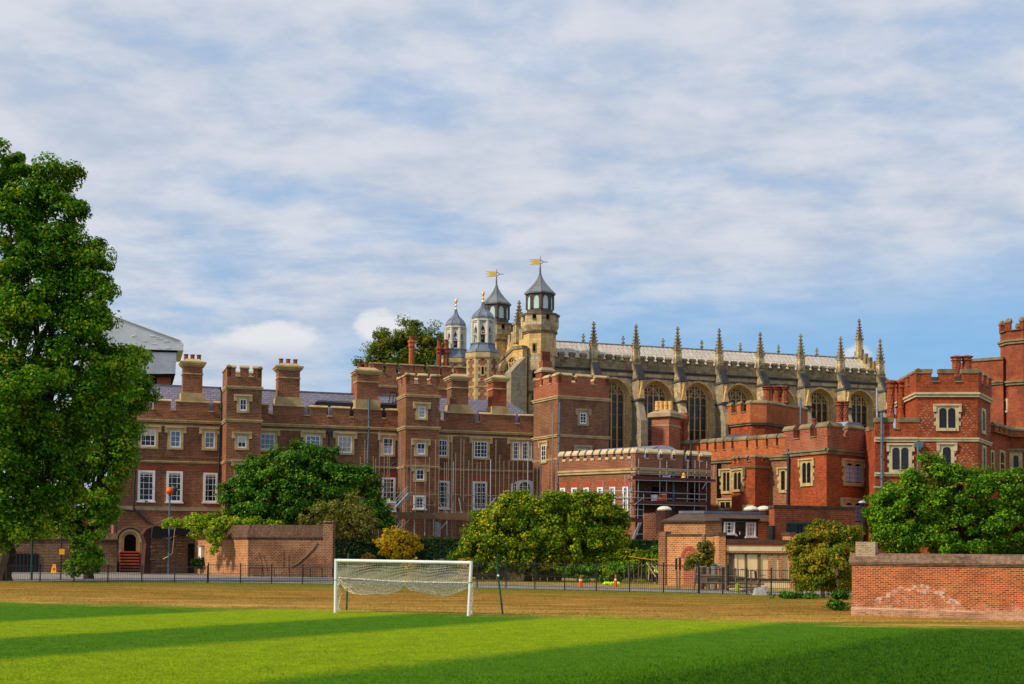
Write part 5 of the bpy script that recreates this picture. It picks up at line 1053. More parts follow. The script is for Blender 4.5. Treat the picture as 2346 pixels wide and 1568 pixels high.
# ================================================================ right hand red house
M['diaper'] = m_plain('grey_header_bricks', lin(168, 148, 138), .9, .35, 4)
def build_right_house():
    D = 150.0; F = fac_px(e1(465, 760), e1(970, 760), D); xL = F.s(e1(110, 1200)); xa, xb = F.s(e1(462, 700)), F.s(e1(972, 700))
    T = thing('red_tudor_house', 'bright red tudor house with battlemented tower, grey diamond brickwork and stone windows', 'building', (*F.P((xL+xb)/2, -4, 0)[:2], 0))
    zt, zs, zst, z2, z3 = F.z(e1(700, 543)), F.z(e1(700, 655)), F.z(e1(700, 760)), F.z(e1(700, 1138)), F.z(e1(300, 1432))
    p = [F.P(xa, 0, 0)[:2], F.P(xb, 0, 0)[:2], tuple(W(e1(1082, 800), 156.0)[:2]), F.P(xb+2, -11, 0)[:2], F.P(xa, -11, 0)[:2]]
    b = MB(); b.prism(p, -.5, zst); tw = b.build('tower', M['crimson'], T); pu = inset_poly(p, -.14); b = MB(); b.prism(pu, zst, zs); b.build('parapet', M['crimson'], tw)
    mw, mc = MB(), MB(); cren_px(mw, mc, F, .14, [(458, 585, 545), (650, 778, 545), (845, 980, 545)], e1, zs, zt, cope=.5, th=.6, pitched=False)
    cren_edge(mw, mc, pu[1], pu[2], pu[4], zs, zt, 2, 1.0, .6, cope=.4); cren_edge(mw, mc, pu[4], pu[0], pu[2], zs, zt, 2, 1.0, .6, cope=.4); cren_edge(mw, mc, pu[3], pu[4], pu[0], zs, zt, 2, 1.0, .6, cope=.4)
    b2 = MB(); b2.box(F, xa+.9, xb-.9, -1.5, -1.4, zs-.3, zt-.7); b2.build('louvred_screen', M['slate_dark'], tw)
    mw.build('battlement', M['crimson'], tw); mc.build('coping', M['grime'], tw)
    b = MB(); ringband(b, p, zst, .5, .2); ringband(b, p, z2, .4, .12); b.build('string_course', M['cream2'], tw)
    # lower left part
    zt2, zs2 = F.z(e1(200, 950)), F.z(e1(280, 1050)); b = MB(); b.box(F, xL, xa+.1, -10, -.02, -.5, zs2); b.build('wall', M['crimson'], T)
    mw, mc = MB(), MB(); cren_px(mw, mc, F, -.02, [(110, 262, 950), (315, 478, 950)], e1, zs2, zt2, cope=.55, pitched=False); mw.build('battlement', M['crimson'], T); mc.build('coping', M['grime'], T)
    b = MB(); band(b, F, xL-.1, xa, -.02, z2, .5, .18); band(b, F, xL-.1, xb, 0.0, z3, .4, .18); b.build('string_course', M['cream2'], T)
    side = Fac(p[1], p[2])
    mullioned(F, 0, e1(648, 872), e1(788, 1040), T, lights=2, stone='cream2', sur=.34); mullioned(F, 0, e1(252, 1205), e1(392, 1392), T, lights=2, stone='cream2', sur=.36, glass='chglass')
    mullioned(F, 0, e1(678, 1200), e1(750, 1400), T, lights=1, stone='cream2', sur=.36)
    mullioned(side, 0, e1(1008, 890), e1(1032, 1070), T, lights=1, stone='cream2', quoin=False, sur=.35, hood=False); mullioned(side, 0, e1(1014, 1205), e1(1034, 1380), T, lights=1, stone='cream2', quoin=False, sur=.35, hood=False)
    # diaper work: diamonds of grey headers laid in the brick
    b = MB()
    def diamond(Fc, cx, cy, w, h, n=4):
        s, z = Fc.hit(cx if isinstance(cx, tuple) else e1(cx, cy)); 
        for sg in (-1, 1):
            for k in range(-n, n+1): a, c = s+sg*w*k/n, z+h*(1-abs(k)/n); b.box(Fc, a-.09, a+.09, -.01, .012+.001*(sg > 0), c-.05, c+.05); c = z-h*(1-abs(k)/n); b.box(Fc, a-.09, a+.09, -.01, .014+.001*(sg > 0), c-.05, c+.05)
    for x, y in ((550, 935), (550, 1015), (875, 935), (875, 1015), (875, 1270), (882, 1345), (560, 1260)): diamond(F, x, y, .85, 1.15)
    for x, y in ((984, 960), (984, 1010), (1055, 960), (1055, 1010), (984, 1260), (1058, 1260), (1058, 1320)): diamond(side, x, y, .8, 1.5)
    b.build('diaper_brickwork', M['diaper'], T)
    pipe_px(F, .2, [e1(164, 910), e1(166, 1568), e5(500, 480)], T, .15, 'pipegrey'); pipe_px(F, .2, [e1(470, 1200), e1(470, 1470)], T, .13, 'pipegrey'); pipe_px(F, .2, [e1(95, 1540), e1(165, 1542)], T, .12, 'galv'); pipe_px(F, -3, [e1(124, 700), e1(126, 950)], T, .12, 'galv')
    b = MB(); s, z = F.hit(e1(470, 1180)); b.box(F, s-.5, s+.5, 0, .45, z-.35, z+.25); b.box(F, s-.25, s+.25, 0, .4, z-.6, z-.35); b.build('rainwater_head', M['pipegrey'], T)
    # right hand wing running back, and its canted end
    r1, r2 = W(e1(1085, 1000), 156.5), W(e1(1242, 1040), 163.5); S1 = Fac(r1, r2); S2 = Fac(r2, (r2[0]+12, r2[1]+.6)); za, zb, zc = S1.z(e1(1100, 998)), S1.z(e1(1130, 1085)), S1.z(e1(1100, 1195))
    pts = [tuple(r1[:2]), tuple(r2[:2]), S2.P(12, 0, 0)[:2], S2.P(12, -9, 0)[:2], S1.P(0, -9, 0)[:2]]
    b = MB(); b.prism(pts, -.5, zb); w = b.build('wing', M['crimson'], T); mw, mc = MB(), MB(); cren_edge(mw, mc, pts[0], pts[1], pts[3], zb, za, 3, .6, .5, cope=.4); cren_edge(mw, mc, pts[1], pts[2], pts[4], zb, za, 3, .9, .5, cope=.4)
    mw.build('battlement', M['red'], w); mc.build('coping', M['grime'], w); b = MB(); ringband(b, pts, zc, .45, .2); b.build('string_course', M['grime'], w)
    for x0, x1 in ((1083, 1105), (1160, 1196)): mullioned(S1, 0, e1(x0, 1240), e1(x1, 1460), T, lights=1, quoin=False, hood=False, sur=.3, transom=.55)
    mullioned(S2, 0, e1(1272, 1272), e1(1318, 1490), T, lights=1, quoin=False, hood=False, sur=.5, transom=.5); b = MB()
    for x, y in ((1062, 1290), (1132, 1300), (1132, 1360), (1218, 1320), (1218, 1380)): diamond(S1, x, y, .7, 1.4)
    b.build('diaper_brickwork', M['diaper'], T)
    # high wall and turret behind
    T2 = thing('gatehouse_turret', 'tall red brick turret and high wall at the right edge behind the tudor house', 'tower', (*W(e1(1260, 900), 190)[:2], 0))
    Fb = fac_D(e1(760, 0)[0], 192, e1(1190, 0)[0], 188); s0, s1 = Fb.s(e1(800, 600)), Fb.s(e1(1190, 600)); zt_, zc2 = Fb.z(e1(1100, 450)), Fb.z(e1(1130, 660)); b = MB(); b.box(Fb, s0, s1, -5, 0, -.5, zt_-.3); b.build('high_wall', M['red'], T2)
    b = MB(); b.box(Fb, s0+2, s1, -5.2, .2, zt_-.3, zt_+.1); band(b, Fb, s0, s1, 0, zc2, .5, .2); b.build('wall_coping', M['grime'], T2)
    c = W(e1(1345, 500), 189.0)[:2]; R = PXM((1345-1178)*.44656/1.64535, 186)*1.02; o = octo(c, R, .50); z = lambda y: W(e1(1250, y), 186.5)[2]
    b = MB(); b.prism(o, -.5, z(210)); b.build('turret', M['red'], T2); mw, mc = MB(), MB(); cren_poly(mw, mc, inset_poly(o, -.15), z(210), z(112), 1, 1.3, .6, cope=.5); mw.build('battlement', M['crimson'], T2); mc.build('coping', M['grime'], T2)
    b = MB(); ringband(b, o, z(306), .6, .25); ringband(b, o, z(655), .6, .25); b.build('string_course', M['grime'], T2)
    Fo = min((Fac(o[i], o[(i+1) % 8]) for i in range(8)), key=lambda f: abs(np.mean([f.P(0, 0, 0)[0]/f.P(0, 0, 0)[1], f.P(f.len, 0, 0)[0]/f.P(f.len, 0, 0)[1]])-ray(e1(1213, 800))[0]/ray(e1(1213, 800))[1])+(10 if f.P(f.len/2, 0, 0)[1] > c[1] else 0)); 
    mullioned(Fo, 0, (e1(1205, 812)), (e1(1222, 890)), T2, lights=1, quoin=False, hood=False, sur=.35, stone='cream2')
    # chimney groups
    st = lambda x, yt, yb, w, D, mat, **kw: stack_oct(W(e1(x, yt), D)[:2], PXM(w*.44656/1.64535, D)/2, W(e1(x, yb), D)[2], W(e1(x, yt), D)[2], T, mat, **kw)
    st(240, 635, 960, 62, 156, 'red', twist=1.5); st(326, 635, 960, 60, 156, 'crimson', twist=-1.5); st(384, 750, 960, 48, 160, 'red')
    st(795, 430, 640, 70, 158, 'red', twist=1.0); st(882, 428, 640, 70, 158, 'red')
    pinnacle(np.array(W(e1(412, 800), 176)[:2]), W(e1(412, 905), 176)[2]-4, W(e1(412, 850), 176)[2], W(e1(412, 708), 176)[2], .9, T, e=F.e)
    return F
RF = build_right_house()
# ================================================================ wrapped roof far left
def build_wrap():
    D = 185.0; q = lambda x, y, d=D: tuple(W(c1(x, y), d)); T = thing('wrapped_roof_scaffold', 'building top wrapped in white plastic sheeting, behind the big left tree', 'scaffolding', (*W(c1(500, 800), D+4)[:2], 0))
    F = Fac(W(c1(-300, 700), D-4), W(c1(830, 700), D)); f = lambda x, y: F.hit(c1(x, y)); b = MB()
    sheet_ = [f(-300, 200), f(40, 100), f(600, 308), f(790, 375), f(830, 430), f(832, 490), f(500, 480), f(-300, 460)]
    b.slab(F, sheet_, -12, 0); b.build('roof_sheeting', M['sheet'], T)
    b = MB(); b.slab(F, [f(-300, 478), f(760, 500), f(745, 740), f(380, 742), f(-300, 742)], -11, -.6); b.build('wall_sheeting', M['sheet'], T)
    b = MB(); b.slab(F, [f(-300, 462), f(500, 466), f(640, 470), f(770, 492), f(760, 505), f(-300, 480)], -11.5, -.3); b.slab(F, [f(380, 738), f(748, 735), f(740, 760), f(690, 768), f(400, 762)], -11, -.4); b.build('dark_gap', M['void'], T)
    b = MB(); b.slab(F, [f(380, 765), f(700, 765), f(696, 880), f(380, 880)], -9, -1); b.build('brick_wall', M['red'], T); b = MB(); b.box(F, F.s(c1(500, 800)), F.s(c1(543, 800)), -1, -.9, F.z(c1(500, 858)), F.z(c1(500, 765))); b.build('opening', M['void'], T)
    b = MB()
    rr = random.Random(3)
    for i in range(26):
        x0 = rr.uniform(60, 720); y0 = rr.uniform(330, 470) if i % 2 else rr.uniform(500, 735)
        s, z = f(x0, y0); s1, z1 = f(x0+rr.uniform(10, 90), y0+rr.uniform(-18, 24)); off = .0 if i % 2 else -.6; b.tube(F.P(s, off, z), F.P(s1, off, z1), .05, 5)
    b.path([F.P(*((h[0], .02, h[1]))) for h in (f(40, 104), f(600, 312), f(790, 380), f(826, 432))], .14, 6); b.build('sheeting_fold', M['sheet'], T)
build_wrap()
# ================================================================ ground, road, mown field
gp = lambda x, y: G((x, y))[:2]
def ground():
    t = NT('mown_field'); g = t.geo(); sp = t.nd('ShaderNodeSeparateXYZ', {0: g.outputs['Position']}); X, Y = sp.outputs[0], sp.outputs[1]; pos = g.outputs['Position']
    w1 = t.noise(pos, .35, 4, .6); wob = t.math('MULTIPLY', t.math('SUBTRACT', w1, .5), 1.6)
    ux, uy = .55, .835                                     # the mower's direction; q runs across the stripes
    q = t.math('ADD', t.math('ADD', t.math('MULTIPLY', X, uy), t.math('MULTIPLY', Y, -ux)), t.math('MULTIPLY', wob, .35))
    Q = lambda p: gp(*p)[0]*uy-gp(*p)[1]*ux
    q1, q2, q3, q4 = [np.mean([Q(p) for p in ps]) for ps in (((0, 1425), (590, 1396)), ((0, 1462), (900, 1410)), ((0, 1503), (1300, 1419)), ((380, 1562), (1850, 1433)))]
    q5 = np.mean([Q((1050, 1560)), Q((2346, 1447))]); print('stripes', q1, q2, q3, q4, q5)
    s = .9; st = lambda a: t.ss(q, a-s, a+s)
    lg, dk = lin(124, 148, 6), lin(70, 112, 6)
    f = t.math('ADD', t.math('SUBTRACT', st(q1), st(q2)), t.math('SUBTRACT', st(q3), st(q4)))
    c = t.mix(f, dk, lg)
    # dry brown outfield beyond a ragged line
    pts = [(0, 1381), (765, 1401), (1300, 1418), (1850, 1431), (2346, 1440)]; P = np.array([gp(*p) for p in pts]); k, b0 = np.polyfit(P[:, 0], P[:, 1], 1); print('edge', k, b0)
    d = t.math('ADD', t.math('SUBTRACT', t.math('SUBTRACT', Y, t.math('MULTIPLY', X, k)), b0), t.math('MULTIPLY', wob, 3.0))
    n3 = t.noise(t.mapv(pos, (.35, 1.1, 1)), .55, 6, .65); n4 = t.noise(t.mapv(pos, (.12, .9, 1)), .9, 5, .7)
    dry = t.mix(t.ss(n3, .35, .68), lin(128, 94, 38), lin(178, 132, 66)); dry = t.mix(t.math('MULTIPLY', t.ss(d, 16, 0), .6), dry, lin(200, 160, 92)); dry = t.mix(t.ss(t.noise(t.mapv(pos, (.5, 1.6, 1)), .22, 5, .7), .5, .62, 0, .5), dry, lin(104, 82, 32)); dry = t.mix(t.ss(n4, .42, .62, 0, .7), dry, lin(112, 100, 34))
    # greener by the railings
    far = t.ss(t.math('ADD', d, t.math('MULTIPLY', wob, 8.0)), 22, 42, 0, .9); dry = t.mix(far, dry, lin(92, 100, 26))
    c = t.mix(t.ss(t.math('ADD', d, t.math('ADD', t.math('MULTIPLY', t.math('SUBTRACT', n3, .5), 9.0), t.math('MULTIPLY', t.math('SUBTRACT', t.noise(pos, 2.2, 5, .8), .5), 5.0))), -2.0, 3.4), c, dry)
    # darker green near, right, where the longer blades stand
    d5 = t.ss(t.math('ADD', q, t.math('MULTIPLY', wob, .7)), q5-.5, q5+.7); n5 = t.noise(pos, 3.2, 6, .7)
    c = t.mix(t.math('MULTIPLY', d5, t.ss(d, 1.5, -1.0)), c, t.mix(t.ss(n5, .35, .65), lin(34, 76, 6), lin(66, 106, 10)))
    # fine grain
    n6 = t.noise(t.mapv(pos, (1, .45, 1)), 9, 5, .75); n7 = t.noise(pos, 45, 3, .8); n8 = t.noise(pos, 1.1, 5, .7)
    c = t.mix(t.ss(n6, .3, .7, 0, .5), c, (.2, .17, .05), 'OVERLAY') if False else c
    c = t.mix(1.0, c, t.nd('ShaderNodeCombineColor', {0: t.ss(n6, .3, .7, .72, 1.28), 1: t.ss(n6, .3, .7, .75, 1.25), 2: t.ss(n6, .3, .7, .7, 1.2)}).outputs[0], 'MULTIPLY')
    c = t.mix(1.0, c, t.nd('ShaderNodeCombineColor', {0: t.ss(n8, .3, .7, .82, 1.22), 1: t.ss(n8, .3, .7, .86, 1.14), 2: t.ss(n8, .3, .7, .8, 1.1)}).outputs[0], 'MULTIPLY')
    c = t.mix(1.0, c, t.nd('ShaderNodeCombineColor', {0: t.ss(n7, .3, .7, .6, 1.45), 1: t.ss(n7, .3, .7, .65, 1.4), 2: t.ss(n7, .3, .7, .6, 1.3)}).outputs[0], 'MULTIPLY')
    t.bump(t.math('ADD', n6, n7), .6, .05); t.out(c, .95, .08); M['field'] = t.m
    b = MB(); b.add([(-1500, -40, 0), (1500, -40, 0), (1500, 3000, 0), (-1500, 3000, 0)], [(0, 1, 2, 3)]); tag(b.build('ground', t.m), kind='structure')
    # road beyond the railings
    t = NT('asphalt'); p = t.geo().outputs['Position']; n = t.noise(p, .5, 6, .65); n2 = t.noise(p, 14, 3, .7); c = t.mix(t.ss(n, .35, .7), lin(150, 142, 138), lin(116, 110, 108)); c = t.mix(t.ss(n2, .4, .7, 0, .25), c, lin(90, 86, 84)); t.out(c, .9, .15)
    near = [(-40, 1331.5), (300, 1333), (765, 1338), (1100, 1347.5), (1330, 1352), (1600, 1359), (1830, 1364.5), (1990, 1366)]; fr = [(2000, 1356), (1830, 1355.5), (1600, 1351.5), (1330, 1343), (1100, 1338.5), (765, 1322), (568, 1317.5), (300, 1308.5), (-40, 1311)]
    b = MB(); P = [(*gp(*q), .012) for q in near+fr]; b.add(P, [tuple(range(len(P)))]); tag(b.build('road', t.m), kind='structure')
    P = [(*gp(*q), .01) for q in [(1060, 1337.6), (1330, 1342.5), (1600, 1351), (1830, 1355), (1830, 1346), (1600, 1340), (1330, 1326), (1060, 1323)]]; t = NT('dry_verge'); p = t.geo().outputs['Position']; n = t.noise(p, .6, 6, .7); t.out(t.mix(t.ss(n, .35, .65), lin(176, 142, 78), lin(110, 110, 44)), .95, .1)
    b = MB(); b.add(P, [tuple(range(8))]); tag(b.build('verge', t.m), kind='structure')
ground()
def grass_blades(name, n, dmin, dmax, xr, size, mat, keep, label):
    """loose blades over part of the field"""
    D = dmin*(dmax/dmin)**rng.random(n); px = xr[0]+(xr[1]-xr[0])*rng.random(n); X = (px-CX)/FPX*D
    ok = keep(X, D); X, D = X[ok], D[ok]; n = len(X); a = rng.random(n)*math.pi; h = size*(.5+rng.random(n)); w = size*.16
    dx, dy = np.cos(a)*w, np.sin(a)*w; lx, ly = rng.normal(0, .5, n)*h, rng.normal(0, .5, n)*h
    V = np.empty((n, 3, 3)); V[:, 0] = np.stack([X-dx, D-dy, np.zeros(n)-.005], 1); V[:, 1] = np.stack([X+dx, D+dy, np.zeros(n)-.005], 1); V[:, 2] = np.stack([X+lx, D+ly, h], 1)
    me = bpy.data.meshes.new(name); me.vertices.add(3*n); me.loops.add(3*n); me.polygons.add(n); me.vertices.foreach_set('co', V.ravel()); me.loops.foreach_set('vertex_index', np.arange(3*n)); me.polygons.foreach_set('loop_start', np.arange(n)*3); me.update(calc_edges=True); me.materials.append(mat)
    o = bpy.data.objects.new(name, me); COL.objects.link(o); return tag(o, label, 'grass', kind='stuff')
rough = lambda X, D: (X*.835-D*.55 > -15.4+rng.normal(0, 1.0, len(X)))  # the darker part of the field, with longer blades
grass_blades('short_grass', 330000, 24.5, 66, (-80, 2430), .032, M['field'], lambda X, D: ~rough(X, D), 'short mown grass of the striped pitch')
grass_blades('long_dark_grass', 170000, 24.5, 56, (900, 2430), .055, M['field'], lambda X, D: rough(X, D) & (D < 58.5-.42*X-1), 'longer dark green grass in the right foreground')
grass_blades('dry_grass', 60000, 55, 118, (-60, 2400), .07, M['field'], lambda X, D: D > 58.5-.42*X, 'dry brown grass between the pitch and the railings')
# ================================================================ foliage
def leaves(name, mat, parent, blobs, D, size, n, cr, seed=0, shell=.5, up=.35, rag=3):
    """blobs: (x, y, rx, ry[, depth offset m[, depth radius m]]) in picture units; n leaves in all, gathered in clumps of radius cr m"""
    r = np.random.default_rng(seed); k = D/FPX; ext = []
    for b in blobs:
        for _ in range(rag):
            a = r.random()*2*math.pi; q = .28+.2*r.random(); ext.append((b[0]+b[2]*math.cos(a)*1.0, b[1]-b[3]*abs(math.sin(a))*1.0 if r.random() < .75 else b[1]+b[3]*math.sin(a)*.8, b[2]*q, b[3]*q*1.1)+tuple(b[4:5]))
    blobs = list(blobs)+ext; area = np.array([b[2]*b[3] for b in blobs], float); share = area/area.sum(); out = []; nrm = []
    for b, s in zip(blobs, share):
        dd = b[4] if len(b) > 4 else 0.0; c = W((b[0], b[1]), D+dd); rx, rz = b[2]*k, b[3]*k; ry = b[5] if len(b) > 5 else (rx+rz)/2*.9
        nl = int(n*s); nc = max(3, int(4.5*(rx*rz)/(cr*cr))); m = max(1, nl//nc)
        u = r.normal(size=(nc, 3)); u /= np.linalg.norm(u, axis=1)[:, None]; rad = shell+(1.1-shell)*r.random(nc)**.6
        cc = u*rad[:, None]*np.array((rx, ry, rz))*.97+c; crs = cr*(.55+.9*r.random(nc))
        p = r.normal(size=(nc, m, 3)); pn = np.linalg.norm(p, axis=2)[:, :, None]; p = p/pn*(r.random((nc, m, 1))**.45); p[:, :, 2] *= .75
        q = cc[:, None, :]+p*crs[:, None, None]; out.append(q.reshape(-1, 3)); nn = p*.9+u[:, None, :]*.7; nn[:, :, 2] += up; nrm.append(nn.reshape(-1, 3))
    P = np.concatenate(out); N = np.concatenate(nrm); N += r.normal(0, .45, N.shape); keep = P[:, 2] > .05; P, N = P[keep], N[keep]; m = len(P)
    N /= np.linalg.norm(N, axis=1)[:, None]; R = r.normal(size=(m, 3)); U = np.cross(N, R); U /= np.linalg.norm(U, axis=1)[:, None]; Vv = np.cross(N, U)
    sz = size*(.6+.8*r.random(m))[:, None]; a, c_ = U*sz*.5, Vv*sz*.34
    V = np.stack([P-a, P-a*.15+c_, P+a, P-a*.15-c_], 1)-np.array(org_of(parent))
    me = bpy.data.meshes.new(name); me.vertices.add(4*m); me.loops.add(4*m); me.polygons.add(m); me.vertices.foreach_set('co', V.ravel()); me.loops.foreach_set('vertex_index', np.arange(4*m)); me.polygons.foreach_set('loop_start', np.arange(m)*4); me.update(calc_edges=True); me.materials.append(mat)
    o = bpy.data.objects.new(name, me); COL.objects.link(o); o.parent = parent; return o
def limbs(parent, base, blobs, D, r0, mat='bark', seed=1, fork=.35, name='trunk'):
    r = random.Random(seed); b = MB(); base = np.array(base, float); tops = [W((q[0], q[1]), D+(q[4] if len(q) > 4 else 0)) for q in blobs]; hi = max(t[2] for t in tops)
    mean = np.mean(tops, 0); f = base+(np.array((mean[0]*.35+base[0]*.65, mean[1]*.3+base[1]*.7, hi*fork))-base*np.array((1, 1, 0)))*np.array((1, 1, 1)); f[2] = hi*fork; f[0] = base[0]*.8+mean[0]*.2; f[1] = base[1]
    def limb(a, c, ra, rb, n=5):
        c = a+(c-a)*.86; pts = [a+(c-a)*t+np.array((r.uniform(-1, 1), r.uniform(-1, 1), r.uniform(-.5, .5)))*np.linalg.norm(c-a)*.05*(0 < t < 1) for t in np.linspace(0, 1, n)]
        for i in range(n-1): b.tube(pts[i], pts[i+1], ra+(rb-ra)*i/(n-1), 7, ra+(rb-ra)*(i+1)/(n-1))
        return pts
    b.tube(base-(0, 0, .3), base+(0, 0, .5), r0*1.5, 9, r0*1.1); limb(base+(0, 0, .45), f, r0*1.12, r0*.75)
    for t in tops:
        s = f if t[2] > f[2] else base+(f-base)*.75; pts = limb(s, t, r0*.5, r0*.12)
        for _ in range(3): p = pts[r.randint(1, 4)]; limb(p, p+np.array((r.uniform(-1, 1), r.uniform(-1, 1), r.uniform(-.2, 1)))*r0*4, r0*.15, r0*.04, 3)
    return b.build(name, M[mat], parent)
ML = {}
ML['plane'] = m_leaf('plane_leaf', (lin(20, 62, 6), lin(62, 122, 10), lin(148, 182, 20)), lin(168, 164, 28), .10, .16)
ML['lime'] = m_leaf('fresh_green_leaf', (lin(34, 86, 14), lin(78, 138, 20), lin(144, 186, 34)), lin(170, 164, 40), .18, .3)
ML['dark'] = m_leaf('magnolia_leaf', (lin(16, 56, 10), lin(50, 102, 16), lin(126, 164, 40)), None, .2, .3, .2)
ML['yel'] = m_leaf('yellow_green_leaf', (lin(36, 76, 8), lin(94, 126, 12), lin(186, 190, 28)), lin(206, 190, 30), .16, .22)
ML['gold'] = m_leaf('golden_leaf', (lin(120, 116, 20), lin(206, 176, 30), lin(240, 206, 60)), lin(230, 170, 20), .4, .5)
ML['olive'] = m_leaf('olive_leaf', (lin(72, 80, 30), lin(120, 118, 50), lin(170, 150, 80)), None, .2, .4)
ML['autumn'] = m_leaf('turning_leaf', (lin(48, 84, 14), lin(108, 128, 24), lin(180, 160, 44)), lin(206, 142, 44), .24, .35)
ML['right'] = m_leaf('glossy_green_leaf', (lin(22, 66, 6), lin(66, 118, 12), lin(148, 184, 34)), lin(170, 196, 50), .08, .4)
ML['hedge'] = m_leaf('hedge_leaf', (lin(10, 34, 16), lin(22, 56, 24), lin(54, 96, 34)), None, .2, .5, .1)
ML['ivy'] = m_leaf('creeper_leaf', (lin(70, 120, 14), lin(130, 170, 24), lin(190, 200, 50)), lin(210, 190, 50), .2, .6)
ML['far'] = m_leaf('far_tree_leaf', (lin(34, 64, 20), lin(74, 100, 28), lin(130, 140, 40)), lin(200, 160, 40), .18, .25)
ML['straw'] = m_leaf('dry_stalk', (lin(150, 110, 50), lin(200, 150, 70), lin(226, 180, 96)), None, .2, .6)
ML['lav'] = m_leaf('purple_flower', (lin(100, 84, 110), lin(140, 116, 150), lin(120, 120, 90)), None, .2, .6)
ML['blade'] = m_leaf('grass_blade', (lin(46, 84, 18), lin(84, 122, 30), lin(130, 160, 48)), None, .2, .5, .3)
def tree(name, label, cat, base, D, blobs, mat, n, size, cr, r0, seed, group=None, bark='bark', fork=.35, trunk=True, limbn=None, **kw):
    T = thing(name, label, cat, (base[0], base[1], 0), group)
    if trunk: limbs(T, (base[0], base[1], 0), blobs[:limbn] if limbn else blobs, D, r0, bark, seed, fork)
    leaves('crown' if trunk else 'foliage', ML[mat], T, blobs, D, size, n, cr, seed, **kw); return T
K = .3101; cc1 = lambda x, y, rx, ry, *e: (x*K, 303.9+y*K, rx*K, ry*K)+e
big = [cc1(-60, 350, 200, 270), cc1(60, 250, 100, 180, 1), cc1(700, 950, 130, 70), cc1(640, 1080, 150, 90), cc1(500, 1000, 170, 120), cc1(210, 240, 70, 95), cc1(380, 330, 130, 130), cc1(520, 370, 100, 110, 1), cc1(200, 480, 220, 170), cc1(450, 560, 170, 130), cc1(80, 700, 230, 200), cc1(400, 720, 180, 140),
       cc1(715, 860, 82, 100), cc1(560, 880, 110, 80), cc1(300, 930, 260, 150), cc1(60, 1000, 220, 200, -2), cc1(420, 1150, 200, 150), cc1(730, 1160, 110, 110), cc1(620, 1260, 150, 130), cc1(200, 1280, 230, 180, -2), cc1(560, 1420, 260, 150), cc1(760, 1400, 90, 110), cc1(20, 1500, 220, 200, -2)]
big += [(150, 830, 110, 70), (250, 835, 60, 50), (60, 900, 100, 90, -3), (200, 930, 90, 70), (40, 1020, 80, 90, -3), (120, 1050, 80, 70), (20, 1130, 60, 80, -3), (60, 1180, 45, 45, -3), (10, 1215, 50, 40, -4), (110, 1130, 70, 60)]
B0 = gp(6, 1331)
tree('plane_tree', 'huge broad-leaved tree filling the left edge, its dark trunk by the railings', 'tree', B0, B0[1], big, 'plane', 150000, .29, 1.0, .62, 5, 'trees by the old buildings', 'barkd', .22, limbn=24, shell=.35, rag=0)
tb = [(285, 850, 50, 50), (300, 905, 42, 50), (265, 940, 60, 60), (220, 990, 60, 60), (285, 1010, 32, 50), (175, 1060, 55, 60), (238, 1080, 45, 60), (205, 1145, 60, 55), (245, 1150, 30, 45), (160, 1190, 40, 45), (215, 1205, 45, 35), (270, 1065, 30, 40), (120, 1215, 30, 30)]
B1_ = gp(203, 1327)
tree('leafy_tree', 'bright green tree before the brick range, its slim trunk beside the yellow sign', 'tree', B1_, B1_[1], tb, 'lime', 52000, .27, .85, .38, 9, 'trees by the old buildings', 'barkd', .3, shell=.35)
tree('ground_shoots', 'leafy shoots and small bush growing round the trunk by the pavement', 'shrub', gp(190, 1329), gp(190, 1329)[1]-1, [(195, 1290, 22, 26), (180, 1300, 22, 18), (215, 1285, 14, 30), (178, 1255, 10, 26)], 'lime', 3500, .3, .5, .06, 3, None, trunk=False)
tree('far_tree', 'big tree with first yellow leaves standing far behind the battlemented block', 'tree', W((925, 1200), 222)[:2], 222.0, [(935, 762, 40, 34), (985, 780, 34, 38), (960, 800, 50, 40), (880, 785, 34, 26), (862, 805, 36, 24), (900, 815, 50, 30), (845, 832, 30, 14), (900, 850, 60, 25), (985, 830, 35, 35), (1010, 800, 14, 30)], 'far', 30000, .36, 1.1, .7, 4, 'trees by the old buildings', shell=.3, rag=0)
tree('magnolia_tree', 'dense dark green rounded tree behind the garden wall, in front of the brick range', 'tree', W((705, 1300), 143)[:2], 143.0, [(660, 1070, 80, 45), (745, 1060, 45, 40), (700, 1050, 50, 30), (575, 1075, 30, 18), (600, 1100, 60, 40), (560, 1130, 55, 40), (540, 1160, 35, 30), (800, 1110, 55, 40), (845, 1110, 22, 28), (820, 1165, 55, 45), (865, 1175, 25, 30), (720, 1120, 90, 50), (640, 1150, 90, 50), (700, 1180, 90, 40), (590, 1180, 60, 30), (880, 1195, 16, 25)], 'dark', 75000, .28, .8, .3, 6, 'trees by the old buildings', 'barkd', .45, shell=.45, rag=1)
tree('twiggy_bush', 'straggly olive bush with bare twigs behind the garden wall', 'shrub', W((790, 1300), 136)[:2], 136.0, [(760, 1180, 50, 30), (810, 1175, 40, 35), (730, 1205, 45, 25), (800, 1210, 60, 25), (840, 1205, 25, 35)], 'olive', 11000, .22, .5, .1, 7, None, 'bark', .5, shell=.2)
tree('golden_shrub', 'small golden yellow shrub in front of the dark hedge behind the goal', 'shrub', W((913, 1300), 128)[:2], 128.0, [(905, 1245, 28, 24), (935, 1235, 22, 16), (885, 1243, 20, 8), (912, 1225, 9, 12), (945, 1255, 14, 14), (915, 1265, 32, 20)], 'gold', 5500, .26, .42, .07, 8, None, 'bark', .4, shell=.3)
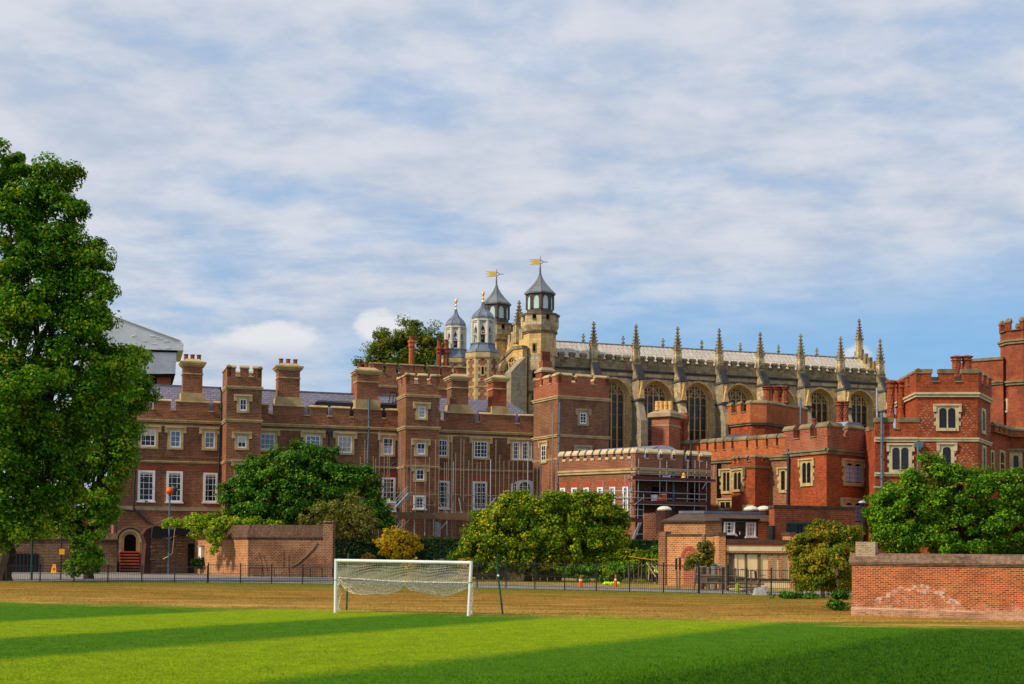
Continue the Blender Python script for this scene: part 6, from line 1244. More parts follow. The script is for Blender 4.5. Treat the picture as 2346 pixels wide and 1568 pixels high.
tree('spreading_tree', 'wide low yellow green tree in front of the scaffolded range, right of the goal', 'tree', W((1210, 1300), 121)[:2], 121.0, [(1185, 1155, 35, 22), (1180, 1185, 60, 40), (1140, 1190, 50, 25), (1250, 1165, 60, 28), (1320, 1150, 60, 22), (1350, 1165, 45, 25), (1110, 1225, 50, 35), (1090, 1265, 45, 30), (1180, 1240, 90, 45), (1270, 1220, 90, 50), (1370, 1200, 55, 45), (1340, 1260, 80, 40), (1210, 1280, 110, 22), (1405, 1185, 28, 18), (1405, 1240, 32, 40), (1060, 1280, 28, 18), (1300, 1290, 80, 18), (1395, 1285, 30, 20), (1130, 1298, 60, 12), (1240, 1300, 80, 12)], 'yel', 100000, .24, .7, .3, 12, 'trees by the old buildings', 'barkd', .35, shell=.5)
BR = W((2200, 1290), 80)
tree('laurel_tree', 'dense glossy green tree spreading over the right hand boundary wall', 'tree', BR[:2], 80.0, [(2060, 1150, 60, 45), (2030, 1200, 40, 50), (2010, 1160, 22, 20), (2130, 1110, 45, 45), (2140, 1070, 30, 22), (2195, 1085, 22, 25), (2110, 1170, 70, 60), (2200, 1140, 70, 50), (2250, 1100, 38, 26), (2290, 1130, 60, 50), (2350, 1150, 50, 50), (2180, 1210, 100, 50), (2300, 1210, 90, 50), (2060, 1230, 55, 38), (2380, 1230, 60, 50), (2080, 1105, 20, 18), (2200, 1250, 160, 24)], 'right', 125000, .165, .45, .28, 14, 'trees by the old buildings', 'barkd', .45, shell=.5, rag=1)
BA = gp(1919, 1399)
tree('autumn_tree', 'small tree with orange and olive leaves beside the right hand brick wall', 'tree', BA, 69.0, [(1890, 1225, 40, 22), (1930, 1225, 30, 22), (1860, 1240, 30, 25), (1905, 1260, 50, 30), (1945, 1250, 18, 30), (1850, 1275, 30, 28), (1890, 1300, 60, 32, -1), (1915, 1285, 40, 30, -1.5), (1905, 1330, 50, 25, -1.2), (1850, 1320, 35, 22), (1940, 1310, 22, 40), (1900, 1330, 45, 20), (1825, 1260, 14, 14)], 'autumn', 62000, .13, .33, .1, 15, 'trees by the old buildings', 'bark', .45, shell=.3, limbn=8)
tree('ivy_clump', 'dark ivy clinging to the foot of the small autumn tree', 'ivy', gp(1922, 1400), 66.3, [(1922, 1375, 14, 22), (1920, 1390, 18, 10)], 'dark', 1600, .14, .22, .05, 2, None, trunk=False)
B2_ = gp(1885, 1371)
tree('thin_tree', 'thin forked trunk with sparse leaves left of the autumn tree', 'tree', B2_, B2_[1], [(1870, 1330, 25, 14), (1895, 1335, 20, 14), (1845, 1345, 20, 8)], 'autumn', 1500, .2, .35, .1, 16, None, 'bark', .6)
tree('arch_bush', 'feathery grey green bush in front of the small brick arch', 'shrub', W((1618, 1300), 108)[:2], 108.0, [(1630, 1262, 26, 20), (1610, 1280, 34, 18), (1650, 1285, 16, 18), (1590, 1292, 22, 12)], 'olive', 6500, .2, .42, .07, 17, None, 'bark', .4, shell=.2)
tree('reed_clump', 'tawny and green tangle of plants behind the rustic fence by the yellow tape', 'shrub', W((1490, 1300), 118)[:2], 118.0, [(1450, 1288, 28, 26), (1480, 1296, 26, 26), (1520, 1284, 28, 26), (1546, 1290, 22, 24), (1572, 1302, 18, 24), (1500, 1312, 44, 16), (1440, 1310, 26, 16)], 'yel', 14000, .22, .4, .05, 18, None, trunk=False)
tree('garden_plants', 'low mixed green plants under the wide yellow green tree', 'shrub', W((1350, 1300), 117)[:2], 117.0, [(1330, 1315, 30, 12), (1380, 1312, 30, 14), (1420, 1308, 22, 14), (1300, 1310, 20, 10), (1400, 1325, 22, 8)], 'lime', 5500, .22, .4, .05, 19, None, trunk=False)
tree('creeper', 'bright green creeper tumbling over the coping of the sunlit garden wall', 'creeper', W((480, 1300), 134)[:2], 136.5, [(520, 1200, 30, 12, 1), (480, 1198, 30, 14, 1), (455, 1200, 26, 16, 0), (445, 1215, 16, 22, -1), (485, 1222, 18, 20, -1), (500, 1232, 14, 18, -1), (490, 1248, 6, 18, -1.5), (560, 1198, 40, 10, 1), (600, 1202, 40, 8, 2), (410, 1200, 24, 8, 0), (640, 1205, 16, 8, 2), (385, 1202, 12, 7, 0)], 'ivy', 9000, .26, .45, .05, 20, None, trunk=False)
tree('green_groundcover', 'patch of low dark leaves on the grass at the end of the railings', 'ground cover', gp(1815, 1372), gp(1815, 1372)[1], [(1790, 1366, 26, 5), (1830, 1370, 30, 7), (1862, 1372, 20, 6)], 'dark', 2200, .16, .3, .05, 21, None, trunk=False)
for i, (x, y, rx, ry, mt, lb) in enumerate(((843, 1296, 14, 22, 'straw', 'tan ornamental grass clump seen through the left half of the goal net'), (945, 1300, 15, 22, 'straw', 'tan ornamental grass clump seen through the middle of the goal net, below the golden shrub'), (1062, 1300, 13, 22, 'straw', 'tall tan grass clump behind the right end of the goal'), (1010, 1308, 30, 18, 'lav', 'hazy purple flower clump behind the goal net, left of the tall tan grass'), (900, 1312, 36, 12, 'lime', 'low green planting behind the middle of the goal net'), (820, 1308, 24, 14, 'hedge', 'dark low bush behind the left part of the goal net'))):
    tree('ornamental_grass' if mt == 'straw' else 'garden_plant', lb, 'plant', W((x, 1310), 119)[:2], 119.0, [(x, y, rx, ry)], mt, 1500, .2, .3, .05, 30+i, 'plants in the border behind the goal', trunk=False, up=.9)
def hedge(x0, D0, x1, D1, ytop, thick, label):
    F = fac_D(x0, D0, x1, D1); z = W((x0, ytop), D0)[2]; T = thing('clipped_hedge', label, 'hedge', (*F.P(F.len/2, -thick/2, 0)[:2], 0)); b = MB(); b.box(F, 0, F.len, -thick, 0, 0, z-.1)
    b.build('hedge_core', M['hedgecore'], T); n = int(F.len*z*60); r = np.random.default_rng(5)
    s = r.random(n)*F.len; top = r.random(n) < .3; zz = np.where(top, z-.05+r.normal(0, .05, n), r.random(n)*z); nn = np.where(top, -r.random(n)*thick, r.normal(.02, .06, n)); P = np.stack([F.A[0]+F.e[0]*s+F.n[0]*nn, F.A[1]+F.e[1]*s+F.n[1]*nn, zz], 1)
    N = r.normal(0, .5, (n, 3))+np.where(top[:, None], np.array((0, 0, 1.2)), np.array((F.n[0], F.n[1], .2))); N /= np.linalg.norm(N, axis=1)[:, None]; U = np.cross(N, r.normal(size=(n, 3))); U /= np.linalg.norm(U, axis=1)[:, None]; V_ = np.cross(N, U)
    a, c = U*.14, V_*.09; V = np.stack([P-a, P+c, P+a, P-c], 1)-np.array(org_of(T)); me = bpy.data.meshes.new('hedge_leaves'); me.vertices.add(4*n); me.loops.add(4*n); me.polygons.add(n); me.vertices.foreach_set('co', V.ravel()); me.loops.foreach_set('vertex_index', np.arange(4*n)); me.polygons.foreach_set('loop_start', np.arange(n)*4); me.update(calc_edges=True); me.materials.append(ML['hedge'])
    o = bpy.data.objects.new('hedge_leaves', me); COL.objects.link(o); o.parent = T
M['hedgecore'] = m_plain('hedge_inside', lin(12, 28, 14), .95, .3, 2)
hedge(750, 139, 1520, 139, 1232, 3, 'long dark clipped hedge behind the goal and the wide yellow green tree')
hedge(782, 127, 872, 127, 1271, 1.2, 'low green clipped hedge just above the left end of the goal')
# ================================================================ garden walls and yard buildings
def coped_wall(name, label, F, z, th, mat, cope, cat='wall', s0=0, s1=None, ch=.75, dent=True, T=None, capm='tile'):
    s1 = F.len if s1 is None else s1; T = T or thing(name, label, cat, (*F.P((s0+s1)/2, -th/2, 0)[:2], 0)); b = MB(); b.box(F, s0, s1, -th, 0, -.3, z-ch); b.build('wall_face', M[mat], T)
    b = MB(); zz = z-ch
    if dent: b.box(F, s0-.02, s1+.02, -th-.06, .06, zz, zz+.1); b.box(F, s0-.04, s1+.04, -th-.13, .13, zz+.1, zz+.22); zz += .22
    b.add([F.P(s0-.05, .16, zz), F.P(s1+.05, .16, zz), F.P(s1+.05, -th-.16, zz), F.P(s0-.05, -th-.16, zz), F.P(s0-.05, -th/2+.08, z), F.P(s1+.05, -th/2+.08, z), F.P(s1+.05, -th/2-.08, z), F.P(s0-.05, -th/2-.08, z)],
          [(3, 2, 1, 0), (4, 5, 6, 7), (0, 1, 5, 4), (1, 2, 6, 5), (2, 3, 7, 6), (3, 0, 4, 7)]); b.build('coping', M[capm], T); return T
M['cope_old'] = m_brick('brick_coping', lin(124, 92, 74), lin(90, 68, 56), lin(70, 60, 52), bw=.11, bh=.4, darkamt=.6, ms=.012)
pL, pC, pR = W((446, 1250), 144), W((568.3, 1250), 133), W((741, 1250), 131.8)
zw = W((568.3, 1202.5), 133)[2]
F1, F2_ = Fac(pL, pC), Fac(pC, pR)
T = coped_wall('garden_wall', 'angled old brick garden wall, left face glowing in the sun and creeper over its coping', F1, zw, .6, 'buff', 1, ch=1.5, capm='cope_old'); coped_wall('', '', F2_, zw, .6, 'yard', 1, ch=1.45, T=T, capm='cope_old')  # sunlit left face and dimmer front painted as two brick tones
b = MB(); s0, s1 = F2_.len, F2_.len+1.0; b.box(F2_, s0+.02, s1, -.8, .15, -.3, zw+.25); b.box(F2_, s0-.05, s1+.08, -.9, .25, zw+.25, zw+.42); b.build('end_pier', M['yard'], T)
b = MB(); q = [F2_.P(*(lambda h: (h[0], .06, h[1]))(F2_.hit(c3(x, y)))) for x, y in ((1200, 1300), (1270, 1260), (1340, 1200), (1400, 1140), (1443, 1080))]; b.path(q, .05, 5); b.build('trained_stem', M['oldwood'], T)
for pts in (((915, 1165), (940, 1240), (960, 1375)), ((1145, 1150), (1145, 1300))):
    b = MB(); q = [F2_.P(*(lambda h: (h[0], .3, h[1]))(F2_.hit(c3(*p)))) for p in pts]; b.path(q, .04, 5); b.build('plant_stake', M['barkd'], T)
# white cabinet on the sunny wall, dark doorway
s, z = F1.hit(c3(397, 1165)); b = MB(); b.box(F1, s-.32, s+.32, .0, .35, z-.8, z+.62); q = F1.P(s, .25, 0); cab = b.build('meter_cabinet', M['white'], None, origin=(q[0], q[1], 0)); tag(cab, 'small white cabinet with grey lid against the sunlit garden wall', 'cabinet'); b = MB(); b.box(F1, s-.4, s+.4, -.02, .45, z+.62, z+.74); b.build('cabinet_lid', M['galv'], cab)
Fr = Fac(W((330, 1250), 141), pL); T = thing('ruined_wall', 'dark broken old wall with blackened brick, pipe and doorway between the steps and the garden wall', 'wall', (*Fr.P(Fr.len/2, -.5, 0)[:2], 0))
h = lambda x, y, o=0: Fr.hit(f2(x, y), o); b = MB(); b.slab(Fr, [(h(1140, 500)[0], -.3), (h(1415, 500)[0], -.3), h(1415, 235), h(1330, 250), h(1300, 275), h(1230, 262), h(1140, 265)], -1.2, 0); b.build('wall_face', M['oldwall'], T)
b = MB(); b.slab(Fr, [(h(1475, 500)[0], -.3), (h(1510, 500)[0], -.3), h(1510, 235), h(1415, 235), h(1415, 300), h(1475, 300)], -1.0, .02); b.build('doorway_side', M['oldwall'], T)
b = MB(); b.box(Fr, h(1415, 400)[0], h(1475, 400)[0], -.9, -.5, 0, h(1440, 300)[1]); b.build('doorway', M['barkd'], T)
b = MB(); b.slab(Fr, [h(1135, 262), h(1145, 175), h(1170, 165), h(1300, 195), h(1320, 165), h(1425, 165), h(1425, 235), h(1330, 240), h(1200, 262)], -1.6, .35); b.build('black_lean_to', M['rubber'], T); b = MB(); b.slab(Fr, [(h(1085, 500)[0], -.3), (h(1140, 500)[0], -.3), h(1145, 175), h(1110, 190), h(1080, 230), h(1105, 300), h(1095, 400)], -1.4, -.1); b.build('dark_rubble', M['darkbrick'], T)
for pts in (((1310, 165), (1298, 280), (1290, 370), (1262, 395), (1220, 415)),):
    b = MB(); b.path([Fr.P(p[0], .45, p[1]) for p in [h(*q) for q in pts]], .045, 6); b.build('pipe', M['offwhite'], T)
b = MB(); rr = random.Random(5)
for i in range(26): x = rr.uniform(1150, 1400); y = rr.uniform(280, 480); p = h(x, y); b.box(Fr, p[0]-.25, p[0]+rr.uniform(.1, .5), -.1, .06+rr.random()*.1, p[1]-.07, p[1]+.07)
b.build('broken_bricks', M['yard'], T)
tree('dark_bush', 'small black green bush at the foot of the white cabinet', 'shrub', F1.P(F1.s(c3(380, 1270)), 1, 0)[:2], F1.P(F1.s(c3(380, 1270)), 1, 0)[1], [(454, 1293, 15, 13)], 'hedge', 1500, .2, .3, .05, 44, None, trunk=False)
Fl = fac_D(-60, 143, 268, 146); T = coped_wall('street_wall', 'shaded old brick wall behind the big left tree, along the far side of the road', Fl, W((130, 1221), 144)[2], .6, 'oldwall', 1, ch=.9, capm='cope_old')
b = MB(); s0, s1 = Fl.s(f2(32, 400)), Fl.s(f2(290, 400)); b.box(Fl, s0, s1, 0, .12, 0, Fl.z(f2(100, 375))); T2 = b.build('yard_gate', M['rubber'], None, origin=Fl.P(s0, 0, 0)); tag(T2, 'black closed gate in the shaded wall beside the big trunk', 'gate')
b = MB()
for i in range(9): b.box(Fl, s0+(s1-s0)*i/9+.05, s0+(s1-s0)*i/9+.15, .12, .2, .1, Fl.z(f2(100, 375))+.15)
b.build('gate_bars', M['iron'], T2)
Fp = fac_D(-80, 205, 260, 215); T = thing('pale_house', 'pale stone house with one bright window glimpsed through the gap under the big left tree', 'building', (*Fp.P(10, -3, 0)[:2], 0)); b = MB(); z = W((90, 1160), 205)[2]; b.box(Fp, 0, Fp.len, -8, 0, -.3, z); b.build('wall', M['pink'], T); sash_px(Fp, 0, f2(285, 70), f2(348, 128), T, cols=2, rows=2, glass='p'); b = MB(); band(b, Fp, 0, Fp.len, 0, z-1.2, .5, .2); b.build('string_course', M['cream2'], T)
# ---- boundary wall on the right
rL, rR = G(e5(250, 1388)), G(e5(1702, 1436)); Rw = Fac(rL, (rR[0]+(rR[0]-rL[0])*.5, rR[1]+(rR[1]-rL[1])*.5)); zt = 2.9
t = NT('boundary_wall_brick'); uv = t.uv(); ob = t.obj()
br = t.nd('ShaderNodeTexBrick', {'Vector': uv, 'Color1': lin(178, 82, 40), 'Color2': lin(110, 46, 28), 'Mortar': lin(204, 164, 122), 'Scale': 1.0, 'Mortar Size': .011, 'Mortar Smooth': .35, 'Bias': -.1, 'Brick Width': .235, 'Row Height': .085})
c = br.outputs['Color']; n1 = t.noise(uv, .9, 6, .65); n2 = t.noise(t.mapv(uv, (3, 9, 1)), 1.4, 4, .75); n3 = t.noise(uv, 5, 5, .8); c = t.mix(t.ss(n1, .48, .7, 0, .5), c, lin(96, 50, 34)); c = t.mix(t.ss(n2, .52, .7, 0, .5), c, lin(70, 38, 28)); c = t.mix(t.ss(n2, .45, .3, 0, .45), c, lin(206, 110, 56))
sp = t.nd('ShaderNodeSeparateXYZ', {0: ob}); sx = t.math('MULTIPLY', sp.outputs[0], 1/Rw.e[0]); zz = sp.outputs[2]
a0, _ = Rw.hit(e5(760, 1250)); hw_ = Rw.s(e5(1120, 1250))-a0; wv = t.math('MULTIPLY', t.math('SUBTRACT', t.noise(uv, 1.6, 4, .6), .5), 1.1)
ex = t.math('DIVIDE', t.math('SUBTRACT', sx, a0), hw_); ez = t.math('DIVIDE', t.math('SUBTRACT', zz, .35), 1.0); rr_ = t.math('ADD', t.math('SQRT', t.math('ADD', t.math('MULTIPLY', ex, ex), t.math('MULTIPLY', ez, ez))), wv)
ring = t.math('MULTIPLY', t.ss(t.math('ABSOLUTE', t.math('SUBTRACT', rr_, .98)), .14, .02), t.ss(n3, .42, .60)); inside = t.math('MULTIPLY', t.math('MULTIPLY', t.ss(rr_, 1.0, .6), t.ss(n3, .45, .65)), .35)
low = t.math('MULTIPLY', t.ss(t.math('ADD', zz, wv), .75, .1), t.ss(n3, .38, .6)); c = t.mix(t.math('MULTIPLY', t.math('MAXIMUM', t.math('MAXIMUM', ring, inside), t.math('MULTIPLY', low, .65)), .78), c, lin(222, 196, 182)); t.bump(br.outputs['Fac'], .5, -.02); M['bwall'] = t.out(c, .93, .12)
T = thing('boundary_wall', 'long red brick boundary wall with white salt stains at the right edge', 'wall', (*Rw.P(0, -.2, 0)[:2], 0)); b = MB(); b.box(Rw, 0, Rw.len, -.5, 0, -.3, 2.36); o = b.build('wall_face', M['bwall'], T)
b = MB(); b.box(Rw, -.04, Rw.len, -.54, .05, -.3, .30); b.add([Rw.P(-.04, .05, .30), Rw.P(Rw.len, .05, .30), Rw.P(Rw.len, 0, .38), Rw.P(-.04, 0, .38)], [(0, 1, 2, 3)]); M['plinth'] = m_brick('worn_plinth', lin(182, 134, 104), lin(150, 100, 76), lin(200, 170, 140), bw=.235, bh=.085, darkamt=.4, pale=.5, ms=.011); b.build('plinth', M['plinth'], T)
b = MB(); b.box(Rw, -.06, Rw.len, -.56, .06, 2.36, 2.43); b.box(Rw, -.09, Rw.len, -.6, .1, 2.43, 2.5)
pr = [(.12, 2.5), (.06, 2.62), (-.1, 2.84), (-.25, 2.92), (-.4, 2.84), (-.56, 2.62), (-.62, 2.5)]; n = len(pr); b.add([Rw.P(-.12, q[0], q[1]) for q in pr]+[Rw.P(Rw.len, q[0], q[1]-.0) for q in pr], [tuple(range(n)), tuple(range(2*n-1, n-1, -1))]+[(k, n+k, n+(k+1) % n, (k+1) % n) for k in range(n)])
M['cope_wall'] = m_brick('mossy_brick_coping', lin(150, 118, 96), lin(112, 88, 72), lin(96, 84, 72), bw=.12, bh=.3, darkamt=.55, pale=.3, ms=.01); b.build('coping', M['cope_wall'], T)
s0, s1 = Rw.s(e5(278, 830)), Rw.s(e5(445, 830)); b = MB(); b.box(Rw, s0, s1, -.46, -.04, 2.7, Rw.z(e5(350, 768))); M['greybrick'] = m_brick('grey_lime_brick', lin(168, 144, 118), lin(132, 112, 92), lin(196, 180, 156), bw=.235, bh=.085, darkamt=.4, ms=.012); b.build('raised_pier', M['greybrick'], T)
# ---- stable front with cream doors
def yard():
    F = fac_D(1660, 106, 1815, 106.3); T = thing('stable_block', 'low outbuilding with cream boarded doors between brick piers and dark coping, behind the railings', 'building', (*F.P(3, -2, 0)[:2], 0)); h = lambda x, y, o=0: F.hit(e4(x, y), o)
    zt = h(1100, 542)[1]; s0, s1 = h(845, 800)[0], h(1560, 800)[0]; zl = h(1100, 695)[1]; zb = h(1400, 985)[1]
    b = MB(); b.box(F, s0, s1, -4, -.25, 0, zt-.3); b.build('back_wall', M['buff'], T); b = MB(); b.box(F, s0, s1, -4.1, .12, zt-.34, zt); b.build('coping', M['dark_brick_cap'], T)
    b = MB(); b.box(F, s0, s1, -.25, .06, zt-.47, zt-.345)
    for i in range(44): s = s0+(s1-s0)*(i+.2)/44; b.box(F, s, s+.07, .06, .1, zt-.44, zt-.37)
    b.build('dentil_course', M['lintel'], T); z2 = h(1100, 668)[1]; b = MB(); b.box(F, s0, s1, -.25, .03, z2, zt-.48); b.build('cream_fascia', M['offwhite'], T)
    b = MB(); b.box(F, s0, s1, -.25, .0, zl, z2-.003); 
    for x0, x1 in ((845, 870), (1310, 1356), (1425, 1475), (1540, 1560)): b.box(F, h(x0, 800)[0], h(x1, 800)[0], -.25, .0, 0, zl)
    b.build('brick_piers', M['buff'], T); b = MB(); b.box(F, s0, s1, -.22, .08, zl-.05, zl+.04); b.box(F, s0, s1, -.1, .14, zb-.08, zb+.04); b.build('dark_sill', M['barkd'], T)
    for x0, x1, m_, o in ((872, 936, 'oldwood', -.12), (938, 970, 'offwhite', -.1), (972, 1052, 'offwhite', -.14), (1054, 1074, 'board', -.08), (1076, 1194, 'offwhite', -.12), (1196, 1224, 'board', -.05), (1226, 1310, 'offwhite', -.14), (1356, 1425, 'offwhite', -.16), (1475, 1540, 'offwhite', -.16)):
        b = MB(); a, c = h(x0, 800)[0], h(x1, 800)[0]; z0 = zb+.05 if x0 > 1200 else .1; b.box(F, a+.01, c-.01, -.24, o, z0, zl-.06); d = b.build('door' if c-a > .9 else 'door_post', M[m_], T)
        if c-a > .9:
            b = MB(); 
            for k in range(1, 4): s = a+(c-a)*k/4; b.box(F, s-.012, s+.012, o, o+.012, z0, zl-.08)
            b.box(F, a+.02, c-.02, o, o+.025, (z0+zl)/2-.03, (z0+zl)/2+.03); b.build('door_joint', M['board'], d)
    b = MB(); b.box(F, h(1226, 900)[0], h(1560, 900)[0], -.2, .06, 0, zb-.09); b.build('rendered_plinth', M['offwhite'], T)
    for x0, x1, y in ((768, 845, 468), (1558, 1612, 468)):
        b = MB(); z = h(x0+30, y, .4)[1]; a, c = h(x0, 800, .4)[0], h(x1, 800, .4)[0]; b.box(F, a, c, -2.2, .14, 0, z-.18); p = b.build('pier', M['buff'], T); b = MB(); b.box(F, a-.08, c+.08, -2.3, .22, z-.18, z+.05); b.build('pier_cap', M['dark_brick_cap'], p)
    # buff wall with little arch
    Fa = fac_D(1488, 112, 1665, 107); T = thing('arched_wall', 'buff brick yard wall with small red brick arch and corner pier, left of the stable doors', 'wall', (*Fa.P(3, -.3, 0)[:2], 0)); h = lambda x, y, o=0: Fa.hit(e4(x, y), o); z = h(400, 486)[1]; s0, s1 = h(180, 600)[0], h(800, 600)[0]
    b = MB(); b.box(Fa, s0, s1, -.5, 0, 0, z-.15); b.build('wall_face', M['buff'], T); b = MB(); b.box(Fa, s0, s1, -.55, .06, z-.15, z+.05); b.build('coping', M['dark_brick_cap'], T)
    b = MB(); a, c = h(105, 600)[0], h(182, 600)[0]; b.box(Fa, a, c, -.7, .15, 0, h(140, 452)[1]); a, c = h(582, 600)[0], h(612, 600)[0]; b.box(Fa, a, c, -.2, .12, 0, z+.06); b.build('pier', M['yard'], T)
    m, zs = h(440, 700)[0], h(440, 740)[1]; r = h(495, 700)[0]-m+.1; O = [(m+(r+.24)*math.cos(u), zs+(r+.24)*1.15*math.sin(u)) for u in np.linspace(0, math.pi, 11)]; I = [(m+r*math.cos(u), zs+r*1.15*math.sin(u)) for u in np.linspace(0, math.pi, 11)]; b = MB()
    for k in range(10): b.slab(Fa, [I[k], O[k], O[k+1], I[k+1]], -.1, .07)
    ar = b.build('brick_arch', M['lintel'], T); b = MB(); b.slab(Fa, [(m-r, 0), (m+r, 0)]+I, -.1, .03); b.build('arch_infill', M['pink'], ar)
    # house behind
    D = 124.0; Fh1 = fac_D(*[e4(155, 0)[0], D+1.5], *[e4(612, 0)[0], D]); Fh = fac_D(e4(612, 0)[0], D, e4(1365, 0)[0], D+2.5); T = thing('yard_house', 'low yard building with brown tiled mansard roof, dark framed window bay and domed rooflights', 'building', (*Fh.P(3, -3, 0)[:2], 0))
    ze = Fh.z(e4(620, 345)); zr = Fh.z(e4(660, 250), -1.2); pl = [Fh1.P(0, 0, 0)[:2], Fh.P(0, 0, 0)[:2], Fh.P(Fh.len+1, 0, 0)[:2], Fh.P(Fh.len+1, -8, 0)[:2], Fh1.P(0, -8, 0)[:2]]
    b = MB(); b.prism(pl, 0, ze); b.build('wall', M['buff'], T); b = MB(); top = inset_poly(pl, 1.25); b.prism(inset_poly(pl, -.25), ze, ze+.12); b.prism(inset_poly(pl, -.15), ze+.12, zr, top); b.build('mansard_roof', M['tile'], T); b = MB(); b.prism(inset_poly(pl, 1.15), zr-.02, zr+.22); b.build('lead_flat', M['lead'], T)
    h = lambda x, y, o=0: Fh.hit(e4(x, y), o); (a, z1), (c, z0) = h(802, 322, .1), h(1192, 538, .1); b = MB(); b.box(Fh, a, c, -1, .1, z0, z1); b.box(Fh, a-.15, c+.15, -1, .3, z1, z1+.15); by = b.build('window_bay', M['rubber'], T)
    for x0, x1, y0, y1, cu in ((818, 930, 345, 475, 'sides'), (1062, 1162, 352, 508, 'full')): sash_px(Fh, .1, e4(x0, y0), e4(x1, y1), by, cols=3, rows=3, sur=0, fw=.1, blind=(cu, .3))
    b = MB(); (a2, z2), (c2_, z3) = h(940, 345, .1), h(1050, 530, .1); b.box(Fh, a2, c2_, .1, .16, z3, z2); b.build('door', M['barkd'], by); b = MB(); sx, sz = h(955, 497, .16); b.box(Fh, sx-.15, sx+.15, .16, .18, sz-.06, sz+.06); sx, sz = h(992, 470, .16); b.box(Fh, sx-.04, sx+.04, .16, .2, sz-.15, sz+.15); b.build('letter_plate', M['white'], by)
    for x in (1118, 1258, 160): 
        D2 = 131.0 if x > 500 else 140.0; q = W(e4(x, 208), D2); R = PXM(75*.341/1.645, D2); b = MB(); b.lathe(q, [(R*1.05, q[2]-.12), (R*1.12, q[2]), (R*.95, q[2]+.16), (R*.6, q[2]+.3), (R*.1, q[2]+.36)], 16); dm = b.build('domed_rooflight', M['dome'], T, smooth=False); MB().lathe(q, [(R*1.3, q[2]-2.6), (R*1.3, q[2]-.12)], 12).build('rooflight_kerb', M['darkbrick'], dm)
    # flat-topped brick part to the right
    Fb = fac_D(e4(1375, 0)[0], 121.0, e4(2265, 0)[0], 125.0); h = lambda x, y, o=0: Fb.hit(e4(x, y), o); z = h(1500, 162)[1]; T = thing('brick_studio', 'plain flat topped brick building with long dark window strip under the square red block', 'building', (*Fb.P(5, -3, 0)[:2], 0)); p = [tuple(W(e4(1315, 0), 123)[:2]), Fb.P(0, 0, 0)[:2], Fb.P(Fb.len, 0, 0)[:2], Fb.P(Fb.len, -7, 0)[:2], tuple(W(e4(1315, 0), 130)[:2])]
    b = MB(); b.prism(p, 0, z-.3); b.build('wall', M['red'], T); b = MB(); b.prism(inset_poly(p, -.08), z-.3, z); b.build('coping', M['dark_brick_cap'], T)
    (a, z1), (c, z0) = h(1508, 350), h(2090, 548); b = MB(); b.box(Fb, a, c, -.1, .03, z0, z1); w = b.build('window_strip', M['dkglass'], T); b = MB(); b.box(Fb, a, c, .0, .12, z1-.16, z1); b.build('green_lintel', M['green_paint'], w)
    b = MB()
    for x in (1545, 1640, 1675, 1750, 1900): s = h(x, 400)[0]; b.box(Fb, s-.06, s+.06, 0, .09, z0, z1-.16)
    b.build('frame', M['rubber'], w); b = MB(); b.box(Fb, h(1680, 400)[0], h(1745, 400)[0], .02, .06, z0, z1-.3); b.build('red_panel', M['redboard'], w)
    s, z = h(1345, 500, .3); q = Fb.P(s, .3, 0); b = MB(); b.lathe(q, [(.3, z-1.2), (.25, z-.6), (.36, z+.1), (.36, z+.9), (.2, z+.95)], 8); o = b.build('flue', M['rubber'], T)
    # small ruined brick corner beside the scaffold foot
    Fq = fac_D(e2(970, 0)[0], 141, e2(1180, 0)[0], 141); h = lambda x, y: Fq.hit(e2(x, y)); b = MB(); b.slab(Fq, [(h(985, 900)[0], 0), (h(1170, 900)[0], 0), h(1170, 800), h(1120, 770), h(1090, 740), h(990, 745)], -1, 0); T = b.build('low_brick_wall', M['brownred'], None, origin=Fq.P(1, 0, 0)); tag(T, 'weathered pink brick wall stub under the scaffold, beside the end of the hedge', 'wall')
yard()
# ================================================================ railings
def railing(name, label, base, hgt, spacing_px, bar=.14, rails=(.12, .5, .96), postk=1.06, group='iron railings along the road', rb=.012):
    P = [np.array(G(p)) for p in base]; T = thing(name, label, 'railing', P[0], group); lens = [np.linalg.norm(P[i+1]-P[i]) for i in range(len(P)-1)]; tot = sum(lens)
    def at(d):
        for i, l in enumerate(lens):
            if d <= l or i == len(lens)-1: return P[i]+(P[i+1]-P[i])*d/l
            d -= l
    n = max(1, round(tot/spacing_px)); 
    for i in range(n+1): p = at(tot*i/n); b = MB(); b.wbox(p[0]-.045, p[0]+.045, p[1]-.045, p[1]+.045, 0, hgt*postk); b.build('post', M['iron'], T)
    for i in range(n):
        b = MB(); a, c = at(tot*i/n), at(tot*(i+1)/n); L = np.linalg.norm(c-a); m = int(L/bar)
        for r in rails: b.tube(a+(0, 0, hgt*r), c+(0, 0, hgt*r), .018, 4)
        for k in range(1, m): p = a+(c-a)*k/m; b.tube(p+(0, 0, .05), p+(0, 0, hgt), rb, 3)
        b.build('bar_panel', M['iron'], T)
railing('iron_railing', 'low black iron railing along the road, from the big trunk past the brick steps', [(14, 1332), (340, 1334.5), (475, 1336)], 1.35, 2.75)
railing('iron_railing', 'taller black railing in front of the garden wall, ending behind the goal', [(477, 1336), (568, 1337), (765, 1340)], 1.55, 2.75)
railing('iron_railing', 'tall mesh-like black railing right of the goal, past the traffic cones', [(770, 1340), (1121, 1348), (1320, 1353.5), (1600, 1360)], 2.0, 2.6)
railing('iron_railing', 'tall black railing in front of the cream stable doors', [(1602, 1360), (1763, 1364.5), (1823, 1364.5)], 1.75, 1.9)
railing('iron_railing', 'low black railing behind the autumn tree, ending at the boundary wall', [(1825, 1364.5), (1900, 1366), (1985, 1368)], .85, 2.2)
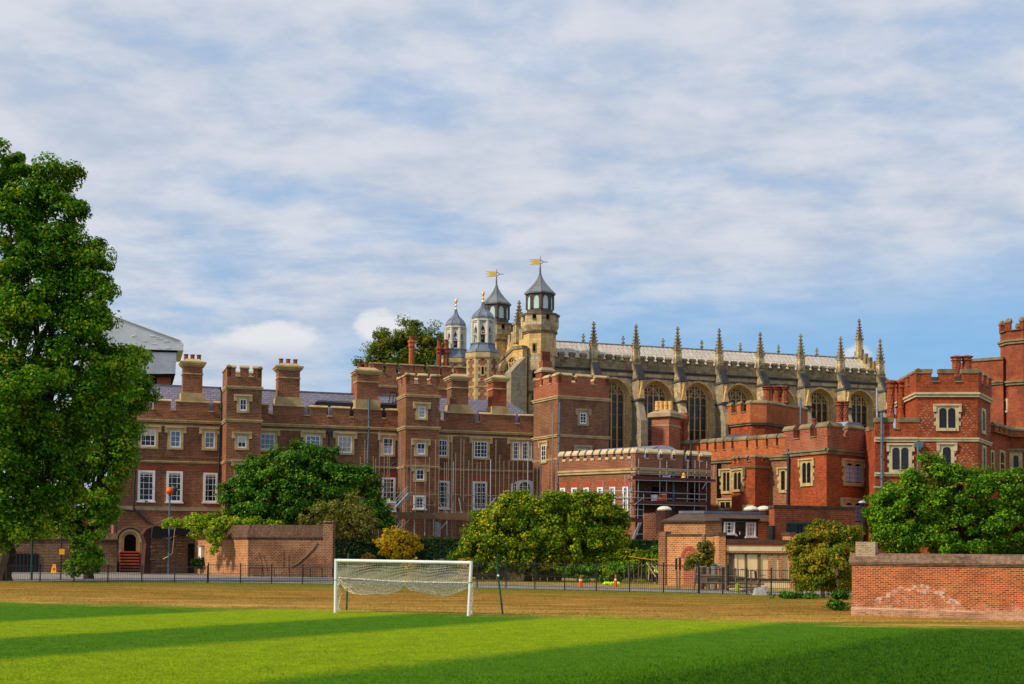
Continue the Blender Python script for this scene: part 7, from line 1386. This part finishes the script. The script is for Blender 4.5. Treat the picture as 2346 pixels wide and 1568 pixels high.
# green and black single posts in the left part
def simple(name, label, cat, b, mat, o, group=None): return tag(b.build(name, M[mat], None, origin=o), label, cat, group)
p = G(f2(237, 574)); simple('green_post', 'dark green post standing among the left railings', 'post', MB().lathe(p, [(.1, 0), (.1, 3.9), (.05, 3.95)], 8), 'green_paint', p)
p = G(f2(457, 575)); T = thing('sign_post', 'yellow rectangular sign on thin black pole by the left railings', 'sign', p); MB().lathe(p, [(.05, 0), (.05, 4.7)], 6).build('pole', M['iron'], T); z0, z1 = W(f2(465, 382), p[1])[2], W(f2(465, 340), p[1])[2]; MB().wbox(p[0]-.14, p[0]+.32, p[1]-.12, p[1]-.05, z0, z1).build('sign_plate', M['yellow'], T)
p = np.array((*W(f2(408, 525), 139)[:2], 0)); T = thing('floor_cone', 'yellow folding caution cone standing by the shaded wall', 'cone', p); b = MB(); k = .42
for sg in (-1, 1):
    y0, y1 = (sg*.25, sg*.18) if sg < 0 else (.18, .25); b.hexa([(p[0]-.7*k, p[1]+y0, 0), (p[0]+.7*k, p[1]+y0, 0), (p[0]+.7*k, p[1]+y1, 0), (p[0]-.7*k, p[1]+y1, 0), (p[0]-.4*k, p[1]+.02*sg-.02, 2.3*k), (p[0]+.4*k, p[1]+.02*sg-.02, 2.3*k), (p[0]+.4*k, p[1]+.02*sg+.02, 2.3*k), (p[0]-.4*k, p[1]+.02*sg+.02, 2.3*k)])
b.build('cone_panel', M['yellow'], T); MB().wbox(p[0]-.1, p[0]+.1, p[1]-.19, p[1]-.15, .3, .62).build('warning_mark', M['cone'], T)
D = 142.0; q = W(c2(1540, 900), D); z = lambda y: W(c2(1535, y), D)[2]; T = thing('round_lamp', 'round orange covered lamp on a thin grey post in front of the tall windows', 'lamp', (q[0], q[1], 0)); MB().lathe(q, [(.1, 0), (.09, z(650)), (.2, z(648))], 8).build('pole', M['pipegrey'], T); R = PXM(36*.41445/1.645, D); zc_ = z(608); MB().lathe(q, [(R*math.sin(u), zc_-R*math.cos(u)) for u in np.linspace(.15, math.pi-.05, 10)], 14).build('lamp_globe', M['cone'], T, smooth=True)
MB().tube((q[0], q[1], z(850)), (q[0]-1.5, q[1], z(910)), .07).build('pole_brace', M['oldwood'], T)
MB().lathe((q[0]+.35, q[1]+.3), [(R*.9*math.sin(u), zc_+.2-R*.9*math.cos(u)) for u in np.linspace(.15, math.pi-.05, 8)], 12).build('lamp_back', M['green_paint'], T)
D = 88.0; q = W(e5(338, 700), D); z = lambda y: W(e5(338, y), D)[2]; T = thing('street_lamp', 'black lamp post with small round head rising behind the end of the boundary wall', 'street lamp', (q[0], q[1], 0)); MB().lathe(q, [(.13, 0), (.07, .6), (.06, z(470)), (.12, z(462)), (.16, z(448))], 8).build('lamp_post', M['iron'], T); MB().lathe(q, [(.16, z(446)), (.28, z(438)), (.24, z(428)), (.06, z(420))], 12).build('lamp_head', M['galv'], T)
# traffic cones
def cone(p, label):
    T = thing('traffic_cone', label, 'cone', p, 'traffic cones on the road'); MB().wbox(p[0]-.22, p[0]+.22, p[1]-.22, p[1]+.22, 0, .06).lathe(p, [(.17, .06), (.05, 1.0)], 12).build('cone_body', M['cone'], T); MB().lathe(p, [(.125, .4), (.095, .66)], 12).build('white_band', M['white'], T); return T
cone(G(e2(362, 1478)), 'orange and white traffic cone standing alone on the road below the yellow green tree'); cone(G(e2(706, 1472)), 'orange and white traffic cone with bright green cloth round its foot')
p = G(e2(690, 1452)); b = MB(); 
for i in range(5): b.lathe((p[0]-.75+.28*i, p[1]+.1*(i % 2)), [(.18, .02), (.22, .1+.04*(i % 3)), (.14, .2+.08*(i % 2)), (.03, .28)], 9)
simple('hivis_cloth', 'crumpled bright yellow green cloth lying beside the right hand traffic cone', 'cloth', b, 'hivis', p)
# rustic gate posts, pen and trestles
def woods(name, label, cat, origin, pieces, D, cf, group=None):
    T = thing(name, label, cat, origin, group)
    for nm, mt, w, a, c in pieces: pa, pc = W(cf(*a), D), W(cf(*c), D); pa[2] = max(pa[2], .0); pc[2] = max(pc[2], 0); b = MB(); b.tube(pa, pc, PXM(w, D)/2, 6, PXM(w, D)/2*.9); b.build(nm, M[mt], T)
    return T
p = G(e2(1320, 1498)); woods('gate_posts', 'pair of tall weathered gate posts with black tops beside the wooden pen', 'post', p, [('post', 'oldwood', 4.5, (1310, 1498), (1306, 1195)), ('post', 'oldwood', 4.5, (1335, 1490), (1340, 1185)), ('post_cap', 'rubber', 6, (1304, 1300), (1304, 1190)), ('post_cap', 'rubber', 6, (1340, 1300), (1340, 1180)), ('crosspiece', 'galvold', 2.5, (1345, 1165), (1410, 1200))], p[1], e2)
p = G(e4(500, 1098)); D = p[1]; T = woods('wooden_pen', 'weathered wooden pen holding grey bins, below the brick arch', 'pen', p, [('post', 'oldwood', 5, (488, 1098), (508, 840)), ('post', 'oldwood', 6, (840, 1098), (840, 805)), ('post', 'oldwood', 3, (632, 1070), (625, 835)), ('rail', 'galvold', 3, (505, 848), (620, 838)), ('rail', 'oldwood', 6, (505, 938), (835, 945)), ('rail', 'oldwood', 5, (505, 1015), (835, 1025)), ('rail', 'galvold', 3, (740, 838), (835, 828)), ('brace', 'oldwood', 4, (500, 930), (480, 1090))], D, e4)
F = fac_D(e4(505, 0)[0], D+.5, e4(835, 0)[0], D+.5); b = MB(); b.box(F, 0, F.len, -.1, 0, F.z(e4(600, 1015)), F.z(e4(600, 955))); b.build('side_boards', M['oldwood'], T)
for i, (x0, x1, y0, mt) in enumerate(((520, 610, 845, 'oldwood'), (618, 668, 845, 'galvold'), (672, 752, 835, 'galvold'), (758, 832, 845, 'oldwood'))):
    c = W(e4((x0+x1)/2, 900), D+1.3); R = PXM((x1-x0)*.341/1.645, D)/2; zt_ = W(e4(x0, y0), D+1.3)[2]; b = MB(); b.lathe(c, [(R*.8, 0), (R*.98, zt_-.12), (R*1.05, zt_-.1), (R*1.05, zt_), (R*.85, zt_)], 14); o = simple('waste_bin', ('brown weathered bin at the left end of the wooden pen', 'narrow grey bin second from the left in the wooden pen', 'grey bin with green lid in the wooden pen', 'streaked brown bin at the right end of the wooden pen')[i], 'bin', b, mt, (c[0], c[1], 0), 'bins in the wooden pen')
    if i == 2: b = MB(); b.lathe(c, [(R*1.1, zt_), (R*1.1, zt_+.08), (R*.3, zt_+.2)], 14); b.build('bin_lid', M['green_paint'], o)
p = G(f4(710, 962)); D = p[1]
woods('old_frame', 'tumbledown grey wooden frame with leaning posts in front of the stable doors', 'frame', p, [('post', 'oldwood', 5, (705, 965), (702, 665)), ('post', 'oldwood', 4, (775, 962), (772, 675)), ('post', 'oldwood', 4, (580, 945), (578, 640)), ('post', 'oldwood', 3, (608, 760), (608, 630)), ('post', 'barkd', 6, (480, 930), (480, 600)), ('rail', 'oldwood', 4, (490, 740), (700, 765)), ('rail', 'oldwood', 4, (580, 770), (960, 780)), ('rail', 'oldwood', 3, (640, 660), (700, 663)), ('rail', 'oldwood', 2, (775, 678), (812, 678)), ('brace', 'oldwood', 4, (735, 670), (742, 760)), ('brace', 'barkd', 6, (828, 680), (835, 775)), ('rail', 'oldwood', 2, (865, 735), (960, 735)), ('rail', 'oldwood', 5, (500, 830), (940, 845)), ('rail', 'oldwood', 5, (590, 885), (900, 890)), ('brace', 'barkd', 4, (500, 920), (620, 900)), ('brace', 'board', 7, (855, 845), (870, 800))], D+1.5, f4)
woods('timber_pile', 'loose heap of old timber and pale slabs on the ground in front of the stable', 'timber pile', G(f4(700, 940)), [('plank', 'offwhite', 4, (500, 912), (575, 908)), ('plank', 'offwhite', 4, (620, 905), (760, 945)), ('plank', 'oldwood', 6, (640, 930), (860, 900)), ('plank', 'barkd', 6, (780, 960), (860, 962)), ('plank', 'board', 6, (480, 880), (640, 870))], D+.8, f4)
p = G(f4(900, 985)); b = MB(); b.hexa([(p[0]-.55, p[1]-.3, 0), (p[0]+.5, p[1]-.3, 0), (p[0]+.5, p[1]+.3, 0), (p[0]-.55, p[1]+.3, 0), (p[0]-.4, p[1]-.2, .45), (p[0]+.45, p[1]-.2, .6), (p[0]+.45, p[1]+.25, .6), (p[0]-.4, p[1]+.25, .45)]); simple('white_trough', 'white upturned trough on the grass beside the tumbledown frame', 'trough', b, 'curtain', p)
p = G(f4(600, 960)); b = MB(); b.lathe(p, [(.15, 0), (.16, .6), (.05, .68)], 9); M['mossy'] = m_plain('mossy_bark', lin(150, 160, 40), .95, .4, 3); simple('mossy_stump', 'short yellow green mossy stump by the loose timber', 'stump', b, 'mossy', p)
# rustic fence and yellow tape, boards under the wide tree
D = 114.0; T = thing('rustic_fence', 'thin rustic stake fence with leaning sticks, in front of the tangle of reeds', 'fence', (*W(e2(1000, 1400), D)[:2], 0)); rr = random.Random(8)
for x in (795, 840, 890, 925, 960, 1010, 1035, 1070, 1110, 1140, 1180, 1220, 1260): a, c = W(e2(x, 1430), D), W(e2(x+rr.uniform(-14, 14), rr.uniform(1185, 1290)), D); a[2] = 0; b = MB(); b.tube(a, c, .045, 5, .03); b.build('stake', M['oldwood'], T)
for pr in (((1010, 1230), (1100, 1370)), ((1060, 1250), (1130, 1330)), ((1030, 1400), (1035, 1250)), ((1200, 1350), (1290, 1280))): b = MB(); b.tube(W(e2(*pr[0]), D), W(e2(*pr[1]), D), .05, 5); b.build('leaning_stick', M['offwhite'], T)
b = MB(); b.path([W(e2(*q), D-.5) for q in ((830, 1168), (900, 1180), (1000, 1196), (1130, 1206), (1290, 1207))], .03, 5); simple('barrier_tape', 'yellow tape strung in front of the reeds, ending at the gate posts', 'tape', b, 'yellow', W(e2(830, 1168), D-.5))
F = fac_D(f3(1150, 0)[0], 127, f3(2110, 0)[0], 124); T = thing('board_fence', 'low brown board fence in the shade under the wide yellow green tree', 'fence', (*F.P(4, 0, 0)[:2], 0)); z = F.z(f3(1700, 950))
for i in range(12): b = MB(); s = F.len*i/12; b.box(F, s+.04, s+F.len/12-.04, -.06, 0, 0, z-.05*(i % 3)); b.build('board_panel', M['oldwood'], T)
p = W(c3(1000, 1390), 129.5); woods('tubular_rail', 'low dark double rail on posts at the foot of the front garden wall', 'rail', (p[0], p[1], 0), [('rail', 'iron', 2.2, (815, 1305), (1578, 1306)), ('rail', 'iron', 2.6, (860, 1378), (1530, 1382))]+[('post', 'iron', 2.4, (x, 1400), (x, 1303)) for x in (818, 935, 1050, 1186, 1310, 1375, 1480, 1575)], 129.5, c3)
# ================================================================ the goal
def goal():
    a0, b0 = G(e6(315, 857)), G(e6(1700, 890)); a1, b1 = W(e6(322, 313), a0[1]), W(e6(1730, 338), b0[1]); r = .075
    T = thing('football_goal', 'white football goal with its net tied up in swags', 'goal', (a0+b0)/2)
    MB().tube(a0-(0, 0, .1), a1+(0, 0, r), r, 12).build('goalpost', M['goal'], T, smooth=False); MB().tube(b0-(0, 0, .1), b1+(0, 0, r), r, 12).build('goalpost', M['goal'], T); MB().tube(a1, b1, r, 12).build('crossbar', M['goal'], T)
    for p, q in ((a0, a1), (b0, b1)): c = p+(q-p)*.62; MB().tube(c, c+(q-p)*.012, r*1.12, 12).build('net_clip', M['iron'], T)
    back = np.array(((b0-a0)[1]*-1, (b0-a0)[0], 0)); back /= np.linalg.norm(back); back = back if back[1] > 0 else -back
    # net: from the crossbar down and back to a rope, then gathered in swags
    rng_ = np.random.default_rng(2); NU, NV = 54, 14; Gd = np.zeros((NU+1, NV+1, 3))
    for i in range(NU+1):
        u = i/NU; top = a1+(b1-a1)*u; xr = 340+(1700-340)*u; sag = 493+52*u+22*math.sin(math.pi*u)*.6
        rope = W(e6(xr, sag), (a0[1]+(b0[1]-a0[1])*u)+1.5)
        for j in range(NV+1): v = j/NV; p = top+(rope-top)*v; p[2] -= .06*math.sin(math.pi*v)+.03*math.sin(u*22+v*4)*v*(1-v)*4; p[0] += .02*math.sin(u*31+v*9); Gd[i, j] = p
    b = MB()
    def strands(Gd, r):
        n, m = Gd.shape[:2]
        for i in range(n):
            for j in range(m):
                if i < n-1: b.tube(Gd[i, j], Gd[i+1, j], r, 3)
                if j < m-1: b.tube(Gd[i, j], Gd[i, j+1], r, 3)
    strands(Gd, .011); net = b.build('net', M['net'], T)
    rp = MB(); rp.path([Gd[i, NV] for i in range(NU+1)], .022, 5); rp.build('rope', M['goal'], net)
    b = MB(); NW = 13
    for layer in range(2):
        Sg = np.zeros((NU+1, NW+1, 3))
        for i in range(NU+1):
            u = i/NU; base = Gd[i, NV]; sw = abs(math.sin(math.pi*min(1, u/.5)))**.6 if u < .5 else abs(math.sin(math.pi*(u-.5)/.5))**.6
            dep = (.12+.62*sw*(1-.25*(u > .5)))*(1+.12*math.sin(u*17))
            for j in range(NW+1):
                v = j/NW; th = math.pi*v; p = base+np.array((.05*math.sin(u*40+v*7+layer), 0, 0))-np.array((0, 0, 1))*dep*(math.sin(th*.5) if layer == 0 else math.sin(th)*.85)+back*(.35*math.sin(th)*(1 if layer else .5)); p = p+rng_.normal(0, .022, 3); Sg[i, j] = p
        strands(Sg, .010)
    b.build('gathered_net', M['net'], T)
    for (p0, p1, sx) in ((a0, a1, 1), (b0, b1, .2)):
        b = MB(); Sg = np.zeros((5, 20, 3))
        for i in range(5):
            for j in range(20): t = j/19; p = p0+(p1-p0)*(.95*(1-t)*.62+.02)+back*(.1+.42*i/4*(1-.3*abs(math.sin(t*7))))+np.array((.08*sx*math.sin(t*9+i), 0, 0))+rng_.normal(0, .02, 3); Sg[i, j] = p
        strands(Sg, .0075); b.build('hanging_side_net', M['net'], T)
        b = MB(); Sg = np.zeros((12, 18, 3)); t1 = p1; rp_ = Gd[0, NV] if sx == 1 else Gd[NU, NV]
        for i in range(12):
            for j in range(18): u = i/11; v = j/17; q0 = p1+(p0-p1)*.38*v; q1 = rp_+(np.array((0, 0, -.3)))*v*0; Sg[i, j] = q0+(q1-q0)*u*(.35+.65*v)
        strands(Sg, .006); b.build('side_net', M['net'], T)
goal()
for (x0, y0, x1, y1, lb) in ((452, 235, 430, 832, 'upright dark green post just behind the left end of the goal'), (1985, 275, 2060, 875, 'leaning dark green post with white band right of the goal')):
    p = G(e6(x1, y1)); q = W(e6(x0, y0), p[1]+.2); T = thing('net_post', lb, 'post', p, 'green net posts behind the goal'); MB().tube(p-(0, 0, .1), q, .045, 10).build('pole', M['green_paint'], T)
    c = p+(q-p)*.66; MB().tube(c, c+(q-p)*.03, .055, 10).build('band', M['white'] if x0 > 1000 else M['green_paint'], T)
# ================================================================ people
def person(loc, label, arm=.9, lean=.0, face=-1.57, cap='white', h=1.78):
    T = thing('person', label, 'person', loc); k = h/1.78; c, s = math.cos(face), math.sin(face)
    L = lambda x, y, z: ((x*-s+y*c)*k, (x*c+y*s)*k, z*k)             # x to the side, y forward
    J = {'pel': (0, 0, .95, .15), 'wai': (0, lean*.3, 1.12, .13), 'che': (0, lean*.7, 1.34, .16), 'nec': (0, lean, 1.50, .055), 'hea': (0, lean+.03, 1.62, .088), 'top': (0, lean+.02, 1.72, .075),
         'lh': (.1, 0, .9, .1), 'lk': (.11, .04, .5, .065), 'la': (.11, 0, .09, .045), 'lt': (.12, .16, .04, .035), 'rh': (-.1, 0, .9, .1), 'rk': (-.12, .07, .5, .065), 'ra': (-.13, -.05, .09, .045), 'rt': (-.14, .11, .04, .035),
         'ls': (.19, lean*.8, 1.43, .065), 'le': (.27, lean*.8+.05, 1.16, .045), 'lw': (.24, lean+.28*arm, 1.0+.1*arm, .03), 'lf': (.22, lean+.37*arm, 1.0+.12*arm, .025), 'rs': (-.19, lean*.8, 1.43, .065), 're': (-.28, lean*.8+.02, 1.16, .045), 'rw': (-.26, lean+.2*arm, .96, .03), 'rf': (-.25, lean+.28*arm, .93, .025)}
    E = [('pel', 'wai'), ('wai', 'che'), ('che', 'nec'), ('nec', 'hea'), ('hea', 'top'), ('pel', 'lh'), ('lh', 'lk'), ('lk', 'la'), ('la', 'lt'), ('pel', 'rh'), ('rh', 'rk'), ('rk', 'ra'), ('ra', 'rt'), ('che', 'ls'), ('ls', 'le'), ('le', 'lw'), ('lw', 'lf'), ('che', 'rs'), ('rs', 're'), ('re', 'rw'), ('rw', 'rf')]
    def skin(name, keys, edges, grow, mat, root):
        me = bpy.data.meshes.new(name); ks = list(keys); me.from_pydata([L(*J[a][:3]) for a in ks], [(ks.index(a), ks.index(c_)) for a, c_ in edges], []); me.materials.append(M[mat]); o = bpy.data.objects.new(name, me); COL.objects.link(o); o.parent = T
        m = o.modifiers.new('skin', 'SKIN'); me.skin_vertices or None
        if not me.skin_vertices: pass
        for i, a in enumerate(ks): me.skin_vertices[0].data[i].radius = (J[a][3]*k*grow,)*2; me.skin_vertices[0].data[i].use_root = (a == root)
        o.modifiers.new('sub', 'SUBSURF').render_levels = 2; o.modifiers['sub'].levels = 1; return o
    ks = list(J)
    skin('body', ks, E, 1.0, 'skin', 'pel'); skin('jacket', [a for a in ks if a in ('pel', 'wai', 'che', 'ls', 'le', 'lw', 'rs', 're', 'rw')], [e for e in E if set(e) <= {'pel', 'wai', 'che', 'ls', 'le', 'lw', 'rs', 're', 'rw'}], 1.18, 'hivis', 'che')
    skin('trousers', ['pel', 'lh', 'lk', 'la', 'rh', 'rk', 'ra'], [e for e in E if set(e) <= {'pel', 'lh', 'lk', 'la', 'rh', 'rk', 'ra'}], 1.15, 'navy', 'pel')
    hx, hy, hz = L(0, lean+.03, 1.66); o = np.array(T.location); b = MB(); R = .115*k
    b.lathe((o[0]+hx, o[1]+hy), [(R*1.25, o[2]+hz), (R*1.0, o[2]+hz+.015), (R*.95, o[2]+hz+.06), (R*.6, o[2]+hz+.115), (.01, o[2]+hz+.13)], 14); b.build('hard_hat' if cap == 'white' else 'hair', M['white'] if cap == 'white' else M['barkd'], T, smooth=True)
    return T
s, z = A.hit(d2(255, 1255), 6.2); zdeck = A.z(d2(272, 1308), 6.6); person(A.P(A.s(d2(255, 1200), 6.2), 6.2, zdeck), 'worker in yellow green jacket standing on the scaffold deck by the stair flight', cap='hair', h=2.0, face=-2.4)
s = A.s(c4(1180, 1480), 6.0); person(A.P(s, 6.0, zdeck+.25), 'worker with white hard hat on the scaffold deck, mostly hidden by the dark green tree', h=2.0, face=-1.2)
p = W(e2(1095, 1240), 116.5); person((p[0], p[1], -.35+max(0, p[2]-1.45)), 'worker in yellow green jacket bending behind the rustic stake fence', cap='hair', lean=.22, face=-.6)
